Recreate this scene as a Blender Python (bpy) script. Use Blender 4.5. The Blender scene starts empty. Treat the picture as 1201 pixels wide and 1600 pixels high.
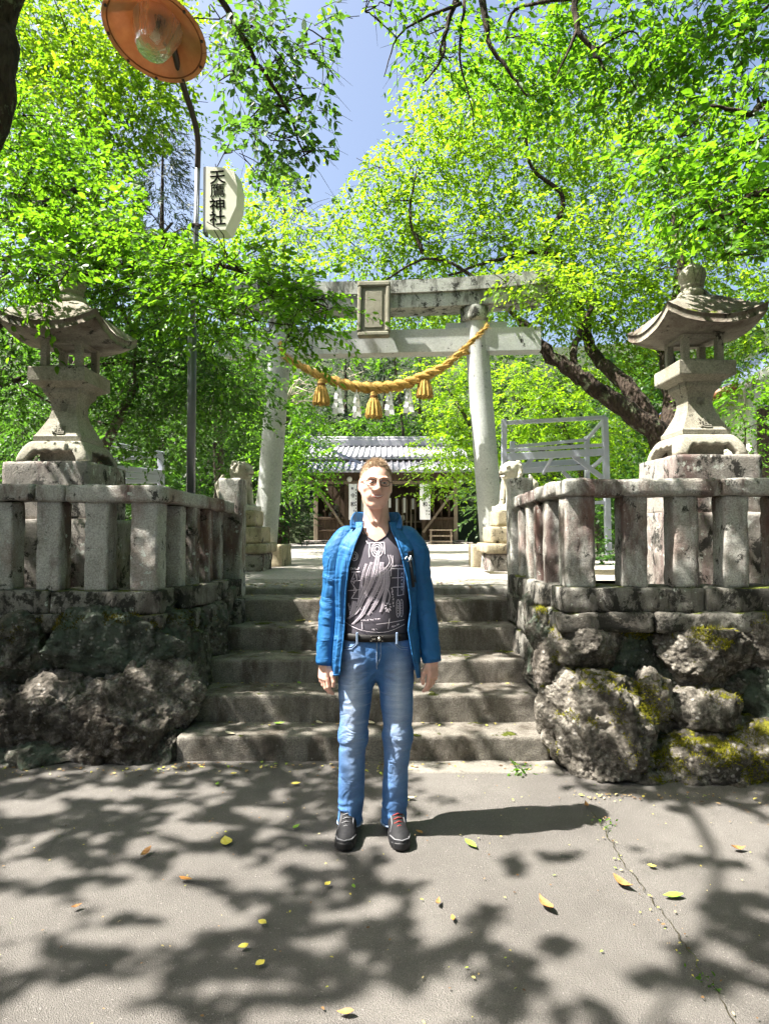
import bpy, math, random
import numpy as np
from mathutils import Vector, Matrix

rng = np.random.default_rng(11)
random.seed(11)
R = math.radians
scene = bpy.context.scene
col = scene.collection

# ------------------------------------------------------------------ camera
CAM_H, FPX, PITCH = 1.46, 950.0, R(1.8)
cam_data = bpy.data.cameras.new("camera")
cam_data.sensor_fit = 'VERTICAL'
cam_data.sensor_height = 36.0
cam_data.lens = FPX / 1600.0 * 36.0
cam_data.clip_start = 0.05
cam_data.clip_end = 3000
cam = bpy.data.objects.new("camera", cam_data)
col.objects.link(cam)
cam.location = (0, 0, CAM_H)
cam.rotation_euler = (math.pi / 2 + PITCH, 0, 0)
scene.camera = cam

# ------------------------------------------------------------------ sky and sun
SUN_EL, SUN_AZ = R(57.0), R(11.0)      # sun stands to the left, a touch towards the viewer
SUN = Vector((-math.cos(SUN_EL) * math.cos(SUN_AZ), -math.cos(SUN_EL) * math.sin(SUN_AZ), math.sin(SUN_EL)))
world = bpy.data.worlds.new("World")
scene.world = world
world.use_nodes = True
wn = world.node_tree
wn.nodes.clear()
sky = wn.nodes.new('ShaderNodeTexSky')
sky.sky_type = 'NISHITA'
sky.sun_disc = False
sky.sun_elevation = SUN_EL
sky.sun_rotation = math.atan2(SUN.x, SUN.y)
sky.air_density = 1.0
sky.dust_density = 5.0
sky.ozone_density = 1.0
bg = wn.nodes.new('ShaderNodeBackground')
bg.inputs['Strength'].default_value = 0.072
wout = wn.nodes.new('ShaderNodeOutputWorld')
wn.links.new(sky.outputs[0], bg.inputs[0])
wn.links.new(bg.outputs[0], wout.inputs[0])

sun_data = bpy.data.lights.new("sun", 'SUN')
sun_data.energy = 5.0
sun_data.angle = R(0.53)
sun_data.color = (1.0, 0.95, 0.87)
sun = bpy.data.objects.new("sun", sun_data)
col.objects.link(sun)
sun.location = (-20, 0, 30)
sun.rotation_euler = (-SUN).to_track_quat('-Z', 'Y').to_euler()

scene.view_settings.view_transform = 'Standard'
scene.view_settings.look = 'None'
scene.view_settings.exposure = 2.1
scene.view_settings.gamma = 1.0
scene.view_settings.use_curve_mapping = False
scene.render.engine = 'CYCLES'
scene.cycles.max_bounces = 5
scene.cycles.diffuse_bounces = 3
scene.cycles.glossy_bounces = 2
scene.cycles.transmission_bounces = 4
scene.cycles.transparent_max_bounces = 6
scene.cycles.use_adaptive_sampling = True
scene.cycles.adaptive_threshold = 0.03
scene.cycles.use_denoising = True
scene.cycles.sample_clamp_indirect = 6.0
scene.render.film_transparent = False

# ------------------------------------------------------------------ helpers
CT, ST = math.cos(PITCH), math.sin(PITCH)
def at(px, py, Y):
    """where the line of sight through a photo pixel reaches depth Y"""
    u = (px - 600.5) / FPX
    v = (800.0 - py) / FPX
    d = (u, CT - v * ST, ST + v * CT)
    k = Y / d[1]
    return Vector((d[0] * k, Y, CAM_H + d[2] * k))

def on_ground(px, py, z=0.0):
    u = (px - 600.5) / FPX
    v = (800.0 - py) / FPX
    d = (u, CT - v * ST, ST + v * CT)
    k = (z - CAM_H) / d[2]
    return Vector((d[0] * k, d[1] * k, z))

def to_px(p):
    p = np.asarray(p, float)
    x, y, z = p[..., 0], p[..., 1], p[..., 2] - CAM_H
    f = y * CT + z * ST
    up = -y * ST + z * CT
    return 600.5 + FPX * x / f, 800.0 - FPX * up / f

def unit(a): return a / np.maximum(np.linalg.norm(a, axis=-1, keepdims=True), 1e-9)

# value noise --------------------------------------------------------
def _hash(i, j, k, seed):
    n = (i.astype(np.int64) * 374761393 + j.astype(np.int64) * 668265263 + k.astype(np.int64) * 2147483647 + seed * 974711) & 0x7fffffff
    n = ((n ^ (n >> 13)) * 1274126177) & 0x7fffffff
    n = ((n ^ (n >> 15)) * 1103515245) & 0x7fffffff
    return (n ^ (n >> 12)) / float(0x7fffffff) * 2 - 1

def vnoise(p, scale=1.0, seed=0):
    q = np.asarray(p, float) * scale + 1000.0
    i = np.floor(q).astype(np.int64)
    f = q - i
    f = f * f * (3 - 2 * f)
    out = 0
    for a in (0, 1):
        wx = f[..., 0] if a else 1 - f[..., 0]
        for b in (0, 1):
            wy = f[..., 1] if b else 1 - f[..., 1]
            for c in (0, 1):
                wz = f[..., 2] if c else 1 - f[..., 2]
                out = out + wx * wy * wz * _hash(i[..., 0] + a, i[..., 1] + b, i[..., 2] + c, seed)
    return out

def fbm(p, scale=1.0, seed=0, octaves=4, gain=0.5):
    o, a, t = 0, 1.0, 0
    for k in range(octaves):
        o = o + a * vnoise(p, scale * 2 ** k, seed + k * 17)
        t += a
        a *= gain
    return o / t

# mesh collecting ----------------------------------------------------
def link(name, me, m=None, parent=None, smooth=False):
    if m is not None and not me.materials:
        for mm in (m if isinstance(m, (list, tuple)) else [m]):
            me.materials.append(mm)
    if smooth and len(me.polygons):
        me.polygons.foreach_set('use_smooth', np.ones(len(me.polygons), dtype=bool))
    o = bpy.data.objects.new(name, me)
    col.objects.link(o)
    if parent is not None:
        o.parent = parent
    return o

def tag(o, label=None, cat=None, group=None, kind=None):
    if label: o['label'] = label
    if cat: o['category'] = cat
    if group: o['group'] = group
    if kind: o['kind'] = kind
    return o

def empty(name, loc=(0, 0, 0), rz=0.0, label=None, cat=None, group=None):
    o = bpy.data.objects.new(name, None)
    o.empty_display_size = 0.1
    col.objects.link(o)
    o.location = loc
    o.rotation_euler = (0, 0, rz)
    return tag(o, label, cat, group)

class MB:
    def __init__(s):
        s.v, s.f, s.mi = [], [], []
    def add(s, verts, faces, mi=0):
        b = len(s.v)
        s.v.extend([tuple(map(float, q)) for q in verts])
        for f in faces:
            s.f.append(tuple(b + i for i in f))
            s.mi.append(mi)
        return s
    def box(s, c, size, ch=0.0, rot=None, mi=0, taper=1.0):
        hx, hy, hz = size[0] / 2, size[1] / 2, size[2] / 2
        ch = min(ch, hx * .9, hy * .9, hz * .9)
        vs, idx = [], {}
        if ch <= 0:
            for sx in (-1, 1):
                for sy in (-1, 1):
                    for sz in (-1, 1):
                        t = taper if sz > 0 else 1
                        vs.append((sx * hx * t, sy * hy * t, sz * hz))
            fs = [(0, 1, 3, 2), (4, 6, 7, 5), (0, 4, 5, 1), (2, 3, 7, 6), (0, 2, 6, 4), (1, 5, 7, 3)]
        else:
            for sx in (-1, 1):
                for sy in (-1, 1):
                    for sz in (-1, 1):
                        t = taper if sz > 0 else 1
                        for ax in range(3):
                            q = [sx * (hx * t - ch), sy * (hy * t - ch), sz * (hz - ch)]
                            q[ax] += (sx, sy, sz)[ax] * ch
                            idx[(sx, sy, sz, ax)] = len(vs)
                            vs.append(tuple(q))
            fs = []
            for ax in range(3):
                for sg in (-1, 1):
                    o = [a for a in range(3) if a != ax]
                    quad = []
                    for (p, q) in ((-1, -1), (1, -1), (1, 1), (-1, 1)):
                        k = [0, 0, 0]
                        k[ax] = sg; k[o[0]] = p; k[o[1]] = q
                        quad.append(idx[(k[0], k[1], k[2], ax)])
                    flip = (sg > 0) == (ax == 1)
                    fs.append(tuple(reversed(quad)) if flip else tuple(quad))
            for ax in range(3):
                o = [a for a in range(3) if a != ax]
                for p in (-1, 1):
                    for q in (-1, 1):
                        k0 = [0, 0, 0]; k0[ax] = -1; k0[o[0]] = p; k0[o[1]] = q
                        k1 = list(k0); k1[ax] = 1
                        fs.append((idx[(*k0, o[0])], idx[(*k1, o[0])], idx[(*k1, o[1])], idx[(*k0, o[1])]))
            for sx in (-1, 1):
                for sy in (-1, 1):
                    for sz in (-1, 1):
                        fs.append(tuple(idx[(sx, sy, sz, a)] for a in range(3)))
        M = rot.to_3x3() if rot is not None else None
        c = Vector(c)
        out = [(c + (M @ Vector(v) if M else Vector(v))) for v in vs]
        return s.add(out, fs, mi)
    def bar(s, a, b, w, h=None, ch=0.0, mi=0):
        a, b = Vector(a), Vector(b)
        h = h or w
        d = b - a
        q = d.to_track_quat('Y', 'Z').to_matrix()
        return s.box((a + b) / 2, (w, d.length, h), ch, q, mi)
    def loft(s, rings, close=True, cap=True, mi=0):
        n = len(rings[0]); b = []
        fs, vs = [], []
        for r in rings:
            b.append(len(vs)); vs.extend(r)
        m = n if close else n - 1
        for i in range(len(rings) - 1):
            for j in range(m):
                k = (j + 1) % n
                fs.append((b[i] + j, b[i] + k, b[i + 1] + k, b[i + 1] + j))
        if cap and close:
            fs.append(tuple(reversed(range(b[0], b[0] + n))))
            fs.append(tuple(range(b[-1], b[-1] + n)))
        return s.add(vs, fs, mi)
    def tube(s, path, rad, n=8, cap=True, mi=0, twist=0.0):
        path = [Vector(p) for p in path]
        if not hasattr(rad, '__len__'): rad = [rad] * len(path)
        rings, up = [], None
        for i, p in enumerate(path):
            t = (path[min(i + 1, len(path) - 1)] - path[max(i - 1, 0)])
            if t.length < 1e-9: t = Vector((0, 0, 1))
            t.normalize()
            if up is None:
                up = t.orthogonal().normalized()
            up = (up - t * up.dot(t))
            if up.length < 1e-6: up = t.orthogonal()
            up.normalize()
            sd = t.cross(up)
            rings.append([p + (up * math.cos(a) + sd * math.sin(a)) * rad[i] for a in [twist * i + 2 * math.pi * j / n for j in range(n)]])
        return s.loft(rings, True, cap, mi)
    def lathe(s, prof, c=(0, 0, 0), n=24, mi=0):
        c = Vector(c)
        rings = [[c + Vector((r * math.cos(2 * math.pi * j / n), r * math.sin(2 * math.pi * j / n), z)) for j in range(n)] for r, z in prof]
        return s.loft(rings, True, True, mi)
    def square_lathe(s, prof, c=(0, 0, 0), mi=0, seg=1, bulge=None):
        """square-plan turning: prof = (half width, height)"""
        c = Vector(c); rings = []
        for r, z in prof:
            ring = []
            for k in range(4):
                a = ((-1, -1), (1, -1), (1, 1), (-1, 1))[k]; b = ((1, -1), (1, 1), (-1, 1), (-1, -1))[k]
                for j in range(seg):
                    t = j / seg
                    ring.append(c + Vector(((a[0] * (1 - t) + b[0] * t) * r, (a[1] * (1 - t) + b[1] * t) * r, z)))
            rings.append(ring)
        return s.loft(rings, True, True, mi)
    def mesh(s, name):
        me = bpy.data.meshes.new(name)
        me.from_pydata(s.v, [], s.f)
        if any(s.mi): me.polygons.foreach_set('material_index', s.mi)
        me.update()
        return me
    def build(s, name, m, parent=None, smooth=False):
        return link(name, s.mesh(name), m, parent, smooth)

def arrays_mesh(name, V, Q, tint=None):
    """fast mesh from numpy arrays: V (n,3), Q (m,k) faces of one size"""
    me = bpy.data.meshes.new(name)
    V = np.ascontiguousarray(V, dtype=np.float32); Q = np.ascontiguousarray(Q, dtype=np.int32)
    me.vertices.add(len(V)); me.vertices.foreach_set('co', V.ravel())
    k = Q.shape[1]
    me.loops.add(Q.size); me.loops.foreach_set('vertex_index', Q.ravel())
    me.polygons.add(len(Q)); me.polygons.foreach_set('loop_start', np.arange(0, Q.size, k, dtype=np.int32))
    me.update(calc_edges=True)
    if tint is not None:
        a = me.attributes.new('tint', 'FLOAT', 'POINT')
        a.data.foreach_set('value', np.ascontiguousarray(tint, dtype=np.float32))
    return me

def rough_block(c, size, step=0.03, rad=0.02, amp=0.006, seed=0, taper=1.0, nscale=9.0):
    """a hewn stone block: rounded, uneven faces. returns V, Q"""
    hx = np.array(size) / 2.0
    n = [max(2, int(round(s / step))) for s in size]
    V, Q, base = [], [], 0
    for ax in range(3):
        o = [a for a in range(3) if a != ax]
        for sg in (-1, 1):
            u = np.linspace(-1, 1, n[o[0]] + 1); v = np.linspace(-1, 1, n[o[1]] + 1)
            U, W = np.meshgrid(u, v, indexing='ij')
            p = np.zeros(U.shape + (3,)); p[..., o[0]] = U; p[..., o[1]] = W; p[..., ax] = sg
            a, b = U.shape
            ids = base + np.arange(a * b).reshape(a, b)
            q = np.stack([ids[:-1, :-1], ids[1:, :-1], ids[1:, 1:], ids[:-1, 1:]], -1).reshape(-1, 4)
            if (sg > 0) == (ax == 1): q = q[:, ::-1]
            V.append(p.reshape(-1, 3)); Q.append(q); base += a * b
    V = np.concatenate(V); Q = np.concatenate(Q)
    key = np.round(V * 1e4).astype(np.int64)
    _, first, inv = np.unique(key, axis=0, return_index=True, return_inverse=True)
    V = V[first]; Q = inv.reshape(-1)[Q]
    p = V * hx
    core = np.clip(p, -(hx - rad), hx - rad)
    d = p - core
    L = np.linalg.norm(d, axis=1, keepdims=True); L[L == 0] = 1
    nrm = d / L
    p = core + nrm * rad
    w = p + np.array(c) + seed * 3.1
    p = p + nrm * (fbm(w, nscale, seed, 3)[:, None] * amp)
    if taper != 1.0:
        t = (p[:, 2] / hx[2] + 1) / 2
        p[:, :2] *= (1 + (taper - 1) * t)[:, None]
    return p + np.array(c), Q

def block(name, c, size, m, parent=None, **kw):
    V, Q = rough_block(c, size, **kw)
    return link(name, arrays_mesh(name, V, Q), m, parent, True)

# signed distance modelling ------------------------------------------
def surface_nets(val, org, h):
    s = val < 0
    c = np.zeros(tuple(n - 1 for n in val.shape), dtype=np.int8)
    for a in (0, 1):
        for b in (0, 1):
            for d in (0, 1):
                c += s[a:a + c.shape[0], b:b + c.shape[1], d:d + c.shape[2]]
    act = (c > 0) & (c < 8)
    I = np.argwhere(act)
    idx = -np.ones(act.shape, dtype=np.int64); idx[act] = np.arange(len(I))
    acc = np.zeros((len(I), 3)); cnt = np.zeros(len(I))
    cor = [(a, b, d) for a in (0, 1) for b in (0, 1) for d in (0, 1)]
    for i, p in enumerate(cor):
        for q in cor[i + 1:]:
            if sum(abs(p[k] - q[k]) for k in range(3)) != 1: continue
            v0 = val[I[:, 0] + p[0], I[:, 1] + p[1], I[:, 2] + p[2]]
            v1 = val[I[:, 0] + q[0], I[:, 1] + q[1], I[:, 2] + q[2]]
            m = (v0 < 0) != (v1 < 0)
            t = np.where(m, v0 / np.where(m, v0 - v1, 1), 0)
            pt = np.array(p)[None] + t[:, None] * (np.array(q) - np.array(p))[None]
            acc[m] += pt[m]; cnt[m] += 1
    V = (I + acc / cnt[:, None]) * h + np.array(org)
    Q = []
    nx, ny, nz = val.shape
    for ax in range(3):
        o = [a for a in range(3) if a != ax]
        lo = [slice(None)] * 3; hi = [slice(None)] * 3
        lo[ax] = slice(0, -1); hi[ax] = slice(1, None)
        s0 = s[tuple(lo)]; s1 = s[tuple(hi)]
        E = np.argwhere(s0 != s1)
        ok = (E[:, o[0]] > 0) & (E[:, o[1]] > 0) & (E[:, o[0]] < val.shape[o[0]] - 1) & (E[:, o[1]] < val.shape[o[1]] - 1)
        E = E[ok]
        if not len(E): continue
        e0 = np.zeros(3, int); e0[o[0]] = 1
        e1 = np.zeros(3, int); e1[o[1]] = 1
        cells = [E - e0 - e1, E - e1, E, E - e0]
        q = np.stack([idx[k[:, 0], k[:, 1], k[:, 2]] for k in cells], -1)
        ins = s0[E[:, 0], E[:, 1], E[:, 2]]
        if ax == 1: ins = ~ins
        q[~ins] = q[~ins][:, ::-1]
        Q.append(q)
    Q = np.concatenate(Q)
    return V, Q[(Q >= 0).all(1)]

def sdf_mesh(fn, lo, hi, h):
    ax = [np.arange(lo[k], hi[k] + h, h) for k in range(3)]
    G = np.stack(np.meshgrid(*ax, indexing='ij'), -1).astype(np.float32)
    return surface_nets(fn(G).astype(np.float32), lo, h)

def s_ell(G, c, r):
    q = (G - np.array(c, np.float32)) / np.array(r, np.float32)
    k = np.sqrt((q * q).sum(-1))
    return (k - 1) * min(r)
def s_cap(G, a, b, ra, rb=None):
    rb = ra if rb is None else rb
    a = np.array(a, np.float32); b = np.array(b, np.float32)
    d = b - a
    t = np.clip(((G - a) @ d) / max(1e-9, float(d @ d)), 0, 1)
    return np.sqrt(((G - a - t[..., None] * d) ** 2).sum(-1)) - (ra + (rb - ra) * t)
def s_box(G, c, hs, r=0.0):
    q = np.abs(G - np.array(c, np.float32)) - (np.array(hs, np.float32) - r)
    return np.sqrt((np.maximum(q, 0) ** 2).sum(-1)) + np.minimum(q.max(-1), 0) - r
def smin(a, b, k):
    h = np.clip(.5 + .5 * (b - a) / k, 0, 1)
    return b + (a - b) * h - k * h * (1 - h)
def smax(a, b, k): return -smin(-a, -b, k)

def catmull(pts, n):
    P = [np.array(p, float) for p in pts]
    P = [2 * P[0] - P[1]] + P + [2 * P[-1] - P[-2]]
    out = []
    for i in range(1, len(P) - 2):
        for t in np.linspace(0, 1, n, endpoint=False):
            a, b, c, d = P[i - 1:i + 3]
            out.append(.5 * ((2 * b) + (c - a) * t + (2 * a - 5 * b + 4 * c - d) * t * t + (3 * b - a - 3 * c + d) * t ** 3))
    out.append(P[-2])
    return out

def text_mesh(s, size, extrude=0.0, offset=0.0):
    cu = bpy.data.curves.new('writing', 'FONT')
    cu.body = s; cu.size = size; cu.extrude = extrude; cu.offset = offset
    cu.align_x = 'CENTER'; cu.align_y = 'CENTER'; cu.resolution_u = 3
    o = bpy.data.objects.new('writing', cu)
    col.objects.link(o)
    dg = bpy.context.evaluated_depsgraph_get()
    dg.update()
    me = bpy.data.meshes.new_from_object(o.evaluated_get(dg))
    bpy.data.objects.remove(o); bpy.data.curves.remove(cu)
    return me

def twig_arrays(A, B, r0, r1):
    n = len(A)
    t = unit(B - A); u = unit(np.cross(t, np.array([.13, .97, .2]))); v = np.cross(t, u)
    vs = []
    for (c, r) in ((A, r0), (B, r1)):
        for k in range(3):
            ph = 2 * math.pi * k / 3
            vs.append(c + (u * math.cos(ph) + v * math.sin(ph)) * np.asarray(r).reshape(-1, 1))
    V = np.stack(vs, 1).reshape(-1, 3)
    q = np.array([(0, 1, 4, 3), (1, 2, 5, 4), (2, 0, 3, 5)])
    return V, ((np.arange(n) * 6)[:, None, None] + q[None]).reshape(-1, 4)

# ------------------------------------------------------------------ materials
class NT:
    def __init__(s, name):
        s.m = bpy.data.materials.new(name); s.m.use_nodes = True
        s.t = s.m.node_tree; s.t.nodes.clear()
        s.out = s.t.nodes.new('ShaderNodeOutputMaterial')
    def n(s, kind, **kw):
        nd = s.t.nodes.new('ShaderNode' + kind)
        for k, v in kw.items(): setattr(nd, k, v)
        return nd
    def set(s, sock, v):
        if hasattr(v, 'links') or isinstance(v, bpy.types.NodeSocket): s.t.links.new(v, sock)
        elif isinstance(v, (tuple, list)) and len(v) == 3 and sock.type == 'RGBA': sock.default_value = (*v, 1)
        else: sock.default_value = v
    def pos(s, world=True):
        return s.n('NewGeometry').outputs['Position'] if world else s.n('TexCoord').outputs['Object']
    def map(s, vec, sc=(1, 1, 1), loc=(0, 0, 0), rot=(0, 0, 0)):
        m = s.n('Mapping'); s.set(m.inputs['Vector'], vec)
        m.inputs['Scale'].default_value = sc; m.inputs['Location'].default_value = loc; m.inputs['Rotation'].default_value = rot
        return m.outputs[0]
    def noise(s, vec, scale, detail=5, rough=.6, dist=0.0, color=False):
        n = s.n('TexNoise'); s.set(n.inputs['Vector'], vec)
        n.inputs['Scale'].default_value = scale; n.inputs['Detail'].default_value = detail
        n.inputs['Roughness'].default_value = rough; n.inputs['Distortion'].default_value = dist
        return n.outputs['Color' if color else 'Fac']
    def voro(s, vec, scale, feature='F1', out='Distance'):
        n = s.n('TexVoronoi', feature=feature); s.set(n.inputs['Vector'], vec); n.inputs['Scale'].default_value = scale
        return n.outputs[out]
    def ramp(s, fac, stops, interp='LINEAR'):
        r = s.n('ValToRGB'); s.set(r.inputs[0], fac); cr = r.color_ramp; cr.interpolation = interp
        while len(cr.elements) < len(stops): cr.elements.new(0.5)
        for e, (p, c) in zip(cr.elements, stops):
            e.position = p; e.color = (c, c, c, 1) if not hasattr(c, '__len__') else (*c, 1)
        return r.outputs[0]
    def step(s, fac, a, b): return s.ramp(fac, [(a, 0.0), (b, 1.0)])
    def mix(s, f, a, b, mode='MIX'):
        m = s.n('Mix', data_type='RGBA', blend_type=mode)
        s.set(m.inputs[0], f); s.set(m.inputs[6], a); s.set(m.inputs[7], b)
        return m.outputs[2]
    def math(s, op, a, b=0.0, clamp=False):
        m = s.n('Math', operation=op, use_clamp=clamp); s.set(m.inputs[0], a); s.set(m.inputs[1], b)
        return m.outputs[0]
    def sep(s, vec):
        m = s.n('SeparateXYZ'); s.set(m.inputs[0], vec); return m.outputs
    def bump(s, h, strength=.3, dist=.02, nrm=None):
        b = s.n('Bump'); b.inputs['Strength'].default_value = strength; b.inputs['Distance'].default_value = dist
        s.set(b.inputs['Height'], h)
        if nrm is not None: s.set(b.inputs['Normal'], nrm)
        return b.outputs[0]
    def surf(s, base, rough=.8, bump=None, metal=0.0, spec=.4, **kw):
        p = s.n('BsdfPrincipled'); s.set(p.inputs['Base Color'], base); s.set(p.inputs['Roughness'], rough)
        s.set(p.inputs['Metallic'], metal); p.inputs['Specular IOR Level'].default_value = spec
        if bump is not None: s.set(p.inputs['Normal'], bump)
        for k, v in kw.items(): s.set(p.inputs[k.replace('_', ' ')], v)
        s.t.links.new(p.outputs[0], s.out.inputs[0])
        s.p = p
        return s.m

def plain(name, c, rough=.6, metal=0.0, var=.12, scale=30, spec=.4, bump=0.0):
    t = NT(name); v = t.pos(False)
    n = t.noise(v, scale)
    cc = t.mix(n, tuple(x * (1 - var) for x in c), tuple(min(1, x * (1 + var)) for x in c))
    return t.surf(cc, rough, t.bump(n, bump, .005) if bump else None, metal, spec)

def stone(name, c1, c2, scale=5.0, stain=None, lichen=None, speck=.35, moss=0.0, moss_col=(.10, .12, .012), bump=.5, black=0.0, world=True, rust=0.0):
    t = NT(name); v = t.pos(world)
    big = t.noise(v, scale * .35, 4); mid = t.noise(v, scale, 6, .65); fine = t.noise(v, scale * 14, 4, .7)
    c = t.mix(t.step(t.math('ADD', t.math('MULTIPLY', big, .5), t.math('MULTIPLY', mid, .5)), .36, .64), c1, c2)
    c = t.mix(speck, c, t.ramp(fine, [(.32, .25), (.5, .62), (.68, 1.0)]), 'OVERLAY')
    if stain:
        sc, lo, hi = stain[1:4]
        sv = t.map(v, (1, 1, .3))
        f = t.step(t.noise(sv, sc, 7, .68), lo, hi)
        c = t.mix(t.math('MULTIPLY', f, stain[4] if len(stain) > 4 else .85), c, stain[0])
    if rust:
        f = t.step(t.noise(t.map(v, (1, 1, .5), (5, 3, 1)), 3.5, 6, .6), .52, .68)
        c = t.mix(t.math('MULTIPLY', f, rust), c, (.20, .085, .062))
    if lichen:
        f = t.step(t.noise(t.map(v, (1, 1, 1), (9, 2, 4)), lichen[1], 8, .72), lichen[2], lichen[3])
        c = t.mix(f, c, lichen[0])
    if black:
        f = t.step(t.noise(t.map(v, (1, 1, .8), (3, 7, 2)), 7.0, 9, .75, .4), .60 - .12 * black, .64 - .10 * black)
        c = t.mix(t.math('MULTIPLY', f, .92), c, (.018, .018, .015))
    h = t.math('ADD', t.math('MULTIPLY', mid, .6), t.math('MULTIPLY', fine, .45))
    if moss:
        nz = t.sep(t.n('NewGeometry').outputs['Normal'])[2]
        f = t.math('ADD', t.math('MULTIPLY', nz, .36), t.noise(t.map(v, (1, 1, 1), (1, 5, 8)), 4.2, 6, .65))
        f = t.step(f, .98 - .35 * moss, 1.08 - .35 * moss)
        mf = t.noise(v, 60, 4, .8)
        mc = t.mix(t.step(mf, .35, .7), tuple(x * .35 for x in moss_col), tuple(min(1, x * 1.9) for x in moss_col))
        c = t.mix(f, c, mc)
        h = t.math('ADD', h, t.math('MULTIPLY', f, t.math('ADD', mf, .4)))
    return t.surf(c, .92, t.bump(h, bump, .03), spec=.25)

M = {}
M['balus'] = stone('weathered_granite', (.24, .23, .20), (.42, .415, .385), 7, stain=((.095, .058, .052), 3.0, .49, .60, .85), lichen=((.55, .59, .54), 16, .60, .65), black=.22, rust=.5, bump=.8, speck=.6)
M['plinth'] = stone('mossy_granite', (.13, .12, .10), (.27, .26, .235), 6, stain=((.07, .06, .05), 4, .46, .6, .8), lichen=((.5, .53, .47), 10, .61, .65), black=.9, moss=.35, bump=.8)
M['lantern'] = stone('lantern_granite', (.20, .187, .147), (.305, .29, .24), 5, stain=((.15, .125, .085), 3, .50, .70, .7), black=.02, bump=.3, speck=.5)
M['lantern_roof'] = stone('lantern_roof_granite', (.17, .155, .125), (.30, .28, .235), 5, stain=((.085, .06, .045), 3, .46, .64, .8), black=.25, moss=.12, bump=.6)
M['pedestal'] = stone('stained_granite', (.19, .17, .15), (.33, .31, .285), 5, stain=((.12, .07, .065), 3.2, .48, .62, .8), lichen=((.55, .57, .52), 8, .58, .63), black=.7, bump=.6)
M['torii'] = stone('torii_granite', (.31, .33, .315), (.42, .44, .42), 3, stain=((.22, .23, .19), 4, .55, .75, .5), black=-.15, bump=.25, speck=.25)
M['torii_top'] = stone('torii_lintel_granite', (.28, .29, .26), (.39, .40, .36), 3, stain=((.075, .075, .06), 5, .50, .60, .8), black=.5, bump=.4)
M['plaque'] = stone('plaque_stone', (.13, .125, .09), (.20, .195, .15), 7, stain=((.14, .13, .09), 5, .5, .7, .7), bump=.5)
M['step'] = stone('step_stone', (.135, .122, .102), (.235, .217, .188), 9, stain=((.06, .047, .035), 5, .46, .62, .75), lichen=((.36, .34, .29), 30, .63, .68), moss=.05, bump=1.0, speck=.7)
M['komainu'] = stone('komainu_stone', (.33, .31, .24), (.48, .46, .38), 8, stain=((.16, .13, .08), 6, .52, .7, .6), black=.1, bump=.5, world=False)
M['ped_brown'] = stone('ochre_stone', (.27, .23, .15), (.40, .35, .25), 6, stain=((.12, .09, .06), 5, .5, .68, .8), black=.3, bump=.6)

def boulder(name, c1, c2, c3, moss=0.0, moss_col=(.09, .085, .008), green=0.0):
    """coarse conglomerate: pebbles in a dark matrix, lichen, random dark patches painted for shadowed crevices"""
    t = NT(name); v = t.pos()
    wv = t.mix(.5, v, t.noise(v, 3.0, 3, .5, 0, True), 'ADD')
    big = t.noise(v, 2.6, 5, .6); mid = t.noise(v, 11, 6, .7, .5); fine = t.noise(v, 75, 5, .75)
    peb = t.voro(t.map(v, (1, 1, 1.1)), 26); pc_ = t.voro(t.map(v, (1, 1, 1.1)), 26, 'F1', 'Color')
    c = t.mix(t.step(big, .38, .62), c1, c2)
    c = t.mix(t.math('MULTIPLY', t.step(mid, .48, .66), .8), c, c3)
    tone = t.sep(pc_)[0]
    isp = t.math('MULTIPLY', t.math('SUBTRACT', 1.0, t.step(peb, .22, .36)), t.step(tone, .62, .70))
    c = t.mix(t.math('MULTIPLY', isp, .7), c, t.mix(tone, c2, (.42, .40, .37)))
    c = t.mix(.55, c, t.ramp(fine, [(.28, .12), (.5, .55), (.72, 1.0)]), 'OVERLAY')
    dk = t.step(t.noise(t.map(v, (1, 1, .6), (3, 8, 1)), 5.0, 8, .72, .4), .47, .58)  # dark patches painted in for the black shadows of the crevices
    c = t.mix(t.math('MULTIPLY', dk, .75), c, tuple(x * .28 for x in c1))
    if green:
        f = t.step(t.noise(t.map(v, (1, 1, 1), (7, 1, 2)), 6, 7, .7), .50 - green * .1, .60)
        c = t.mix(t.math('MULTIPLY', f, .75), c, (.085, .115, .085))
    h = t.math('ADD', t.math('MULTIPLY', mid, .7), t.math('ADD', t.math('MULTIPLY', fine, .35), t.math('MULTIPLY', t.math('SUBTRACT', 1.0, t.step(peb, .1, .5)), .35)))
    if moss:
        nz = t.sep(t.n('NewGeometry').outputs['Normal'])[2]
        f = t.math('ADD', t.math('MULTIPLY', nz, .30), t.noise(t.map(v, (1, 1, 1), (1, 5, 8)), 5.5, 8, .75))
        f = t.step(f, .96 - .3 * moss, 1.02 - .3 * moss)
        mc = t.mix(t.step(t.noise(v, 110, 4, .8), .35, .7), tuple(x * .3 for x in moss_col), tuple(min(1, x * 1.7) for x in moss_col))
        c = t.mix(f, c, mc); h = t.math('ADD', h, t.math('MULTIPLY', f, .3))
    return t.surf(c, .95, t.bump(h, 1.0, .035), spec=.18)
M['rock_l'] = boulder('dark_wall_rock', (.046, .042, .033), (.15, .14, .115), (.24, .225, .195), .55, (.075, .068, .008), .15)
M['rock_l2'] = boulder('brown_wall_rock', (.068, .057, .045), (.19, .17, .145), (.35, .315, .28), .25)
M['rock_r'] = boulder('pale_wall_rock', (.074, .066, .055), (.22, .20, .17), (.37, .34, .295), .62, (.13, .125, .012))
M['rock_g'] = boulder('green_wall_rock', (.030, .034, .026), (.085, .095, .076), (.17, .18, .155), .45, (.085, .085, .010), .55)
M['moss'] = stone('thick_moss', (.05, .055, .006), (.19, .19, .016), 22, bump=1.0, speck=.6)
M['moss_tuft'] = None

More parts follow.
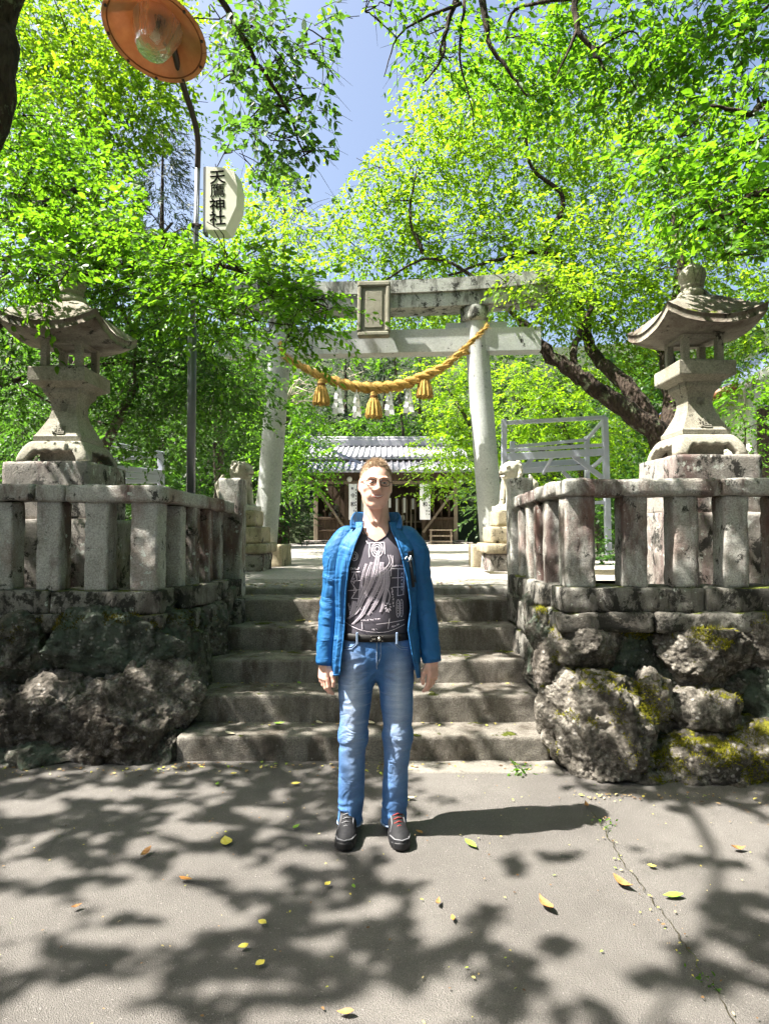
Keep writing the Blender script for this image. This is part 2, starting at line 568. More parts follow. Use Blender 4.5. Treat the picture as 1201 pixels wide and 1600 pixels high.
def asphalt():
    t = NT('old_asphalt'); v = t.pos()
    big = t.noise(v, .8, 4); mid = t.noise(v, 6, 6, .6)
    agg = t.voro(v, 210); fine = t.noise(v, 330, 3, .7)
    c = t.mix(t.step(big, .35, .68), (.098, .090, .083), (.150, .140, .129))
    c = t.mix(t.math('MULTIPLY', t.step(mid, .5, .72), .45), c, (.085, .078, .071))
    c = t.mix(.55, c, t.ramp(fine, [(.3, .15), (.5, .55), (.72, 1.0)]), 'OVERLAY')
    chip = t.step(t.noise(v, 120, 2, .5), .66, .70)
    c = t.mix(t.math('MULTIPLY', chip, .55), c, (.30, .28, .26))
    h = t.math('ADD', t.math('MULTIPLY', agg, .8), t.math('MULTIPLY', fine, .5))
    return t.surf(c, .88, t.bump(h, .8, .007), spec=.25)
M['asphalt'] = asphalt()
def gravel():
    t = NT('pale_gravel'); v = t.pos()
    c = t.mix(t.step(t.noise(v, .5, 5), .35, .65), (.30, .275, .25), (.40, .375, .345))
    n = t.noise(v, 40, 5, .75)
    c = t.mix(.5, c, t.ramp(n, [(.3, .2), (.5, .55), (.7, 1.0)]), 'OVERLAY')
    return t.surf(c, .95, t.bump(n, .8, .03), spec=.2)
M['gravel'] = gravel()
M['landing'] = stone('cobbled_concrete', (.20, .19, .165), (.33, .315, .285), 12, stain=((.10, .09, .07), 4, .5, .7, .6), bump=1.2, speck=.6, moss=.1)
M['soil'] = stone('forest_soil', (.03, .026, .015), (.075, .065, .035), 8, bump=1.0, moss=.25, speck=.5)
M['hill'] = stone('wooded_slope', (.010, .016, .006), (.03, .042, .013), 3, bump=1.0, speck=.5)
M['slab'] = stone('concrete_slab', (.14, .13, .112), (.21, .197, .175), 6, stain=((.12, .11, .09), 5, .5, .7, .6), bump=.5)

def bark(name, a, b, lich=.0):
    t = NT(name); v = t.pos()
    n = t.noise(t.map(v, (1, 1, .35)), 14, 7, .7, .6); k = t.voro(t.map(v, (1, 1, .4)), 22)
    c = t.mix(t.step(n, .35, .7), a, b)
    if lich: c = t.mix(t.step(t.noise(v, 5, 7, .7), .60 - lich * .1, .68 - lich * .1), c, (.16, .18, .11))
    return t.surf(c, .95, t.bump(t.math('ADD', n, k), 1.0, .04), spec=.2)
M['bark'] = bark('dark_bark', (.018, .013, .010), (.075, .055, .042), .3)
M['bark2'] = bark('grey_bark', (.035, .028, .022), (.13, .11, .09), .5)

def leaf(name, top, alt, trans, tr=.5, rough=.45):
    t = NT(name)
    a = t.n('Attribute', attribute_name='tint').outputs['Fac']
    c = t.ramp(a, [(0.0, tuple(x * .55 for x in top)), (.5, top), (1.0, alt)])
    c2 = t.ramp(a, [(0.0, tuple(x * .6 for x in trans)), (.5, trans), (1.0, tuple(min(1, x * 1.25) for x in trans))])
    p = t.n('BsdfPrincipled'); t.set(p.inputs['Base Color'], c); p.inputs['Roughness'].default_value = rough
    p.inputs['Specular IOR Level'].default_value = .35
    d = t.n('BsdfTranslucent'); t.set(d.inputs[0], c2)
    mx = t.n('MixShader'); mx.inputs[0].default_value = tr
    t.t.links.new(p.outputs[0], mx.inputs[1]); t.t.links.new(d.outputs[0], mx.inputs[2]); t.t.links.new(mx.outputs[0], t.out.inputs[0])
    return t.m
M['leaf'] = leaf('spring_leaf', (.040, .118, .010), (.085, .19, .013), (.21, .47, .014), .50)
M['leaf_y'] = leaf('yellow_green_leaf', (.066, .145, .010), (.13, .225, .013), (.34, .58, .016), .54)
M['leaf_d'] = leaf('shade_leaf', (.022, .065, .012), (.048, .11, .018), (.12, .30, .02), .4)  # darker leaf colour standing in for shade deep among the trees
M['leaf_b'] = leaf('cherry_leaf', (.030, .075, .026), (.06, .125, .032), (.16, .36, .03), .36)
M['needle'] = leaf('conifer_needles', (.028, .052, .030), (.05, .085, .045), (.05, .09, .04), .2, .6)  # slight blue-green tint stands in for haze and sky backlight
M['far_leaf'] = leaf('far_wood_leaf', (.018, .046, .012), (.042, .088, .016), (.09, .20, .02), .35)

def wood(name, a, b, sc=20):
    t = NT(name); v = t.pos()
    n = t.noise(t.map(v, (1, 1, .12)), sc, 6, .65)
    return t.surf(t.mix(t.step(n, .3, .7), a, b), .85, t.bump(n, .4, .01), spec=.25)
M['wood'] = wood('old_timber', (.045, .030, .020), (.12, .085, .058))
M['wood_l'] = wood('grey_timber', (.16, .125, .09), (.28, .23, .17))
M['steel_pole'] = plain('grey_painted_steel', (.16, .17, .18), .35, .6, .15, 12)
M['steel_dark'] = plain('dark_painted_steel', (.06, .045, .045), .45, .3, .2, 20)
M['steel_frame'] = plain('blue_grey_painted_steel', (.44, .46, .55), .5, .1, .12, 8)
M['white_paint'] = plain('white_plaster', (.74, .72, .66), .9, 0, .06, 5)
M['paper'] = plain('white_paper', (.88, .88, .88), .8, 0, .04, 10)
M['ink'] = plain('black_ink', (.006, .006, .006), .95, 0, .1, 10, .05)
M['black'] = plain('black_rubber', (.012, .012, .013), .55, 0, .3, 40)
# ------------------------------------------------------------------ ground, road, plaza
def sheet(name, x0, x1, y0, y1, z, m, nx=1, ny=1, fn=None):
    X, Y = np.meshgrid(np.linspace(x0, x1, nx + 1), np.linspace(y0, y1, ny + 1), indexing='ij')
    Z = np.full_like(X, z) if fn is None else fn(X, Y)
    ids = np.arange(X.size).reshape(X.shape)
    Q = np.stack([ids[:-1, :-1], ids[1:, :-1], ids[1:, 1:], ids[:-1, 1:]], -1).reshape(-1, 4)
    o = link(name, arrays_mesh(name, np.stack([X, Y, Z], -1).reshape(-1, 3), Q), m, None, True)
    return tag(o, kind='structure')

PLAZA = 0.93
sheet('ground', -900, 900, -600, 1200, -0.03, M['soil'])
sheet('road', -40, 40, -14, 4.6, 0.0, M['asphalt'], 80, 40, lambda X, Y: .006 * fbm(np.stack([X, Y, X * 0], -1), .9, 3, 3))
sheet('plaza', -14, 16, 6.55, 40, PLAZA, M['gravel'], 30, 34, lambda X, Y: PLAZA + .0 * X)
lp = rough_block((-.12, 6.23, PLAZA - .1), (2.9, .98, .208), .02, .02, .012, 5, nscale=26)
tag(link('landing', arrays_mesh('landing', *lp), M['landing'], None, True), kind='structure')

def bed(name, x0, x1, y0, y1, seed):
    f = lambda X, Y: PLAZA - .02 + .10 * np.clip(fbm(np.stack([X, Y, X * 0], -1), 1.3, seed, 4), -.3, 1)
    sheet(name, x0, x1, y0, y1, PLAZA, M['soil'], 60, 60, f)
bed('planting_bed_right', 1.3, 9, 4.2, 8.5, 3)
bed('planting_bed_left', -9, -1.5, 4.3, 8.5, 8)
def hill(X, Y):
    d = np.hypot(X * .75, Y - 4)
    return PLAZA + .25 + np.clip(d - 24, 0, None) * .42 - 1.2 * (d < 22) + .5 * fbm(np.stack([X, Y, X * 0], -1), .12, 4, 3) * (d > 24)
sheet('hillside', -90, 90, 20, 95, 0, M['hill'], 60, 50, hill)
for sx, nm in ((-1, 'terrain_left'), (1, 'terrain_right')):
    sheet(nm, *( (-60, -8.8) if sx < 0 else (8.8, 60)), 4.4, 34, PLAZA - .05, M['hill'], 40, 30,
          lambda X, Y: PLAZA - .05 + np.clip(np.abs(X) - 12, 0, None) * .12 + .1 * fbm(np.stack([X, Y, X * 0], -1), .4, 6, 3))

# concrete strip at the foot of the steps
sl = rough_block((.56, 3.81, -.052), (1.05, .20, .12), .02, .015, .008, 2)
tag(link('drain_slab', arrays_mesh('drain_slab', *sl), M['slab'], None, True), kind='structure')
pt = MB(); pt.lathe([(.001, 0), (.05, 0), (.052, -.004)][::-1], (on_ground(796, 1187).x, on_ground(796, 1187).y + .05, .0125), 20)
pt.build('patch_ring', M['asphalt'], bpy.data.objects['drain_slab'])

# ------------------------------------------------------------------ stairs
stairs = empty('stone_stairs', (-.12, 3.9, 0), 0, 'worn grey stone stairs of five broad steps leading up to the gate', 'stairs')
SZ = [.152, .33, .498, .68, .864]
SY = [3.907, 4.21, 4.57, 4.94, 5.29, 5.72]
SX = [(-1.32, 1.05), (-1.31, 1.06), (-1.32, 1.08), (-1.33, 1.10), (-1.33, 1.12)]
for i in range(5):
    z0 = SZ[i - 1] - .06 if i else -.08
    x0, x1 = SX[i]
    c = ((x0 + x1) / 2 + .12, (SY[i] + SY[i + 1] + .06) / 2 - 3.9, (z0 + SZ[i]) / 2)
    block('step', c, (x1 - x0, SY[i + 1] - SY[i] + .06, SZ[i] - z0), M['step'], stairs, step=.02, rad=.007, amp=.0045, seed=20 + i, nscale=26)

# ------------------------------------------------------------------ boulder walls
_ico = {}
def ico(sub):
    if sub in _ico: return _ico[sub]
    import bmesh
    bm = bmesh.new(); bmesh.ops.create_icosphere(bm, subdivisions=sub, radius=1.0)
    bm.verts.ensure_lookup_table()
    V = np.array([v.co[:] for v in bm.verts]); Q = np.array([[v.index for v in f.verts] for f in bm.faces]); bm.free()
    _ico[sub] = (V, Q); return _ico[sub]

def rock(c, r, m, parent, seed, sub=6, cuts=16, amp=.13, name='stone', crag=1.0):
    V, Q = ico(sub)
    g = np.random.default_rng(seed)
    p = V.copy()
    for k in range(cuts):
        n = g.normal(size=3); n /= np.linalg.norm(n)
        lim = g.uniform(.60, .88)
        d = p @ n
        over = np.clip(d - lim, 0, None)
        p -= (over * .94)[:, None] * n
    w = p * np.array(r) / max(r) + seed * 7.3
    ridged = 1 - np.abs(fbm(w, 3.2, seed + 9, 5, .55)) * 2.2
    p = p * (1.06 + amp * fbm(w, 1.7, seed, 4, .5) - .13 * crag * np.clip(ridged, 0, 1) ** 3 + .09 * crag * fbm(w, 8.0, seed + 3, 4, .6) + .03 * crag * fbm(w, 28, seed + 5, 3))[:, None]
    p = p * np.array(r) + np.array(c)
    return link(name, arrays_mesh(name, p, Q), m, parent, True)

def moss_on(root, specs, mat, seed, name='moss'):
    """short ragged moss growing on the upward faces of the boulders, in patches"""
    g = np.random.default_rng(seed)
    Ps, Ns = [], []
    for o in root.children:
        if not o.name.startswith('stone'): continue
        me = o.data; n = len(me.vertices)
        co = np.empty(n * 3, np.float32); me.vertices.foreach_get('co', co); co = co.reshape(-1, 3)
        nr = np.empty(n * 3, np.float32); me.vertices.foreach_get('normal', nr); nr = nr.reshape(-1, 3)
        wco = co + np.array(root.location)
        px, py = to_px(wco)
        f = np.zeros(n)
        for (cx, cy, rx, ry, k) in specs:
            f = np.maximum(f, k * np.clip(1.5 - ((px - cx) / rx) ** 2 - ((py - cy) / ry) ** 2, 0, 1))
        f = f * (fbm(wco, 11, seed, 4, .6) > -.12) * np.clip(.55 + nr[:, 2], 0, 1)
        sel = np.where(g.uniform(size=n) < f)[0]
        Ps.append(co[sel]); Ns.append(nr[sel])
    P = np.concatenate(Ps); N = np.concatenate(Ns)
    rep = 3
    P = np.repeat(P, rep, 0); N = np.repeat(N, rep, 0)
    P = P + g.normal(size=P.shape) * .006
    B_ = P + unit(N + g.normal(size=N.shape) * .55 + [0, 0, .25]) * g.uniform(.006, .019, (len(P), 1))
    V, Q = twig_arrays(P - N * .003, B_, np.full(len(P), .0034), np.full(len(P), .0008))
    tint = np.repeat(g.uniform(0, 1, len(P)), 6)
    o = link(name, arrays_mesh(name, V, Q, tint), mat, root)
    o['kind'] = 'stuff'
    return o
def moss_mat(name, a, b):
    t = NT(name); f = t.n('Attribute', attribute_name='tint').outputs['Fac']
    return t.surf(t.mix(f, a, b), .95, spec=.1)
M['moss_tuft'] = moss_mat('yellow_green_moss', (.085, .085, .008), (.26, .25, .022))
M['moss_dark'] = moss_mat('olive_moss', (.022, .022, .004), (.11, .095, .010))

def wall_rocks(root, specs, loc):
    for i, (px, py, rx, ry, Y, dr, m, seed) in enumerate(specs):
        big = rx * ry > 3600 and -20 < px < 1210
        c = at(px, py, Y) - Vector(loc); s = Y / FPX
        rock(c, (rx * s * 1.24, dr * 1.12, ry * s * 1.24), M[m], root, seed, 6 if big else 5)

wr = empty('boulder_wall', (2.0, 3.9, 0), 0, 'retaining wall of pale mossy boulders right of the stairs', 'stone wall')
core = MB(); core.box((.62, .50, .36), (2.9, .50, .80), .02); core.build('backing', M['soil'], wr)
wall_rocks(wr, [
    (930, 1142, 72, 88, 3.86, .30, 'rock_r', 1), (918, 1010, 56, 52, 4.06, .20, 'rock_r', 2), (985, 1035, 62, 62, 4.16, .20, 'rock_g', 3),
    (1097, 1018, 82, 52, 4.02, .22, 'rock_r', 4), (1016, 1098, 26, 46, 3.90, .12, 'rock_r', 5), (1100, 1112, 60, 38, 3.92, .18, 'rock_r', 26),
    (1088, 1198, 96, 50, 3.76, .24, 'rock_r', 7), (1192, 1180, 48, 62, 3.80, .24, 'rock_r', 8), (1192, 1010, 42, 60, 4.02, .2, 'rock_r', 9),
    (1182, 1095, 48, 50, 4.0, .2, 'rock_g', 10), (1040, 1060, 50, 45, 4.12, .15, 'rock_g', 11), (1015, 1165, 34, 50, 4.0, .15, 'rock_g', 12),
    (1270, 1150, 55, 90, 3.85, .25, 'rock_r', 13), (1280, 1010, 60, 60, 4.05, .2, 'rock_l2', 14),
    (850, 985, 22, 30, 4.25, .16, 'rock_l', 15), (838, 955, 24, 34, 4.6, .2, 'rock_l', 16), (856, 1050, 20, 40, 4.05, .14, 'rock_l2', 17),
    (862, 1115, 20, 45, 3.92, .12, 'rock_r', 18), (836, 1040, 16, 34, 4.5, .25, 'rock_l', 19), (822, 948, 20, 30, 5.0, .25, 'rock_l', 20),
    (1350, 1160, 60, 80, 3.85, .25, 'rock_r', 83), (1370, 1020, 66, 62, 4.05, .2, 'rock_r', 84), (1450, 1140, 62, 90, 3.85, .25, 'rock_l2', 85), (1470, 1010, 60, 60, 4.05, .2, 'rock_g', 86), (1300, 1210, 50, 30, 3.7, .15, 'rock_l', 87), (1420, 1215, 60, 30, 3.7, .15, 'rock_r', 88),
    (1050, 1150, 20, 18, 3.92, .1, 'rock_g', 71), (985, 1095, 20, 22, 4.0, .1, 'rock_l', 72), (1150, 1070, 26, 20, 3.98, .1, 'rock_l', 73), (1050, 1000, 22, 26, 4.1, .1, 'rock_l', 74), (1140, 1150, 24, 18, 3.86, .1, 'rock_l2', 75),
    (965, 1000, 26, 30, 4.14, .12, 'rock_l', 76), (880, 1070, 16, 16, 3.96, .1, 'rock_l', 77), (1005, 1215, 26, 18, 3.66, .1, 'rock_l2', 78), (1150, 1225, 40, 18, 3.62, .12, 'rock_l2', 79), (1040, 1130, 22, 20, 3.95, .1, 'rock_r', 80), (1000, 975, 40, 16, 4.12, .1, 'rock_g', 81), (1150, 985, 20, 22, 4.05, .1, 'rock_l', 82),
], (2.0, 3.9, 0))
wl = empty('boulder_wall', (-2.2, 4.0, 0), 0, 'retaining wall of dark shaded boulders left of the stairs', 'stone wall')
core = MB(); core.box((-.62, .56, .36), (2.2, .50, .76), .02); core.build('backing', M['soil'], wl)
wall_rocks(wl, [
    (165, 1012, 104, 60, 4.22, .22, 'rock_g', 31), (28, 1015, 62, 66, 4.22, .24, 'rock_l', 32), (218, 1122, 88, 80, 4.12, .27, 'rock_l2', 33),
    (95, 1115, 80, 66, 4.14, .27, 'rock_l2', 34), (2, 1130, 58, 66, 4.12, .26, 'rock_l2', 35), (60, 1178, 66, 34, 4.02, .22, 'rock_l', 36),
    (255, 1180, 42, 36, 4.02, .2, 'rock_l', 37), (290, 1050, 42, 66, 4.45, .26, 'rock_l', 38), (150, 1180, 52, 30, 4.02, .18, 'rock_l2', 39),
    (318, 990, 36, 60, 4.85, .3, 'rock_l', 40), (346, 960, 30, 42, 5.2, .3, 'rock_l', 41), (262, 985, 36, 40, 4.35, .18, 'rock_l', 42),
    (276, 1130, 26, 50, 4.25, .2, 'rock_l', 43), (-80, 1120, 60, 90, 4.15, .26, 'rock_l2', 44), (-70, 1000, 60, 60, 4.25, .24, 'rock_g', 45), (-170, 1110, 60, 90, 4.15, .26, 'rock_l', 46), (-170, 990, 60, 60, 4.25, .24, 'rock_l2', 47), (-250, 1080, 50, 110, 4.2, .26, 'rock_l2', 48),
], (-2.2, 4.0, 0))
moss_on(wr, [(1085, 985, 36, 12, 1), (1115, 1003, 30, 12, 1), (1188, 972, 30, 16, 1), (1010, 1080, 22, 20, 1), (1020, 1110, 26, 22, 1), (868, 1000, 10, 44, .9),
             (890, 1117, 26, 9, 1), (920, 1130, 20, 9, 1), (1075, 1168, 30, 14, 1), (1040, 1190, 26, 18, 1), (1125, 1180, 34, 20, .9), (1165, 1150, 26, 16, 1), (985, 1155, 14, 12, .8), (965, 1115, 16, 18, .7), (846, 950, 10, 26, .8), (1190, 1200, 30, 30, .8), (1000, 1190, 26, 20, .7), (930, 1075, 40, 12, .6), (1130, 1090, 30, 10, .6), (1060, 1215, 40, 14, .6), (900, 965, 40, 10, .8), (1000, 985, 30, 12, .7), (860, 1180, 14, 30, .5)], M['moss_tuft'], 5)
moss_on(wl, [(100, 972, 40, 12, 1), (235, 970, 44, 12, 1), (170, 968, 40, 9, .9), (10, 990, 30, 14, .9), (300, 960, 40, 20, .5)], M['moss_dark'], 6)

# ------------------------------------------------------------------ balustrades
def balustrade(side, label):
    s = -1 if side == 'left' else 1
    root = empty('stone_balustrade', (s * 1.3, 4.1, .93), 0, label, 'balustrade')
    O = Vector(root.location)
    def B(name, c, size, m, **kw): return block(name, Vector(c) - O, size, M[m], root, **kw)
    if s > 0:
        Yf, zb, zr0, zr1 = 4.0, 1.09, 1.69, 1.805
        xs = [1.29, 1.649, 1.985, 2.315, 2.65, 2.99, 3.32]
        ret = [(1.225, 4.40), (1.215, 4.64), (1.21, 4.88), (1.20, 5.12)]
        post = (1.205, 5.42); rail_a, rail_b = Vector((1.235, 4.16, 1.75)), Vector((1.205, 5.32, 1.70))
        rails = [(1.17, 2.205), (2.212, 3.55)]; plinths = [(1.15, 2.08), (2.09, 3.5)]; lowers = [(1.12, 1.73), (1.74, 2.6), (2.61, 3.5)]
        rrot = .02
    else:
        Yf, zb, zr0, zr1 = 4.2, 1.05, 1.66, 1.78
        xs = [-1.66, -1.99, -2.32, -2.65, -2.98, -3.31]
        ret = [(-1.585, 4.60), (-1.545, 4.82), (-1.50, 5.03), (-1.46, 5.22)]
        post = (-1.36, 5.44); rail_a, rail_b = Vector((-1.63, 4.36, 1.72)), Vector((-1.40, 5.34, 1.665))
        rails = [(-2.20, -1.53), (-2.41, -2.207), (-3.5, -2.417)]; plinths = [(-2.28, -1.52), (-3.4, -2.29)]; lowers = [(-2.0, -1.5), (-2.7, -2.01), (-3.4, -2.71)]
        rrot = -.18
    for i, x in enumerate(xs):
        w = .19 if i == 0 else .164 + .006 * math.sin(i * 3.3)
        B('baluster', (x, Yf + w / 2, (zb + zr0) / 2), (w, w, zr0 - zb + .012), 'balus', step=.02, rad=.014, amp=.010, seed=60 + i + 10 * s, nscale=14)
    for i, (x0, x1) in enumerate(rails):
        B('rail', ((x0 + x1) / 2, Yf + .09, (zr0 + zr1) / 2 + .004 * i), (x1 - x0, .235, zr1 - zr0), 'balus', step=.025, rad=.022, amp=.010, seed=80 + i + 10 * s, nscale=10)
    for i, (x0, x1) in enumerate(plinths):
        B('plinth', ((x0 + x1) / 2, Yf + .11, zb - .08), (x1 - x0, .30, .165), 'plinth', step=.025, rad=.016, amp=.014, seed=90 + i + 10 * s, nscale=11)
    for i, (x0, x1) in enumerate(lowers):
        B('footing', ((x0 + x1) / 2, Yf + .10, zb - .22), (x1 - x0, .36, .125), 'plinth', step=.025, rad=.02, amp=.018, seed=100 + i + 10 * s, nscale=10)
    for i, (x, y) in enumerate(ret):
        B('baluster', (x, y, (zb + zr0) / 2 - .02), (.135, .135, zr0 - zb + .02), 'balus', step=.025, rad=.012, amp=.009, seed=120 + i + 10 * s, nscale=14)
    # sloping return rail
    V, Q = rough_block((0, 0, 0), (.20, (rail_b - rail_a).length, .105), .025, .018, .009, 130 + s, nscale=10)
    rm = (rail_b - rail_a).to_track_quat('Y', 'Z').to_matrix()
    V = V @ np.array(rm).T + np.array((rail_a + rail_b) / 2 - O)
    link('return_rail', arrays_mesh('return_rail', V, Q), M['balus'], root, True)
    B('end_post', (post[0], post[1], 1.40), (.205, .205, 1.06), 'balus', step=.025, rad=.02, amp=.007, seed=140 + s, nscale=12)
    a, b = Vector((ret[0][0], Yf + .27, zb - .08)), Vector((post[0], post[1] - .11, zb - .08))
    V, Q = rough_block((0, 0, 0), (.27, (b - a).length, .16), .025, .016, .014, 150 + s, nscale=11)
    V = V @ np.array((b - a).to_track_quat('Y', 'Z').to_matrix()).T + np.array((a + b) / 2 - O)
    link('return_plinth', arrays_mesh('return_plinth', V, Q), M['plinth'], root, True)
    # coursed blocks under the return, beside the steps
    for k in range(4):
        t = (k + .5) / 4
        c = a.lerp(b, t)
        for lv in range(2):
            g = random.Random(k * 7 + lv + s)
            B('wall_block', (c.x - s * .02 + g.uniform(-.02, .02), c.y, zb - .28 - lv * .24), (.30, (b - a).length / 4 * .98, .225), 'plinth', step=.03, rad=.02, amp=.02, seed=160 + k + lv * 9 + s, nscale=9)
    return root
balustrade('right', 'sunlit pink-stained stone balustrade right of the stairs')
balustrade('left', 'grey lichen-spotted stone balustrade left of the stairs')

# ------------------------------------------------------------------ stone lanterns
def lantern(X, Y, dz, label, right):
    root = empty('stone_lantern', (X, Y, PLAZA), 0, label, 'stone lantern')
    b = -PLAZA + dz
    def lev(z): return z + b
    block('pedestal', (0, 0, lev(1.30)), (.94, .94, .62), M['pedestal'], root, step=.04, rad=.02, amp=.012, seed=5)
    block('pedestal', (0, -.02, lev(1.84)), (.70, .70, .47), M['pedestal'], root, step=.03, rad=.015, amp=.008, seed=7)
    # footed base with scalloped openings, cut by signed distance
    def base(G):
        z = G[..., 2]
        t = np.clip(z / .19, 0, 1)
        hw = .30 - .075 * t ** 1.8
        q = np.maximum(np.abs(G[..., 0]), np.abs(G[..., 1])) - hw
        rr = smax(np.abs(G[..., 0]) - hw, np.abs(G[..., 1]) - hw, .05)
        d = smax(rr, np.maximum(-z, z - .19), .03)
        for ax in (0, 1):
            u = G[..., ax]
            arch = .088 + .018 * np.abs(np.sin((u + .001) / .2 * math.pi * 2.0)) - 1.6 * np.clip(np.abs(u) - .14, 0, 1) ** 1.2
            cut = np.maximum(z - arch, np.abs(u) - .200)
            far = .165 - np.abs(G[..., 1 - ax])
            d = smax(d, -np.maximum(cut, far), .012)
        return d
    V, Q = sdf_mesh(base, (-.36, -.36, -.03), (.36, .36, .23), .012)
    V[:, 2] += lev(2.07)
    link('footed_base', arrays_mesh('footed_base', V, Q), M['lantern'], root, True)
    # flared shaft
    prof = [(.185, 2.255), (.198, 2.265), (.200, 2.300), (.185, 2.318), (.150, 2.39), (.118, 2.46), (.103, 2.53), (.104, 2.585), (.118, 2.63), (.146, 2.668), (.152, 2.676), (.153, 2.715)]
    mb = MB(); mb.square_lathe([(r, lev(z)) for r, z in prof], seg=4)
    sh = mb.build('shaft', M['lantern'], root)
    # carved dedication
    words = (('奉', 2.55, .075, .108), ('進', 2.355, .105, .176)) if right else (('寄', 2.55, .075, .108), ('進', 2.355, .105, .176))
    for ch, z, sz, off in words:
        me = text_mesh(ch, sz, .004, .0008)
        o = link('carved_letter', me, M['carve'], sh)
        o.rotation_euler = (R(90) - (.42 if z < 2.5 else .0), 0, 0)
        o.location = (0, -off, lev(z))
    # platform
    mb = MB(); mb.square_lathe([(.166, lev(2.712)), (.168, lev(2.716)), (.230, lev(2.752)), (.234, lev(2.762)), (.234, lev(2.865)), (.226, lev(2.874)), (.16, lev(2.876))], seg=2)
    mb.build('platform', M['lantern'], root)
    # open fire box: four posts and sills
    fb = empty('fire_box'); fb.parent = root
    mb = MB()
    for sx in (-1, 1):
        for sy in (-1, 1): mb.box((sx * .142, sy * .142, lev(2.995)), (.056, .056, .235), .004)
    for sg in (-1, 1):
        mb.box((0, sg * .142, lev(2.888)), (.237, .042, .026)); mb.box((sg * .142, 0, lev(2.888)), (.042, .237, .026))
        mb.box((0, sg * .142, lev(3.100)), (.237, .042, .028)); mb.box((sg * .142, 0, lev(3.100)), (.042, .237, .028))
    bpy.data.objects.remove(fb)
    mb.build('fire_box', M['lantern'], root)
    # curved roof with lifted corners
    n = 24
    U, W = np.meshgrid(np.linspace(-1, 1, n + 1), np.linspace(-1, 1, n + 1), indexing='ij')
    r = np.maximum(np.abs(U), np.abs(W)); cr = np.abs(U * W)
    hw = .405
    lift = .10 * np.clip(cr, 0, 1) ** 2.2
    ztop = 3.195 + .30 * (1 - np.clip(r, 0, 1) ** 2.0) * (1 - .12 * r) + lift
    zbot = 3.105 + .025 * r ** 2.5 + lift * .95
    ids = np.arange((n + 1) ** 2).reshape(n + 1, n + 1)
    q = np.stack([ids[:-1, :-1], ids[1:, :-1], ids[1:, 1:], ids[:-1, 1:]], -1).reshape(-1, 4)
    N = (n + 1) ** 2
    wob = .006 * fbm(np.stack([U * 3, W * 3, U * 0 + X], -1), 2, 4, 3)
    Vt = np.stack([U * hw, W * hw, ztop + wob + b], -1).reshape(-1, 3); Vb = np.stack([U * hw * .985, W * hw * .985, zbot + wob + b], -1).reshape(-1, 3)
    bd = np.concatenate([ids[:-1, 0], ids[-1, :-1], ids[:0:-1, -1], ids[0, :0:-1]])
    bn = np.roll(bd, -1)
    side = np.stack([bd, bd + N, bn + N, bn], -1)[:, ::-1]
    me = arrays_mesh('roof', np.concatenate([Vt, Vb]), np.concatenate([q, q[:, ::-1] + N, side]))
    roof = link('roof', me, M['lantern_roof'], root, False)
    mb = MB()
    mb.lathe([(r_, lev(z_)) for r_, z_ in ((.125, 3.44), (.13, 3.49), (.115, 3.515), (.088, 3.535), (.082, 3.555), (.094, 3.562), (.096, 3.578), (.086, 3.586), (.100, 3.61), (.110, 3.645), (.110, 3.675), (.098, 3.712), (.070, 3.742), (.034, 3.762), (.014, 3.785), (.003, 3.805))], (0, 0, 0), 32)
    mb.build('finial', M['lantern'], root, True)
    return root
M['carve'] = stone('carved_shadow_stone', (.16, .15, .12), (.24, .23, .19), 8, bump=.2)
lantern(2.66, 5.2, 0, 'pale stone lantern standing behind the right balustrade', True)
lantern(-2.70, 5.2, -.055, 'stone lantern under the leaves behind the left balustrade', False)
# ------------------------------------------------------------------ torii
TY = 9.3
torii = empty('torii_gate', (-.11, TY, PLAZA), R(-4.0), 'grey weathered stone torii gate standing at the top of the stairs', 'torii')
def tz(z): return z - PLAZA
for s in (-1, 1):
    block('pedestal', (s * 1.74, 0, .155), (.68, .68, .35), M['ped_brown'], torii, step=.04, rad=.015, amp=.01, seed=3 + s)
    mb = MB(); n = 14
    path, rad = [], []
    for i in range(n + 1):
        t = i / n
        path.append((s * (1.74 - .255 * t), 0, .30 + (tz(4.84) - .30) * t)); rad.append(.182 - .010 * t)
    mb.tube(path, rad, 28)
    pil = mb.build('pillar', M['torii'], torii, True)
    mb = MB(); mb.lathe([(.17, -.14), (.205, -.125), (.215, -.08), (.215, .06), (.20, .10), (.17, .11)], (s * 1.487, 0, tz(4.77)), 28)
    mb.build('collar', M['torii_top'], pil, True)
# beams
def beam(name, half, z0, z1, dep, rise, m, ang=0.0, n=16):
    mb = MB(); rings = []
    for i in range(n + 1):
        t = -1 + 2 * i / n
        x = half * t; dz = rise * abs(t) ** 2.4
        top = x * (1 + ang); bot = x * (1 - ang * .6)
        rings.append([(bot, -dep / 2, z0 + dz), (bot, dep / 2, z0 + dz), (top, dep / 2, z1 + dz), (top, -dep / 2, z1 + dz)])
    mb.loft(rings); return mb.build(name, m, torii)
beam('tie_beam', 2.46, tz(4.17), tz(4.52), .26, 0, M['torii'])
beam('lower_lintel', 2.50, tz(4.83), tz(5.04), .40, .09, M['torii_top'], .01)
beam('upper_lintel', 2.66, tz(5.043), tz(5.24), .48, .11, M['torii_top'], .015)
for s in (-1, 1):
    for d in (-1, 1):
        mb = MB(); mb.box((s * 1.51 + d * .31, 0, tz(4.575)), (.30, .15, .10), .006); mb.build('wedge', M['torii'], torii)
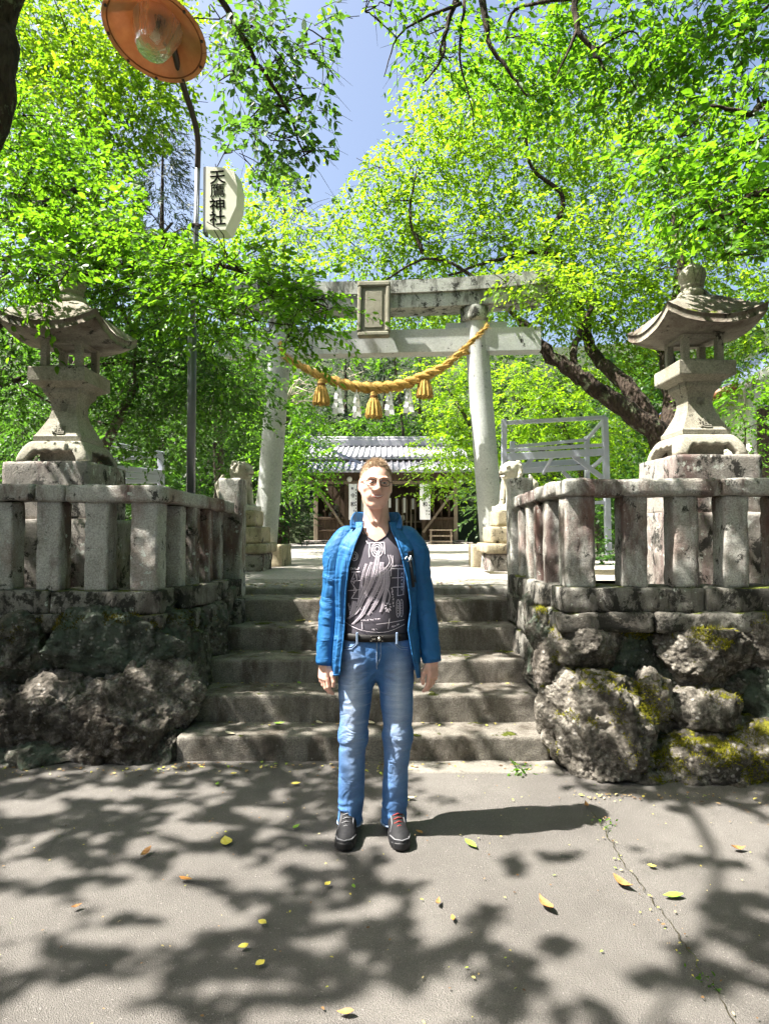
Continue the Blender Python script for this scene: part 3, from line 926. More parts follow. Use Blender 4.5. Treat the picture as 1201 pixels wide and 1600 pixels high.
# plaque leaning forward
pl = empty('plaque_hold'); bpy.data.objects.remove(pl)
rot = Matrix.Rotation(R(-7), 4, 'X')
mb = MB()
def pb(c, s, ch=.01): mb.box(Vector((-.02, -.36, tz(4.74))) + rot @ (Vector(c) * .94), tuple(q * .94 for q in s), ch, rot)
pb((0, 0, 0), (.40, .07, .78)); plq = mb.build('plaque', M['plaque'], torii)
mb = MB()
pb((0, -.02, .42), (.52, .12, .09), .02); pb((0, -.02, -.42), (.50, .12, .08), .02)
pb((-.225, -.02, 0), (.07, .12, .76), .02); pb((.225, -.02, 0), (.07, .12, .76), .02); pb((0, -.042, 0), (.27, .02, .62), .006)
mb.build('frame', M['plaque'], plq)
mb = MB(); mb.box((-.02, -.2, tz(4.95)), (.12, .2, .12)); mb.build('bracket', M['steel_dark'], plq)

# ------------------------------------------------------------------ straw rope with tassels and paper streamers
def straw():
    t = NT('rice_straw'); v = t.pos(False)
    n = t.noise(t.map(v, (1, 1, .1)), 90, 4, .7)
    return t.surf(t.mix(t.step(n, .3, .7), (.24, .135, .028), (.50, .33, .085)), .85, t.bump(n, .6, .01), spec=.25)
M['straw'] = straw()
M['straw_dark'] = plain('straw_binding', (.14, .065, .012), .9, 0, .3, 30)
rope = empty('straw_rope', (-.11, 8.98, 3.2), R(-4.0), 'twisted golden straw rope hanging between the torii pillars', 'rope')
ro = np.array([-.11, 8.98, 3.2])
rp = [at(437, 535, 9.06), at(447, 558, 9.0), at(475, 574, 8.95), at(505, 589, 8.92), at(545, 602, 8.90), at(585, 606, 8.90), at(625, 602, 8.88), at(660, 589, 8.86), at(693, 573, 8.82), at(720, 550, 8.80), at(738, 532, 8.78), at(757, 514, 8.80), at(761, 508, 8.95)]
cur = catmull([np.array(p) - ro for p in rp], 16)
inv = np.array(Matrix.Rotation(R(4.0), 3, 'Z'))
cur = [inv @ c for c in cur]
L = np.cumsum([0] + [np.linalg.norm(cur[i + 1] - cur[i]) for i in range(len(cur) - 1)]); L /= L[-1]
thick = np.interp(L, [0, .1, .3, .5, .68, .8, .9, 1], [.032, .045, .072, .084, .069, .043, .031, .024])
for st in range(2):
    path, rad = [], []
    for i, c in enumerate(cur):
        tn = cur[min(i + 1, len(cur) - 1)] - cur[max(i - 1, 0)]; tn = tn / np.linalg.norm(tn)
        a = np.cross(tn, [0, 1, 0]); a /= np.linalg.norm(a); bb = np.cross(tn, a)
        ph = L[i] * 2 * math.pi * 12 + st * math.pi
        path.append(c + (a * math.cos(ph) + bb * math.sin(ph)) * thick[i] * .52); rad.append(thick[i] * .62)
    # finer sampling along the coil
    fp = catmull(path, 3); fr = np.interp(np.linspace(0, 1, len(fp)), np.linspace(0, 1, len(rad)), rad)
    mb = MB(); mb.tube(fp, list(fr), 10); mb.build('strand', M['straw'], rope, True)
# loose straw ends standing off the rope
gr = np.random.default_rng(6); nf = 900
ii = gr.integers(4, len(cur) - 4, nf); cc = np.array(cur)[ii]; tt = unit(np.array(cur)[ii + 1] - np.array(cur)[ii - 1])
od = gr.normal(size=(nf, 3)); od = unit(od - tt * (od * tt).sum(1, keepdims=True))
A0 = cc + od * (thick[ii] * .85)[:, None]
B0 = A0 + unit(tt * gr.choice([-1, 1], nf)[:, None] + od * gr.uniform(.2, .9, (nf, 1)) + [0, 0, -.25]) * gr.uniform(.03, .10, (nf, 1))
V, Q = twig_arrays(A0, B0, np.full(nf, .0028), np.full(nf, .0012)); link('loose_straw', arrays_mesh('loose_straw', V, Q), M['straw'], rope)['kind'] = 'stuff'
for k, (px, py, pb_) in enumerate(((502, 594, 632), (584, 613, 652), (663, 583, 621))):
    a = inv @ (np.array(at(px, py, 8.86)) - ro); h = (pb_ - py) / FPX * 8.86
    mb = MB()
    n = 40; prof = [(.012, .03), (.045, .0), (.052, -.05), (.046, -.075), (.062, -.10), (.088, -.16), (.108, -.24), (.122, -h + .01), (.112, -h), (.09, -h + .015)]
    rings = []
    for i, (r, z) in enumerate(prof):
        w = .0 if i < 3 else .10
        rings.append([Vector(a) + Vector((r * (1 + w * math.sin(j * 2.4 * 7 + i)) * math.cos(2 * math.pi * j / n), r * (1 + w * math.sin(j * 16.8)) * math.sin(2 * math.pi * j / n), z + (.012 * math.sin(j * 5.1) if i > 6 else 0))) for j in range(n)])
    mb.loft(rings)
    ts = mb.build('tassel', M['straw'], rope)
    nf = 160; ph = gr.uniform(0, 2 * math.pi, nf); r0 = gr.uniform(.07, .118, nf)
    A0 = np.stack([a[0] + .75 * r0 * np.cos(ph), a[1] + .75 * r0 * np.sin(ph), a[2] - .14 - .05 * gr.uniform(0, 1, nf)], -1)
    B0 = np.stack([a[0] + 1.08 * r0 * np.cos(ph + .1), a[1] + 1.08 * r0 * np.sin(ph + .1), a[2] - h + .02 * gr.normal(size=nf)], -1)
    V, Q = twig_arrays(A0, B0, np.full(nf, .006), np.full(nf, .003)); link('fringe', arrays_mesh('fringe', V, Q), M['straw'], ts)['kind'] = 'stuff'
    mb = MB()
    for zz in (-.058, -.075): mb.tube([Vector(a) + Vector((.054 * math.cos(t), .054 * math.sin(t), zz)) for t in np.linspace(0, 2 * math.pi, 17)], .008, 6)
    mb.build('binding', M['straw_dark'], ts, True)
for k, (px, py, pb_, w) in enumerate(((528, 607, 648, .075), (557, 614, 653, .055), (608, 611, 650, .060), (638, 606, 646, .065))):
    a = Vector(inv @ (np.array(at(px, py, 8.86)) - ro)); h = (pb_ - py) / FPX * 8.86
    mb = MB()
    nf = 5; wd = w * 1.15
    for f in range(2):                       # two folded strips, each stepping from side to side
        for j in range(nf):
            z0 = -h * j / nf * .93; z1 = z0 - h / nf * 1.05
            sd = (1 if j % 2 else -1) * (1 if f else -1)
            grow = .45 + .55 * j / (nf - 1)
            x0 = (sd * .42 - .5) * wd * grow; x1 = (sd * .42 + .5) * wd * grow
            y = .010 * j * (1 if f else -1) + f * .02; sk = sd * .22 * wd
            mb.add([a + Vector((x0, y, z0)), a + Vector((x1, y + .012 * sd, z0 - .012)), a + Vector((x1 + sk, y + .012 * sd, z1 - .012)), a + Vector((x0 + sk, y, z1)),
                    a + Vector((x0, y + .003, z0)), a + Vector((x1, y + .012 * sd + .003, z0 - .012)), a + Vector((x1 + sk, y + .012 * sd + .003, z1 - .012)), a + Vector((x0 + sk, y + .003, z1))],
                   [(0, 1, 2, 3), (7, 6, 5, 4), (0, 3, 7, 4), (1, 5, 6, 2)])
    mb.bar(a + Vector((0, .006, .05)), a + Vector((0, .006, -.01)), .012)
    mb.build('paper_streamer', M['paper'], rope)
mb = MB(); mb.tube([inv @ (np.array(q) - ro) for q in (at(716, 556, 8.8), at(724, 552, 8.78), at(731, 552, 8.8), at(726, 545, 8.82), at(718, 548, 8.8))], .03, 7); mb.build('knot', M['straw'], rope, True)

# ------------------------------------------------------------------ guardian lions
def lion_sdf(G):
    d = s_ell(G, (.10, 0, .20), (.20, .15, .20))                     # haunches
    d = smin(d, s_cap(G, (.06, 0, .22), (-.07, 0, .40), .145, .12), .06)  # chest
    d = smin(d, s_ell(G, (-.11, -.03, .52), (.125, .125, .125)), .05)     # head and mane
    for sy in (-1, 1):
        d = smin(d, s_cap(G, (-.13, sy * .07, .34), (-.165, sy * .075, .04), .055, .045), .03)
        d = smin(d, s_ell(G, (-.19, sy * .075, .03), (.07, .05, .035)), .02)
        d = smin(d, s_ell(G, (.07, sy * .13, .12), (.13, .06, .11)), .03)
        d = smin(d, s_ell(G, (-.04, sy * .13, .045), (.10, .05, .045)), .03)
        d = smin(d, s_cap(G, (-.08, -.03 + sy * .10, .60), (-.04, -.03 + sy * .125, .56), .03, .02), .02)
        for k in range(5):                                           # curls of the mane
            a = k * .55 - .4
            d = smin(d, s_ell(G, (-.04 + .02 * math.sin(a), -.03 + sy * (.07 + .05 * math.cos(a)), .42 + .05 * k), (.045, .042, .04)), .008)
    d = smin(d, s_box(G, (-.215, -.05, .49), (.06, .072, .04), .03), .025)   # muzzle
    d = smin(d, s_ell(G, (-.262, -.052, .515), (.03, .04, .022)), .012)
    d = smax(d, -s_box(G, (-.255, -.05, .462), (.055, .055, .011), .008), .01)
    d = smin(d, s_box(G, (-.20, -.05, .435), (.055, .055, .018), .015), .012)
    d = smin(d, s_cap(G, (-.205, -.115, .565), (-.215, .02, .565), .026), .012)  # brow
    for sy in (-1, 1): d = smin(d, s_ell(G, (-.215, -.045 + sy * .052, .537), (.02, .02, .016)), .006)
    d = smin(d, s_cap(G, (.26, 0, .12), (.30, 0, .34), .05, .07), .04)       # tail plume
    d = smin(d, s_cap(G, (.30, 0, .34), (.24, 0, .47), .06, .02), .03)
    d = smin(d, s_box(G, (.03, 0, .0), (.30, .19, .035), .01), .01)
    return d + .006 * fbm(G, 22, 3, 3)
LV, LQ = sdf_mesh(lion_sdf, (-.36, -.27, -.06), (.42, .27, .70), .0135)
def komainu(X, flip, label):
    root = empty('guardian_lion', (X, 8.35, PLAZA), 0, label, 'statue')
    V = LV.copy() * 1.0
    ang = R(24)
    if flip: V[:, 0] *= -1; q = LQ[:, ::-1]
    else: q = LQ
    ca, sa = math.cos(ang if not flip else -ang), math.sin(ang if not flip else -ang)
    V = np.stack([V[:, 0] * ca - V[:, 1] * sa, V[:, 0] * sa + V[:, 1] * ca, V[:, 2] + .835], -1)
    link('lion', arrays_mesh('lion', V, q), M['komainu'], root, True)
    for nm, z0, z1, hw, m, amp in (('base_rock', -.03, .235, .43, 'pedestal', .03), ('slab', .235, .365, .48, 'ped_brown', .008), ('tier', .366, .59, .40, 'ped_brown', .008), ('tier', .592, .81, .31, 'ped_brown', .008)):
        block(nm, (0, 0, (z0 + z1) / 2), (hw * 2, hw * 1.7, z1 - z0), M[m], root, step=.03, rad=.015 + amp, amp=amp, seed=int(z0 * 100) + 40)
    return root
komainu(1.80, False, 'open-mouthed stone guardian lion on a tiered pedestal right of the path')
komainu(-2.02, True, 'stone guardian lion on a tiered pedestal left of the path')
# ------------------------------------------------------------------ street lamp with shrine sign
PX, PY = at(300, 600, 5.55).x, 5.55
lamp = empty('street_lamp', (PX, PY, PLAZA), 0, 'grey street lamp pole with a curved arm and copper shade', 'street lamp')
lo = Vector((PX, PY, PLAZA))
mb = MB(); mb.lathe([(.040, -.05), (.040, 2.40), (.030, 2.43)], (0, 0, 0), 16); mb.build('pole', M['steel_pole'], lamp, True)
top = at(309, 262, 5.5) - lo
mb = MB(); mb.tube([(0, 0, 2.40), (top.x * .5, -.01, 3.2), tuple(top)], .024, 12); up = mb.build('upper_pole', M['steel_pole'], lamp, True)
arm = [np.array(top), np.array(at(309, 215, 5.4) - lo), np.array(at(300, 175, 5.25) - lo), np.array(at(286, 132, 5.05) - lo), np.array(at(270, 70, 4.75) - lo)]
mb = MB(); mb.tube(catmull(arm, 8), .026, 12); mb.build('arm', M['steel_dark'], lamp, True)
for zz in (2.9, 3.35):
    mb = MB(); mb.tube([(.001 + top.x * .5 - .03, -.04, zz), (top.x * .5 + .06, -.03, zz)], .012, 6); mb.box((top.x * .5 , -.01, zz), (.075, .075, .03), .004); mb.build('clamp', M['steel_dark'], lamp)
# shade
def shade_mat():
    t = NT('translucent_orange_shade'); v = t.pos(False); n = t.noise(v, 9, 5)
    c = t.mix(t.step(n, .3, .7), (.50, .23, .10), (.64, .34, .17))
    p = t.n('BsdfPrincipled'); t.set(p.inputs['Base Color'], c); p.inputs['Roughness'].default_value = .3
    d = t.n('BsdfTranslucent'); t.set(d.inputs[0], c)
    mx = t.n('MixShader'); mx.inputs[0].default_value = .25
    t.t.links.new(p.outputs[0], mx.inputs[1]); t.t.links.new(d.outputs[0], mx.inputs[2]); t.t.links.new(mx.outputs[0], t.out.inputs[0]); return t.m
M['copper'] = shade_mat()
M['brown_rim'] = plain('rusty_rim', (.25, .09, .04), .6, .2, .4, 14)
def glassy():
    t = NT('ribbed_lamp_glass'); v = t.pos(False)
    n = t.noise(t.map(v, (1, 1, .15)), 40, 3)
    p = t.n('BsdfPrincipled'); p.inputs['Base Color'].default_value = (.95, .80, .70, 1); p.inputs['Roughness'].default_value = .12
    p.inputs['Transmission Weight'].default_value = .85; p.inputs['IOR'].default_value = 1.3
    t.set(p.inputs['Normal'], t.bump(n, .5, .02)); t.t.links.new(p.outputs[0], t.out.inputs[0]); return t.m
M['lamp_glass'] = glassy()
sc_ = at(243, 56, 4.62)
axis = Vector((-.10, -.22, -1.0)).normalized()
sq = Vector((0, 0, -1)).rotation_difference(axis).to_matrix().to_4x4()
def shade_part(name, prof, m, parent, n=40, jit=0.0):
    mb = MB(); rings = []
    for r, z in prof:
        rings.append([sq @ Vector((r * (1 + (jit if j % 2 else 0)) * math.cos(2 * math.pi * j / n), r * (1 + (jit if j % 2 else 0)) * math.sin(2 * math.pi * j / n), z)) + (sc_ - lo) for j in range(n)])
    mb.loft(rings, True, False)
    return mb.build(name, m, parent, jit == 0)
shd = shade_part('shade', [(.05, .20), (.11, .17), (.20, .10), (.30, .035), (.352, .0), (.385, -.012), (.392, -.004), (.385, .004), (.352, .012), (.30, .05), (.20, .115), (.11, .185), (.05, .215)], M['copper'], lamp)
shade_part('glass_bowl', [(.185, .105), (.165, .02), (.130, -.10), (.115, -.135), (.06, -.152), (.002, -.155)], M['lamp_glass'], lamp, 28, .035)
shade_part('bulb', [(.002, -.06), (.045, -.05), (.06, 0), (.045, .06), (.03, .10)], M['white_paint'], lamp, 16)
shade_part('housing', [(.075, .17), (.08, .30), (.05, .34), (.002, .345)], M['steel_dark'], lamp, 20)
mb = MB(); mb.tube([sq @ Vector((.352 * math.cos(a), .352 * math.sin(a), -.002)) + (sc_ - lo) for a in np.linspace(0, 2 * math.pi, 41)], .006, 6); mb.build('rim', M['brown_rim'], shd, True)
for k in range(10):
    a = 2 * math.pi * k / 10
    mb = MB(); mb.box(sq @ Vector((.366 * math.cos(a), .366 * math.sin(a), -.016)) + (sc_ - lo), (.022, .022, .012), .003, sq); mb.build('clip', M['steel_dark'], lamp)

# sign box on the pole
sg = empty('shrine_sign', tuple(at(318, 365, 5.42)), 0, 'cream sign box with black brush kanji fixed to the lamp pole', 'sign')
so = Vector(sg.location)
M['cream'] = plain('yellowed_acrylic', (.88, .86, .74), .45, 0, .08, 14)
prof = [at(322, 260, 5.40), at(352, 262, 5.40), at(366, 268, 5.40), at(371, 292, 5.40), at(369, 322, 5.40), at(352, 359, 5.40), at(321, 359, 5.40)]
mb = MB(); fr = [Vector(q) - so for q in prof]; bk = [q + Vector((.03, .16, 0)) for q in fr]
# bevelled front like the photo's box: front face stands forward
fin = [f + Vector((0, 0, 0)) for f in fr]
mb.loft([fin, bk], True, True)
box_ = mb.build('box', M['cream'], sg)
mb = MB(); mb.box((.0 + fr[0].x - .018, .05, (fr[0].z + fr[-1].z) / 2), (.03, .09, abs(fr[0].z - fr[-1].z) + .03), .004); mb.build('back_channel', M['steel_pole'], sg)
for ch, py in (('天', 278), ('鷹', 299), ('神', 322), ('社', 343)):
    me = text_mesh(ch, .150, .0008, .0022 if ch != '鷹' else .0002)
    o = link('lettering', me, M['ink'], sg)
    q = at(340, py, 5.4) - so; q.y -= .0015
    o.location = q; o.rotation_euler = (R(90), R(-4), 0); o.scale = (.98, .92, 1)

# ------------------------------------------------------------------ shrine hall
HY = 25.0
def hp(px, py, Y=HY): return at(px, py, Y)
hall = empty('shrine_hall', (hp(602, 848).x, HY, PLAZA), 0, 'low wooden shrine hall with grey tiled roof behind the torii', 'shrine hall')
ho = Vector(hall.location)
M['tile'] = plain('grey_roof_tile', (.30, .30, .325), .45, 0, .15, 6, .5)
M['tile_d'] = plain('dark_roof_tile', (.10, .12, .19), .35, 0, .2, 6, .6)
def H(px, py, Y=HY): return hp(px, py, Y) - ho
x0, x1 = H(470, 800).x, H(735, 800).x
eave_z, brk_z, ridge_z = H(600, 738).z, H(600, 722, HY + 1.2).z, H(600, 698, HY + 4.0).z
ye, yb, yr = -1.0, .9, 4.0
mb = MB()
th = .10
def slab(a, b):
    (ya, za), (yb_, zb) = a, b
    mb.add([(x0, ya, za), (x1, ya, za), (x1, yb_, zb), (x0, yb_, zb), (x0, ya, za - th), (x1, ya, za - th), (x1, yb_, zb - th), (x0, yb_, zb - th)],
           [(0, 1, 2, 3), (7, 6, 5, 4), (0, 4, 5, 1), (1, 5, 6, 2), (2, 6, 7, 3), (3, 7, 4, 0)])
slab((ye, eave_z), (yb, brk_z)); slab((yb - .25, brk_z + .16), (yr, ridge_z))
mb.add([(x0, yr, ridge_z), (x1, yr, ridge_z), (x1, yr * 2, eave_z), (x0, yr * 2, eave_z)], [(0, 1, 2, 3)])
roof = mb.build('roof', M['tile'], hall)
nr = 28
for i in range(nr + 1):
    x = x0 + (x1 - x0) * i / nr
    m2 = MB(); m2.tube([(x, yb - .27, brk_z + .17), (x, yr, ridge_z + .02)], .055, 6); m2.build('tile_row', M['tile'], roof, True)
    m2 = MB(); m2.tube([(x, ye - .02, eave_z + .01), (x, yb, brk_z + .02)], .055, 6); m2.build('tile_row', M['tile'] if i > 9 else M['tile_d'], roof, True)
m2 = MB(); m2.box(((x0 + x1) / 2, yr, ridge_z + .17), (x1 - x0 + .1, .34, .36), .05); m2.tube([(x0 - .08, yr, ridge_z + .39), (x1 + .08, yr, ridge_z + .39)], .11, 10); m2.build('ridge', M['tile'], roof)
m2 = MB(); m2.bar((H(462, 681, HY - 1).x, -1.0, H(462, 681, HY - 1).z), (H(564, 724, HY - 1).x, -1.02, H(564, 724, HY - 1).z), .10, .10); m2.build('hip_ridge', M['tile_d'], roof)
def hb(name, a, b, w, h=None, m='wood', ch=.01):
    q = MB(); q.bar(a, b, w, h, ch); return q.build(name, M[m], hall)
zf = 0.0
for px in (493.5, 541, 662, 711.5):
    a = H(px, 848); hb('post', (a.x, 0, zf), (a.x, 0, H(px, 752).z), .16, .16, 'wood_l' if px < 500 or px > 700 else 'wood')
hb('beam', (x0 + .3, -.02, H(600, 754).z), (x1 - .3, -.02, H(600, 754).z), .18, .14, 'wood_l')
hb('beam', (x0 + .1, -.1, H(600, 745).z + .02), (x1 - .1, -.1, H(600, 745).z + .02), .14, .34)
for a, b in (((495, 762), (537, 824)), ((722, 749), (661, 832))):
    p, q = H(*a, HY - .3), H(*b, HY - .3); hb('brace', (p.x, -.25, p.z), (q.x, -.22, q.z), .09, .10, 'wood_l')
for a, b in (((536, 762), (505, 800)), ((670, 765), (706, 800))):
    p, q = H(*a), H(*b); hb('brace', (p.x, .25, p.z), (q.x, .25, q.z), .08, .10, 'wood')
for (xa, xb) in ((494, 540), (663, 711)):
    n = 9
    for i in range(n):                                        # boarded dado
        X0 = H(xa, 800).x + (H(xb, 800).x - H(xa, 800).x) * (i + .5) / n
        q = MB(); q.box((X0, .05, (H(600, 811).z + .05) / 2), ((H(xb, 800).x - H(xa, 800).x) / n * .93, .03, H(600, 811).z - .05), .004); q.build('plank', M['wood'], hall)
    hb('dado_rail', (H(xa, 800).x, -.01, H(600, 810).z), (H(xb, 800).x, -.01, H(600, 810).z), .12, .10)
    hb('dado_rail', (H(xa, 800).x, 0.0, H(600, 829).z), (H(xb, 800).x, 0.0, H(600, 829).z), .10, .06)
    for t in (.3, .55, .8):
        X0 = H(xa, 800).x + (H(xb, 800).x - H(xa, 800).x) * t
        hb('mullion', (X0, .06, H(600, 810).z), (X0, .06, H(600, 755).z), .06, .05)
q = MB(); q.box((0, 3.6, 1.3), (x1 - x0 - .6, .1, 2.7)); q.build('rear_wall', M['wood'], hall)
for sx in (x0 + .55, x1 - .55):
    q = MB(); q.box((sx, 1.9, 1.3), (.08, 3.4, 2.7)); q.build('side_wall', M['wood'], hall)
q = MB(); q.box((0, 1.6, .06), (x1 - x0 - .4, 4.2, .18), .02); q.build('stone_floor', M['pedestal'], hall)
# inner altar: shelf, offering box, hanging papers
hb('altar_shelf', (-1.0, 2.4, .95), (1.6, 2.4, .95), .5, .08, 'wood_l')
for i in range(9):
    X0 = -1.3 + i * .36 + .05 * math.sin(i * 5)
    q = MB(); h = .35 + .3 * abs(math.sin(i * 2.3)); q.box((X0, 1.2 + .3 * math.sin(i * 3), 1.95 - h / 2), (.10, .012, h)); q.build('hanging_paper', M['paper'], hall)
for i in range(6):
    q = MB(); q.box((-.9 + i * .42, 2.3, 1.12), (.16, .16, .26 + .08 * math.sin(i * 4)), .02); q.build('offering', M['wood_l'] if i % 2 else M['paper'], hall)
for i in range(5):
    X0 = .55 + i * .18; hb('lattice_bar', (X0, .9, .2), (X0, .9, 1.9), .05, .05, 'wood_l')
q = MB(); q.box((H(520, 800).x, 1.0, 1.15), (.5, .4, .4), .03); q.box((H(520, 800).x, 1.0, 1.5), (.35, .3, .3), .04); q.build('offering', M['pedestal'], hall)
q = MB(); g = H(546, 749, HY - .6); q.lathe([(.02, .11), (.08, .085), (.11, 0), (.08, -.085), (.02, -.11)], (g.x, -.6, g.z), 16); q.build('globe_lamp', M['white_paint'], hall, True)
q = MB(); q.box((0, -.55, .01), (x1 - x0, .5, .14), .02); q.build('threshold_stone', M['pedestal'], hall)
# banners hung in front of the hall
for px0, px1, lab in ((545, 557.5, 'white cloth banner with black writing hung at the hall, left'), (655.5, 672, 'white cloth banner with black writing hung at the hall, right')):
    a, b = at(px0, 756, HY - .7), at(px1, 812, HY - .7)
    bn = empty('cloth_banner', ((a.x + b.x) / 2, HY - .7, b.z), 0, lab, 'banner', 'banners at the shrine hall')
    q = MB(); w, h = b.x - a.x, a.z - b.z
    rings = [[(-w / 2 + w * j / 6, .03 * math.sin(j * 1.3 + i * .4), h * i / 10) for j in range(7)] for i in range(11)]
    q.loft(rings, False, False); q.loft([[(x, y + .006, z) for x, y, z in r] for r in rings][::-1], False, False)
    q.build('cloth', M['paper'], bn)
    q = MB(); q.tube([(-w / 2 - .08, -.01, h + .01), (w / 2 + .05, -.01, h + .01)], .015, 6); q.build('rod', M['wood_l'], bn)
    for ch, fz, sz, fx in (('奉', .86, .11, -.1), ('令', .66, .20, 0), ('和', .42, .20, 0), ('元', .24, .08, .3), ('年', .14, .08, .3)):
        o = link('lettering', text_mesh(ch, sz, .001, .002), M['ink'], bn); o.rotation_euler = (R(90), 0, 0); o.location = (fx * w * .5, -.045, h * fz)
    for i in range(9):
        q = MB(); q.box((w * .38, -.042, h * (.15 + .085 * i)), (.035, .004, .05)); q.build('lettering', M['ink'], bn)
# small rack in front
rk = empty('wooden_rack', (at(689, 846, HY - .9).x, HY - .9, PLAZA), 0, 'low grey wooden rack before the hall', 'rack')
for sx in (-.4, .4):
    q = MB(); q.box((sx, 0, .3), (.05, .05, .6)); q.build('leg', M['wood_l'], rk); q = MB(); q.box((sx, .3, .3), (.05, .05, .6)); q.build('leg', M['wood_l'], rk)
for z in (.12, .34, .57):
    q = MB(); q.box((0, .15, z), (.9, .36, .05)); q.build('shelf', M['wood_l'], rk)

# ------------------------------------------------------------------ steel stage frames
def frame(name, label, Y, bars, base_px):
    c = at(base_px[0], base_px[1], Y)
    root = empty(name, (c.x, Y, PLAZA), 0, label, 'steel frame')
    for nm, a, b, w, h in bars:
        p, q2 = at(*a), at(*b)
        q = MB(); q.bar(p - Vector(root.location), q2 - Vector(root.location), w, h, .006); q.build(nm, M['steel_frame'], root)
    return root
Y1, Y2 = 11.0, 12.2
frame('steel_stage_frame', 'pale blue-grey welded steel frame behind the right guardian lion', Y1, [
    ('post', (787, 655, Y1), (787, 868, Y1), .09, .09), ('post', (944, 652, Y1), (950, 868, Y1), .10, .10), ('post', (916, 682, Y2), (918, 868, Y2), .09, .09), ('post', (800, 690, Y2), (800, 868, Y2), .09, .09),
    ('rail', (785, 661, Y1), (946, 652, Y1), .07, .07), ('rail', (800, 698, Y2), (918, 687, Y2), .06, .06), ('rail', (944, 655, Y1), (916, 686, Y2), .06, .06),
    ('rail', (788, 704, Y1), (946, 695, Y1), .06, .06), ('beam', (788, 714, Y1 - .01), (948, 706, Y1 - .01), .06, .13), ('beam', (810, 728, Y2), (918, 720, Y2), .06, .11),
    ('beam', (812, 736, Y2 - .2), (918, 730, Y2 - .2), .06, .10), ('brace', (895, 712, Y1 + .06), (942, 748, Y1 + .06), .05, .09), ('brace', (832, 715, Y1 + .06), (812, 738, Y1 + .06), .05, .07),
    ('brace', (862, 714, Y1 + .07), (848, 740, Y1 + .5), .05, .05), ('brace', (948, 710, Y1 + .06), (918, 736, Y2 - .1), .05, .07), ('brace', (878, 736, Y2 - .1), (892, 750, Y2 - .1), .05, .07),
    ('rail', (788, 790, Y1), (948, 785, Y1), .06, .06)], (868, 868))
Y3 = 9.0
frame('steel_stage_frame', 'pale steel frame half hidden behind the left lantern', Y3, [
    ('post', (252, 706, Y3), (252, 880, Y3), .08, .08), ('post', (150, 688, Y3 - 1), (150, 880, Y3 - 1), .08, .08), ('rail', (140, 687, Y3 - 1), (254, 709, Y3), .05, .06),
    ('rail', (140, 722, Y3 - 1), (252, 711, Y3), .05, .05), ('rail', (140, 727, Y3 - 1), (254, 738, Y3), .05, .07), ('beam', (140, 738, Y3 - 1), (254, 746, Y3), .05, .08), ('beam', (140, 752, Y3 - 1), (254, 752, Y3), .05, .06)], (230, 880))

# ------------------------------------------------------------------ white storehouse at the right edge
WX, WY = at(1172, 700, 14).x, 14.0
sh = empty('white_storehouse', (WX + 2.2, WY + 2, PLAZA), 0, 'white plastered storehouse with a brown eave at the right edge', 'building')
wz = at(1172, 592, 14).z - PLAZA
q = MB(); q.box((0, 0, wz / 2 - .2), (4.4, 4.0, wz + .4), .02); q.build('wall', M['white_paint'], sh)
q = MB()
for yy, sgn in ((-2.5, 1),):
    q.add([(-2.75, -2.5, wz - .25), (0, -2.5, wz + 1.5), (2.75, -2.5, wz - .25), (-2.75, 2.5, wz - .25), (0, 2.5, wz + 1.5), (2.75, 2.5, wz - .25),
           (-2.75, -2.5, wz - .43), (0, -2.5, wz + 1.3), (2.75, -2.5, wz - .43), (-2.75, 2.5, wz - .43), (0, 2.5, wz + 1.3), (2.75, 2.5, wz - .43)],
          [(0, 1, 4, 3), (1, 2, 5, 4), (6, 9, 10, 7), (7, 10, 11, 8), (0, 6, 7, 1), (1, 7, 8, 2), (0, 3, 9, 6), (2, 8, 11, 5), (3, 4, 10, 9), (4, 5, 11, 10)])
rf = q.build('roof', M['tile_d'], sh)
q = MB(); q.add([(-2.2, -2.002, wz - .05), (2.2, -2.002, wz - .05), (0, -2.002, wz + 1.32)], [(0, 1, 2)]); q.build('gable', M['white_paint'], sh)
M['brown_metal'] = plain('brown_gutter', (.17, .07, .03), .5, .2, .15, 10)
q = MB(); q.tube([(-2.82, -2.5, wz - .32), (-2.82, 2.5, wz - .32)], .11, 10); q.build('gutter', M['brown_metal'], rf, True)
q = MB(); q.bar((-2.75, -2.53, wz - .34), (0, -2.53, wz + 1.40), .04, .16); q.bar((2.75, -2.53, wz - .34), (0, -2.53, wz + 1.40), .04, .16); q.build('barge_board', M['cream'], rf)
q = MB(); q.box((-1.8, -2.03, wz - 1.6), (.5, .05, 1.9)); dd = q.build('door', M['wood'], sh)
q = MB(); q.box((-1.62, -2.07, wz - 1.7), (.03, .03, .15)); q.build('handle', M['steel_dark'], dd)
# ------------------------------------------------------------------ foliage
LP = np.array([(0, 0, 0), (.30, .26, .05), (.66, .21, .03), (1.0, 0, -.10), (.66, -.21, .03), (.30, -.26, .05)])
LQ_ = np.array([(0, 1, 2, 3), (0, 3, 4, 5)])


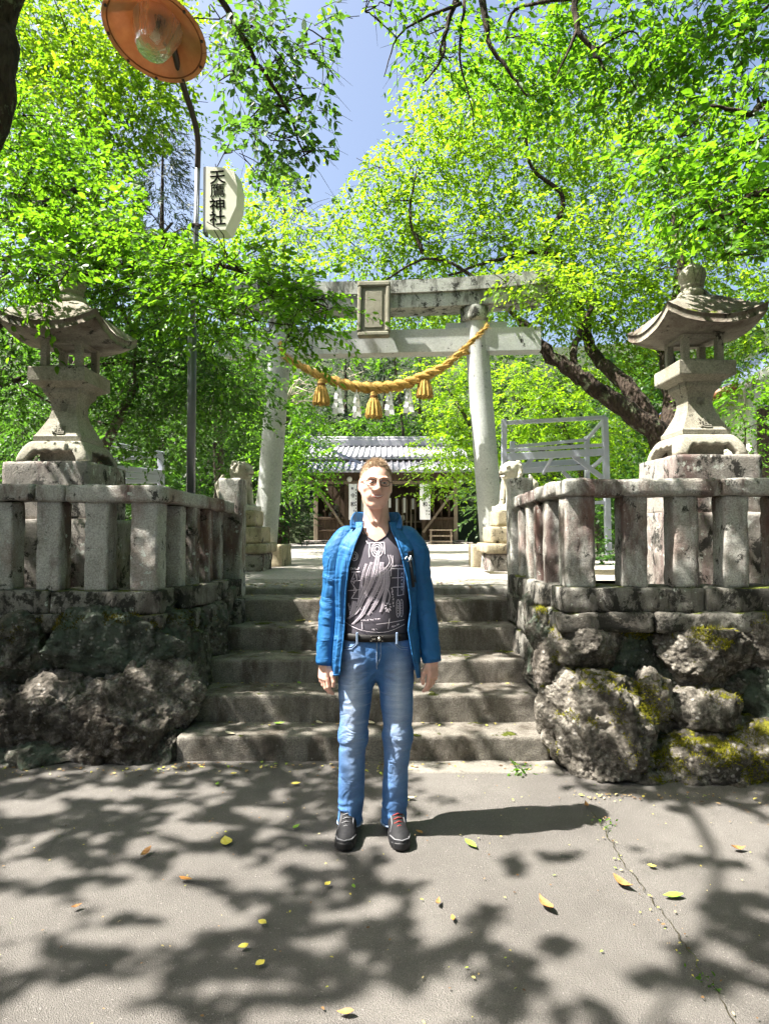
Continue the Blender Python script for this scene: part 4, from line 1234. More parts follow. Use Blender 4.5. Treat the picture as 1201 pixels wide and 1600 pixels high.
def spray_leaves(O, D, Ln, K, size, g, droop=.25, flat=.45, spread=.9):
    n = len(O)
    t = (np.arange(K) + .6) / K
    D = unit(D)
    up = unit(np.array([0, 0, 1.0]) + g.normal(size=(n, 3)) * .3)
    up = unit(up - D * (up * D).sum(1, keepdims=True))
    S = np.cross(D, up)
    P = O[:, None] + D[:, None] * (Ln[:, None] * t[None])[..., None]
    P[..., 2] -= droop * Ln[:, None] * t[None] ** 2
    P = P + g.normal(size=P.shape) * .012
    sd = np.where(np.arange(K) % 2 == 0, 1.0, -1.0)[None, :, None]
    a = spread + g.normal(size=(n, K, 1)) * .3
    a[:, -1] = 0
    d = unit(D[:, None] * np.cos(a) + sd * S[:, None] * np.sin(a) + np.array([0, 0, -.28]) + g.normal(size=(n, K, 3)) * .22)
    nr = up[:, None] + g.normal(size=(n, K, 3)) * flat
    nr = unit(nr - d * (nr * d).sum(-1, keepdims=True))
    sz = size * g.uniform(.42, 1.3, size=(n, K)) * g.uniform(.8, 1.2, size=(n, 1))
    tint = np.clip(g.normal(.5, .22, size=(n, 1)) + g.normal(0, .15, size=(n, K)), 0, 1)
    return P.reshape(-1, 3), d.reshape(-1, 3), nr.reshape(-1, 3), sz.ravel(), tint.ravel()

LP4 = np.array([(0, 0, 0), (.45, .27, .04), (1.0, 0, -.08), (.45, -.27, .04)])
def leaves_mesh(name, P, d, nr, sz, tint, wide=1.0, simple=False):
    V, Q = leaf_arrays(P, d, nr, sz, wide, simple)
    return arrays_mesh(name, V, Q, np.repeat(tint, 4 if simple else 6))
def leaf_arrays(P, d, nr, sz, wide=1.0, simple=False):
    b = np.cross(nr, d)
    if simple:
        V = P[:, None] + (d[:, None] * LP4[None, :, :1] + b[:, None] * (LP4[None, :, 1:2] * wide) + nr[:, None] * LP4[None, :, 2:3]) * sz[:, None, None]
        return V.reshape(-1, 3), np.arange(len(P) * 4).reshape(-1, 4)
    V = P[:, None] + (d[:, None] * LP[None, :, :1] + b[:, None] * (LP[None, :, 1:2] * wide) + nr[:, None] * LP[None, :, 2:3]) * sz[:, None, None]
    n = len(P)
    Q = (np.arange(n) * 6)[:, None, None] + LQ_[None]
    return V.reshape(-1, 3), Q.reshape(-1, 4)

def open_view(P, tree_front):
    """real gaps in the crowns: the strip of sky above the path, and the air round the lamp and its sign"""
    x, y = to_px(P)
    edge_r = np.interp(y, [0, 60, 130, 200, 260, 300, 330], [560, 605, 606, 596, 560, 520, 500]) + 14 * vnoise(np.stack([x / 30, y / 30, x * 0], -1), 1, 3)
    edge_l = np.interp(y, [0, 60, 150, 230, 270, 300, 330], [545, 530, 520, 530, 500, 470, 500]) + 14 * vnoise(np.stack([x / 30, y / 30, x * 0], -1), 1, 9)
    sky_gap = (y < 330) & (x > edge_l) & (x < edge_r)
    lampgap = (P[:, 1] < 6.2) & ((((x > 300) & (x < 392) & (y > 235) & (y < 380))) | ((x > 150) & (x < 335) & (y < 240)))
    sky2 = (x > 225) & (x < 312) & (y > 205) & (y < 360) & (y > 205 + 1.1 * (312 - x) * .6)
    lanterns = (P[:, 1] < 5.9) & (((x > 1010) & (y > 402) & (y < 720)) | ((x > 92) & (x < 210) & (y > 445) & (y < 720)))
    if tree_front.far: return ~sky_gap
    return ~(sky_gap | lampgap | sky2 | lanterns)

class Tree:
    def __init__(s, name, label, base, mat_leaf, mat_bark, seed, group=None):
        s.root = empty(name, tuple(base), 0, label, 'tree', group)
        s.o = np.array(base, float); s.g = np.random.default_rng(seed)
        s.far = False; s.mb = MB(); s.leaf = []; s.leaf_s = []; s.tw = []; s.nodes = []; s.ml, s.mk = mat_leaf, mat_bark
    def limb(s, pts, r0, r1, n=10, sub=5, wob=.03):
        c = catmull(pts, sub)
        k = np.linspace(0, 1, len(c))
        c = [p + s.g.normal(size=3) * wob * (r0 + .02) * 3 * (0 < i < len(c) - 1) for i, p in enumerate(c)]
        rad = [r0 + (r1 - r0) * t ** .8 for t in k]
        s.mb.tube([p - s.o for p in c], rad, n)
        s.nodes += [(p, r) for p, r in zip(c, rad)]
        return c
    def nearest(s, p, maxr=1e9):
        A = np.array([q for q, r in s.nodes]); d = np.linalg.norm(A - p, axis=1) + .35 * np.clip(A[:, 2] - p[2], 0, None)
        i = int(np.argmin(d)); return s.nodes[i]
    def clump(s, c, r, n, size=.06, K=14, Ln=.42, limb=True, sub=5, droop=.25, flat=.45, keep=None, twigs=True, spread=.9, outward=1.0):
        c = np.array(c, float); r = np.array(r, float); g = s.g
        if limb and s.nodes:
            q, qr = s.nearest(c)
            r0 = min(qr * .75, .012 + .016 * np.linalg.norm(c - q))
            mid = (q + c) / 2 + g.normal(size=3) * .12 * np.linalg.norm(c - q) * np.array([1, 1, .5]) + np.array([0, 0, .08 * np.linalg.norm(c - q)])
            s.limb([q, mid, c], r0, max(.006, r0 * .35), 6, 6)
            for k in range(sub):
                e = c + g.normal(size=3) * r * .55
                s.limb([c, (c + e) / 2 + g.normal(size=3) * .06, e], max(.006, r0 * .33), .004, 4, 3, .01)
        m = max(1, int(n / K))
        dirs = unit(g.normal(size=(m, 3)))
        O = c + dirs * (g.uniform(0, 1, size=(m, 1)) ** .42) * r
        D = unit((O - c) / r * outward + g.normal(size=(m, 3)) * .6 + np.array([0, 0, -.15]))
        D[:, 2] *= .55; D = unit(D)
        L = Ln * g.uniform(.6, 1.3, size=m)
        if keep is not None:
            k = keep(O + D * L[:, None] * .5)
            O, D, L = O[k], D[k], L[k]
        s.add(O, D, L, K, size, droop, flat, twigs, spread)
    def add(s, O, D, L, K, size, droop=.25, flat=.45, twigs=True, spread=.9):
        if not len(O): return
        lf = spray_leaves(O, D, L, K, size, s.g, droop, flat, spread)
        ok = open_view(lf[0], s)
        s.leaf.append(tuple(a[ok] for a in lf))
        ok = open_view(O + D * L[:, None] * .5, s); O, D, L = O[ok], D[ok], L[ok]
        if not len(O): return
        if twigs:
            E = O + D * L[:, None]; Md = O + D * L[:, None] * .5
            E[:, 2] -= droop * L; Md[:, 2] -= droop * L * .25
            k = len(O)
            s.tw.append(twig_arrays(O, Md, np.full(k, .0035), np.full(k, .0025))); s.tw.append(twig_arrays(Md, E, np.full(k, .0025), np.full(k, .001)))
    def done(s, wide=1.0, crown='crown'):
        if s.mb.v: s.mb.build('trunk', s.mk, s.root, True)
        P, d, nr, sz, ti = [np.concatenate(a) for a in zip(*s.leaf)]
        V, Q = leaf_arrays(P - s.o, d, nr, sz, wide, s.far); tt = np.repeat(ti, 4 if s.far else 6)
        if s.leaf_s:
            P2, d2, n2, s2, t2 = [np.concatenate(a) for a in zip(*s.leaf_s)]
            V2, Q2 = leaf_arrays(P2 - s.o, d2, n2, s2, wide * 1.1, True)
            V, Q, tt = np.concatenate([V, V2]), np.concatenate([Q, Q2 + len(V)]), np.concatenate([tt, np.repeat(t2, 4)])
        link(crown, arrays_mesh(crown, V, Q, tt), s.ml, s.root, False)
        if s.tw:
            b, VV, QQ = 0, [], []
            for V, Q in s.tw: VV.append(V); QQ.append(Q + b); b += len(V)
            link('twigs', arrays_mesh('twigs', np.concatenate(VV) - s.o, np.concatenate(QQ)), s.mk, s.root)
        return len(P)

def pc(px, py, rx, ry, Y, dy=None):
    k = Y / FPX
    return at(px, py, Y), (rx * k, dy if dy is not None else (rx + ry) * .5 * k, ry * k)

# ---- shade map of the road, read off the photo (photo pixels of ground points)
LIT = [(150, 1545, 120, 22), (420, 1540, 60, 14), (20, 1500, 60, 20), (330, 1440, 70, 20), (160, 1240, 50, 10), (420, 1270, 46, 10), (230, 1320, 40, 12), (520, 1430, 40, 12), (590, 1420, 30, 12), (1150, 1230, 60, 14), (1160, 1590, 60, 30), (1140, 1380, 70, 22), (40, 1432, 95, 34), (235, 1402, 115, 28), (335, 1352, 62, 24), (45, 1265, 60, 14), (210, 1462, 110, 20), (110, 1595, 150, 38), (470, 1592, 90, 26),
       (545, 1302, 40, 12), (490, 1345, 60, 14), (810, 1292, 190, 46), (985, 1405, 205, 82), (860, 1505, 125, 66), (700, 1395, 52, 46), (765, 1222, 125, 32),
       (1110, 1305, 130, 46), (1010, 1565, 160, 48), (660, 1565, 62, 62), (600, 1590, 80, 30), (730, 1370, 70, 40), (330, 1240, 30, 10), (300, 1300, 60, 16),
       (840, 1180, 60, 22), (780, 1130, 70, 14), (780, 1085, 60, 12), (760, 1030, 50, 8), (250, 1240, 28, 9), (70, 1360, 60, 18), (400, 1370, 50, 18), (560, 1495, 22, 12), (690, 1470, 34, 26), (640, 1330, 46, 60)]
DARK = [(1090, 1238, 190, 16), (1165, 1425, 62, 30), (735, 1470, 40, 40), (790, 1550, 70, 52), (868, 1478, 26, 14), (1085, 1530, 105, 26), (1060, 1345, 46, 10), (640, 1500, 60, 46), (880, 1590, 80, 20)]
def litness(px, py):
    v = np.where(px < 640, .20, .62)
    for (cx, cy, rx, ry) in LIT:
        e = ((px - cx) / rx) ** 2 + ((py - cy) / ry) ** 2
        v = np.maximum(v, np.clip(1.35 - e * .75, 0, 1))
    for (cx, cy, rx, ry) in DARK:
        e = ((px - cx) / rx) ** 2 + ((py - cy) / ry) ** 2
        v = np.minimum(v, np.clip(e * .8 - .35, 0.06, 1))
    return v
SUNA = np.array(SUN)
def sun_keep(g, strength=1.0):
    """keep foliage only where the photo's road lies in its shade"""
    def f(P):
        G = P - SUNA * (P[:, 2:3] / SUNA[2])
        ok = G[:, 1] > .9
        px, py = to_px(np.where(ok[:, None], G, [0, 3, 0]))
        # the standing person is in the sun: nothing in the shafts that reach body, face or shoulders
        dx = None
        k = g.uniform(size=len(P)) > litness(px, py) * strength
        for z in (.5, .9, 1.2, 1.4, 1.6, 1.75):
            Gz = P - SUNA * ((P[:, 2:3] - z) / SUNA[2])
            near = (np.abs(Gz[:, 0] + .04) < .46) & (np.abs(Gz[:, 1] - 2.95) < .40)
            k &= ~(near & (g.uniform(size=len(P)) < (1.1 if z > 1.1 else .8)))
        return k | ~ok
    return f

# ---- A: leafy tree on the left, reaching over the left lantern
A = Tree('leafy_tree', 'bright green tree reaching over the left lantern and lamp pole', (-6.2, 7.2, PLAZA), M['leaf'], M['bark'], 101)
A.limb([(-6.2, 7.2, .8), (-6.0, 7.1, 2.2), (-5.4, 6.8, 3.6), (-4.4, 6.4, 4.6), (-3.2, 6.2, 5.0)], .20, .03, 12)
A.limb([(-6.0, 7.1, 2.2), (-4.6, 6.5, 3.3), (-3.0, 5.9, 3.95), (-1.7, 5.5, 3.9), (-.75, 5.2, 3.55)], .07, .010, 10)
A.limb([(-6.0, 7.1, 2.2), (-4.6, 7.2, 3.2), (-3.0, 7.6, 3.6), (-2.2, 7.8, 3.4)], .05, .012, 8)
A.limb([(-5.4, 6.8, 3.6), (-4.0, 5.9, 4.0), (-3.1, 5.1, 3.8)], .045, .012, 8)
kA = sun_keep(A.g, .9); dark = []
for px, py, rx, ry, Y, n in [
    (15, 425, 60, 45, 4.7, 420), (105, 425, 44, 26, 4.65, 150), (60, 445, 50, 22, 4.6, 110), (70, 385, 80, 50, 5.6, 800), (165, 372, 100, 50, 5.6, 1100), (262, 372, 90, 46, 5.3, 1000), (350, 420, 90, 46, 5.2, 1250), (430, 450, 70, 42, 5.1, 900),
    (485, 470, 46, 30, 5.0, 420), (400, 500, 80, 45, 5.2, 900), (330, 440, 60, 50, 5.1, 800), (455, 520, 45, 26, 5.2, 300), (240, 440, 90, 50, 6.2, 900), (310, 500, 60, 30, 5.9, 400), (180, 470, 90, 50, 6.8, 800),
    (30, 600, 50, 80, 7.2, 800), (20, 520, 40, 50, 6.6, 380), (170, 560, 70, 70, 7.6, 900), (250, 560, 90, 80, 7.4, 1300), (340, 570, 70, 80, 7.4, 1100), (390, 610, 34, 70, 8.2, 420), (230, 660, 90, 60, 7.8, 800), (160, 640, 30, 50, 7.8, 300),
    (95, 250, 110, 80, 7.0, 1500), (30, 300, 80, 80, 6.0, 900), (185, 280, 60, 70, 6.8, 700), (140, 330, 110, 50, 6.2, 1100), (40, 180, 90, 80, 6.4, 1000), (300, 640, 50, 60, 8.4, 500)]:
    c, r = pc(px, py, rx, ry, Y)
    if Y >= 6.5 and py > 430: dark.append((px, py, rx, ry, Y, int(n * 2.2)))  # rear boughs become a separate tree, coloured darker to read as shade
    else: A.clump(c, r, int(n * 2.1), .064, keep=kA)
A.done()
# ---- yellow-green crown behind, top left
A2 = Tree('leafy_tree', 'yellow-green sunlit tree behind the lamp at the top left', (-5.6, 10.5, PLAZA), M['leaf_y'], M['bark2'], 102)
A2.limb([(-5.6, 10.5, .8), (-5.5, 10.4, 3), (-5.2, 10.2, 5.5), (-4.6, 10, 8)], .2, .07, 10)
A2.limb([(-5.4, 10.3, 4), (-4.4, 10, 5.5), (-3.4, 9.6, 6.4)], .08, .02, 8)
for px, py, rx, ry, Y, n in [(110, 60, 150, 90, 9.5, 3400), (30, 110, 90, 90, 9.5, 1500), (180, 160, 110, 70, 9.2, 1900), (225, 90, 60, 70, 9.0, 800), (270, 40, 60, 60, 9.4, 700), (120, 200, 120, 60, 9, 1500), (60, 30, 90, 60, 10, 1200), (240, 190, 40, 40, 9.2, 350), (60, 300, 80, 80, 10, 1400), (190, 340, 100, 40, 9.6, 1100)]:
    c, r = pc(px, py, rx, ry, Y)
    A2.clump(c, r, int(n * 1.5), .085, K=12, Ln=.5)
A2.done()
# ---- B: near tree whose trunk shows at the top left corner; its crown shades the road
B = Tree('cherry_tree', 'cherry tree with dark trunk at the top left corner and twigs against the sky', (-4.9, 3.7, 0), M['leaf_b'], M['bark'], 103)
B.limb([(-4.9, 3.7, -.05), (-4.3, 3.8, 1.5), (-3.5, 4.0, 2.9), at(-22, 190, 4.2), at(0, 0, 4.25), (-2.6, 4.3, 6.0)], .19, .11, 14)
B.limb([(-2.6, 4.3, 6.0), (-2.0, 4.6, 6.3), (-1.45, 4.9, 6.0), (-1.15, 5.05, 5.55), (-.85, 5.1, 5.1), (-.66, 5.1, 4.6)], .05, .006, 8)
B.limb([(-2.6, 4.3, 6.0), (-3.4, 3.6, 6.4), (-4.6, 2.8, 6.4), (-5.8, 2.2, 6.2)], .05, .012, 8)
B.limb([(-2.6, 4.3, 6.0), (-3.0, 4.8, 6.6), (-3.6, 5.4, 6.8), (-4.4, 5.8, 6.8)], .05, .012, 8)
B.limb([(-2.6, 4.3, 6.0), (-2.6, 3.0, 6.6), (-2.8, 1.8, 6.6), (-3.4, .8, 6.2)], .05, .012, 8)
B.limb([(-2.6, 4.3, 6.0), (-1.8, 3.6, 6.8), (-1.0, 2.8, 7.0), (-.4, 2.2, 6.8)], .025, .008, 8)
for px, py, rx, ry, Y, n in [(395, 40, 60, 50, 5.0, 300), (440, 90, 60, 50, 5.0, 260), (475, 150, 34, 36, 5.1, 150), (370, 110, 36, 46, 5.2, 200), (385, 190, 40, 40, 5.2, 200), (440, 215, 50, 26, 5.2, 220), (490, 235, 22, 20, 5.1, 80), (505, 60, 26, 50, 5.0, 130), (350, 240, 40, 40, 5.6, 200), (345, 30, 30, 40, 5.4, 140), (400, 270, 50, 24, 5.8, 160)]:
    c, r = pc(px, py, rx, ry, Y)
    B.clump(c, r, n, .075, K=9, Ln=.36, sub=3, droop=.5)
# crown above the frame: leaves stand wherever the photo's road lies in shade, with small gaps for the flecks of sun
g = B.g; m = 15000
Gx = g.uniform(-4.2, 5.2, m); Gy = g.uniform(1.1, 4.9, m)
G0 = np.stack([Gx, Gy, 0 * Gx], -1)
hgt = g.uniform(4.4, 6.6, m)
O = G0 + SUNA * (hgt / SUNA[2])[:, None]
D = unit(g.normal(size=(m, 3)) * np.array([1, 1, .35])); Ls = .20 * g.uniform(.6, 1.2, m)
lf = spray_leaves(O, D, Ls, 6, .080, g, .2, .35)
Pm = lf[0] + lf[1] * (lf[3] * .5)[:, None]
Gp = Pm - SUNA * (Pm[:, 2:3] / SUNA[2])
px, py = to_px(Gp); lt = litness(px, py)
fleck = .5 + .5 * (.6 * vnoise(Gp, 10.5, 41) + .4 * vnoise(Gp, 20, 42)) / .60
keep = fleck > np.where(lt > .74, 1.2 * lt, .15 + .62 * lt)
for z in (.3, .6, .9, 1.2, 1.4, 1.6, 1.75):
    Gz = Pm - SUNA * ((Pm[:, 2:3] - z) / SUNA[2])
    keep &= ~((np.abs(Gz[:, 0] + .04) < .34) & (np.abs(Gz[:, 1] - 2.95) < .26) & ((z > .8) | (fleck < .62)))
xo, yo = to_px(Pm)
keep &= ~((yo > -25) & (xo > -30) & (Pm[:, 1] > .5)) & (Gp[:, 1] > .9)
B.leaf_s.append(tuple(a[keep] for a in lf))
k = g.uniform(size=m) < .2
xo, yo = to_px(O); k &= ~((yo > -25) & (O[:, 1] > .5))
pxk, pyk = to_px(G0); k &= litness(pxk, pyk) < .5
B.tw.append(twig_arrays(O[k], O[k] + D[k] * Ls[k][:, None], np.full(k.sum(), .003), np.full(k.sum(), .001)))
B.done(1.1)

# ---- C: big leaning tree on the right
C = Tree('cherry_tree', 'big dark tree leaning left behind the right lantern', tuple(at(1060, 770, 9.6)), M['leaf_y'], M['bark'], 104)
C.limb([at(1062, 800, 9.6), at(1045, 720, 9.6), at(1010, 665, 9.6), at(955, 622, 9.7), at(905, 590, 9.8), at(850, 548, 9.9), at(815, 505, 10)], .23, .085, 14)
C.limb([at(1030, 690, 9.6), at(1000, 630, 9.8), at(958, 585, 10.2), at(925, 550, 10.6), at(912, 500, 11), at(890, 430, 11), at(850, 380, 11)], .17, .05, 12)
C.limb([at(905, 590, 9.8), at(895, 555, 9.9), at(905, 520, 10), at(925, 480, 10)], .08, .03, 8)
C.limb([at(1050, 720, 9.7), at(1050, 640, 10), at(1040, 540, 10.4), at(1060, 440, 10.6), at(1050, 330, 10.8)], .22, .05, 10)
C.limb([at(850, 548, 9.9), at(790, 480, 10.2), at(720, 420, 10.4), at(660, 405, 10.4), at(600, 440, 10.5)], .045, .015, 8)
C.limb([at(890, 430, 11), at(850, 395, 10.8), at(780, 405, 10.6), at(700, 430, 10.6)], .06, .02, 8)
C.limb([at(850, 380, 11), at(880, 310, 11), at(830, 260, 11), at(820, 180, 11)], .06, .02, 8)
C.limb([at(660, 395, 10.4), at(640, 340, 10.5), at(650, 270, 10.6)], .04, .015, 6)
for px, py, rx, ry, Y, n in [
    (600, 330, 80, 70, 11, 1000), (660, 270, 90, 80, 11, 1500), (760, 240, 110, 90, 11.5, 2300), (860, 280, 110, 90, 12, 2500), (970, 300, 110, 100, 12, 2700), (560, 390, 60, 40, 11, 420), (670, 380, 110, 50, 11, 1300), (790, 370, 120, 60, 11, 2000),
    (900, 410, 110, 70, 10.8, 2100), (1010, 430, 90, 80, 11, 1800), (880, 470, 80, 50, 10.4, 1000), (960, 500, 80, 60, 10.8, 1300), (1100, 430, 110, 100, 11.4, 2400), (1170, 520, 60, 90, 11, 1200), (1060, 540, 60, 60, 11.2, 900), (980, 580, 60, 40, 11.4, 600),
    (720, 450, 90, 30, 11.2, 500), (820, 450, 70, 40, 10.0, 600), (640, 450, 60, 26, 11.6, 260), (1130, 330, 90, 70, 12, 1400), (770, 150, 100, 70, 11.5, 1500), (900, 180, 110, 80, 12, 2000), (1030, 200, 100, 80, 12, 1800), (690, 180, 60, 60, 11, 700), (590, 260, 34, 40, 10.8, 240), (530, 360, 60, 50, 11.6, 500), (470, 330, 60, 60, 12, 600), (870, 455, 50, 34, 8.7, 420), (840, 430, 50, 24, 8.9, 260), (790, 440, 30, 16, 8.8, 90), (640, 500, 90, 26, 12, 900), (700, 470, 90, 30, 12.5, 900), (560, 480, 60, 30, 12.5, 600)]:
    c, r = pc(px, py, rx, ry, Y)
    C.clump(c, r, int(n * 1.5), .085, K=12, Ln=.5)
C.done()
# ---- D: tree at the right whose near boughs hang into the top of the picture
Dt = Tree('cherry_tree', 'tree whose near dark-leaved boughs hang into the top right corner', (4.6, 3.6, 0), M['leaf'], M['bark'], 105)
Dt.limb([(4.6, 3.6, -.05), (4.5, 3.7, 2.0), (4.3, 4.0, 3.6), (3.7, 4.4, 5.2), (2.9, 5.0, 6.6)], .26, .10, 12)
Dt.limb([(2.9, 5.0, 6.6), (1.9, 5.2, 7.0), at(900, -40, 5.6), at(902, 40, 5.6), at(925, 80, 5.6), at(945, 110, 5.6)], .06, .010, 8)
Dt.limb([(2.9, 5.0, 6.6), (1.5, 5.0, 6.8), at(740, -40, 5.4), at(700, 35, 5.4), at(690, 90, 5.4), at(660, 130, 5.4)], .05, .006, 8)
Dt.limb([at(745, -60, 5.4), at(758, 30, 5.4), at(765, 70, 5.4), at(800, 120, 5.4), at(822, 150, 5.4)], .04, .007, 6)
Dt.limb([at(720, 5, 5.4), at(660, 30, 5.3), at(620, 60, 5.3), at(600, 120, 5.3)], .018, .004, 5)
Dt.limb([at(725, 0, 5.4), at(718, 90, 5.4), at(735, 160, 5.4), at(742, 205, 5.4)], .016, .003, 5)
Dt.limb([at(902, 45, 5.6), at(880, 95, 5.6), at(865, 125, 5.6)], .02, .005, 5)
Dt.limb([(4.3, 4.0, 3.6), at(1210, 300, 4.6), at(1150, 330, 4.6), at(1090, 360, 4.6)], .06, .01, 6)
Dt.limb([(4.0, 4.2, 4.4), at(1215, 160, 4.8), at(1170, 175, 4.8), at(1110, 165, 4.8)], .05, .01, 6)
for px, py, rx, ry, Y, n, sz in [(570, 18, 26, 22, 5.2, 90, .06), (610, 10, 30, 14, 5.2, 60, .06), (700, 40, 60, 50, 5.5, 260, .065), (690, 90, 50, 46, 5.6, 220, .065), (790, 60, 70, 60, 6.2, 420, .07), (850, 70, 80, 60, 6.6, 560, .075), (930, 70, 80, 70, 6.4, 650, .075), (780, 140, 70, 40, 6.6, 360, .075),
    (1000, 60, 80, 60, 5.8, 650, .075), (1090, 50, 90, 60, 5.4, 800, .075), (1170, 40, 60, 60, 5.0, 460, .075), (1000, 150, 80, 50, 6.0, 560, .075), (1060, 215, 60, 40, 5.4, 340, .075), (1030, 250, 60, 34, 5.2, 300, .075), (1120, 240, 70, 50, 4.9, 420, .075), (1180, 220, 40, 60, 4.6, 260, .075),
    (1110, 330, 70, 46, 4.7, 480, .075), (1165, 350, 50, 60, 4.4, 420, .075), (1140, 400, 50, 30, 4.4, 240, .075), (1060, 310, 46, 30, 5.0, 200, .075), (1180, 130, 40, 50, 4.8, 240, .075), (880, 150, 70, 46, 6.6, 330, .075)]:
    c, r = pc(px, py, rx, ry, Y)
    Dt.clump(c, r, int(n * 1.35), sz, K=10, Ln=.38, sub=3, droop=.4)
# unseen upper crown, added over the road to cut the skylight
g = Dt.g; m = 1900
O = np.stack([g.uniform(.8, 8, m), g.uniform(-5, 6.3, m), g.uniform(8.6, 11.5, m)], -1)
xo, yo = to_px(O); O = O[~((O[:, 1] > .5) & (yo > -60))]
Dt.leaf_s.append(spray_leaves(O, unit(g.normal(size=(len(O), 3)) * [1, 1, .3]), .6 * g.uniform(.6, 1.3, len(O)), 10, .19, g, .2, .35))
Dt.done(1.05)

# ---- E: maples beside the hall
def simple_tree(name, label, base, clumps, ml, seed, size, K=12, Ln=.5, mk='bark2', flat=.4, droop=.3, trunk_r=.14, lean=(0, 0), wide=1.0, group=None, twigs=False):
    T = Tree(name, label, base, M[ml], M[mk], seed, group)
    top = max(at(c[0], c[1], c[4]).z for c in clumps)
    b = np.array(base, float)
    mx = np.mean([np.array(at(c[0], c[1], c[4])) for c in clumps], axis=0)
    T.limb([b - [0, 0, .1], b * .6 + np.array([mx[0], mx[1], b[2] + (top - b[2]) * .8]) * .4 + [0, 0, .1], [mx[0], mx[1], b[2] + (top - b[2]) * .75]], trunk_r, trunk_r * .35, 8)
    for c in clumps:
        q, r = pc(*c[:5], c[6] if len(c) > 6 else None)
        T.clump(q, r, c[5], size, K, Ln, True, 3, droop, flat, None, twigs)
    return T.done(wide)
simple_tree('maple_tree', 'fresh green maple left of the shrine hall', (-3.4, 15, PLAZA), [(455, 640, 55, 40, 14, 1300), (470, 690, 50, 34, 13.6, 1200), (450, 740, 46, 30, 13.4, 900), (495, 720, 28, 26, 13.2, 420), (430, 590, 60, 40, 14.5, 1100), (480, 760, 24, 16, 13.3, 260), (425, 690, 40, 60, 14.4, 900), (400, 640, 40, 60, 15, 900)], 'leaf', 201, .085)
simple_tree('maple_tree', 'pale yellow-green maple hanging over the right end of the shrine hall', (4.4, 17.5, PLAZA), [(700, 600, 60, 40, 17, 1500), (715, 650, 60, 36, 16.6, 1500), (700, 700, 50, 26, 16, 1100), (690, 735, 44, 18, 15.6, 700), (680, 765, 34, 14, 15.4, 360), (740, 720, 40, 30, 16.2, 900), (735, 680, 40, 40, 16.6, 900), (640, 600, 30, 30, 18, 360), (780, 620, 40, 60, 17, 900), (720, 560, 70, 30, 17.5, 1000)], 'leaf_y', 202, .095)
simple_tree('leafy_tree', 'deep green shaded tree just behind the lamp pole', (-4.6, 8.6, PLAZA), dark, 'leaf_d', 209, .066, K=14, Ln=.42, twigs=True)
# understory and middle trees
simple_tree('maple_tree', 'bright maple behind the steel frame on the right', (5.2, 14.5, PLAZA), [(830, 640, 60, 40, 14, 1500), (900, 660, 60, 40, 14, 1500), (860, 700, 70, 34, 14.3, 1500), (800, 690, 30, 50, 14.4, 700), (930, 710, 40, 50, 14, 900), (880, 600, 70, 30, 14.5, 1200), (820, 580, 50, 26, 14.5, 700), (970, 680, 40, 60, 13.6, 900), (870, 760, 80, 26, 14, 700)], 'leaf_y', 203, .085)
simple_tree('leafy_shrub', 'bright leafy shrub beside the right lantern shaft', (4.85, 8.2, PLAZA), [(1150, 640, 36, 34, 8.0, 520), (1165, 600, 30, 26, 8.2, 320), (1135, 690, 40, 30, 8.0, 420), (1190, 660, 20, 50, 8.3, 300), (1175, 715, 26, 20, 8, 200)], 'leaf', 204, .06, trunk_r=.03)
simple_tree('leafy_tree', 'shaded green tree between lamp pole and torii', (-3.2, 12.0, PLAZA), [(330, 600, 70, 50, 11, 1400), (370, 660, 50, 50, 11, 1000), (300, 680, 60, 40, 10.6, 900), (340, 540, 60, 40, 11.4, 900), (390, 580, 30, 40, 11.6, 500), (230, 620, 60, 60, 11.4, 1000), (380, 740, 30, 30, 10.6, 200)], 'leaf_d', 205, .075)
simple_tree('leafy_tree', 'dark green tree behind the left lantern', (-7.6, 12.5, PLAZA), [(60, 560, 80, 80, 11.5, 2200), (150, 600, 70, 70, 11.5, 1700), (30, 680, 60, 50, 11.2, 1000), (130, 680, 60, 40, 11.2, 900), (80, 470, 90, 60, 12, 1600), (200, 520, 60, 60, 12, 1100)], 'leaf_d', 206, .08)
simple_tree('leafy_tree', 'sunlit tree top above the torii left of the sky gap', (-4.2, 15, PLAZA), [(420, 380, 80, 60, 14.5, 1700), (380, 320, 60, 50, 14.5, 900), (450, 440, 60, 40, 14, 900), (340, 380, 60, 50, 14.5, 1000), (400, 480, 80, 50, 14.5, 1400), (300, 430, 80, 60, 14.8, 1300), (250, 380, 60, 40, 15, 700)], 'leaf_y', 207, .10)
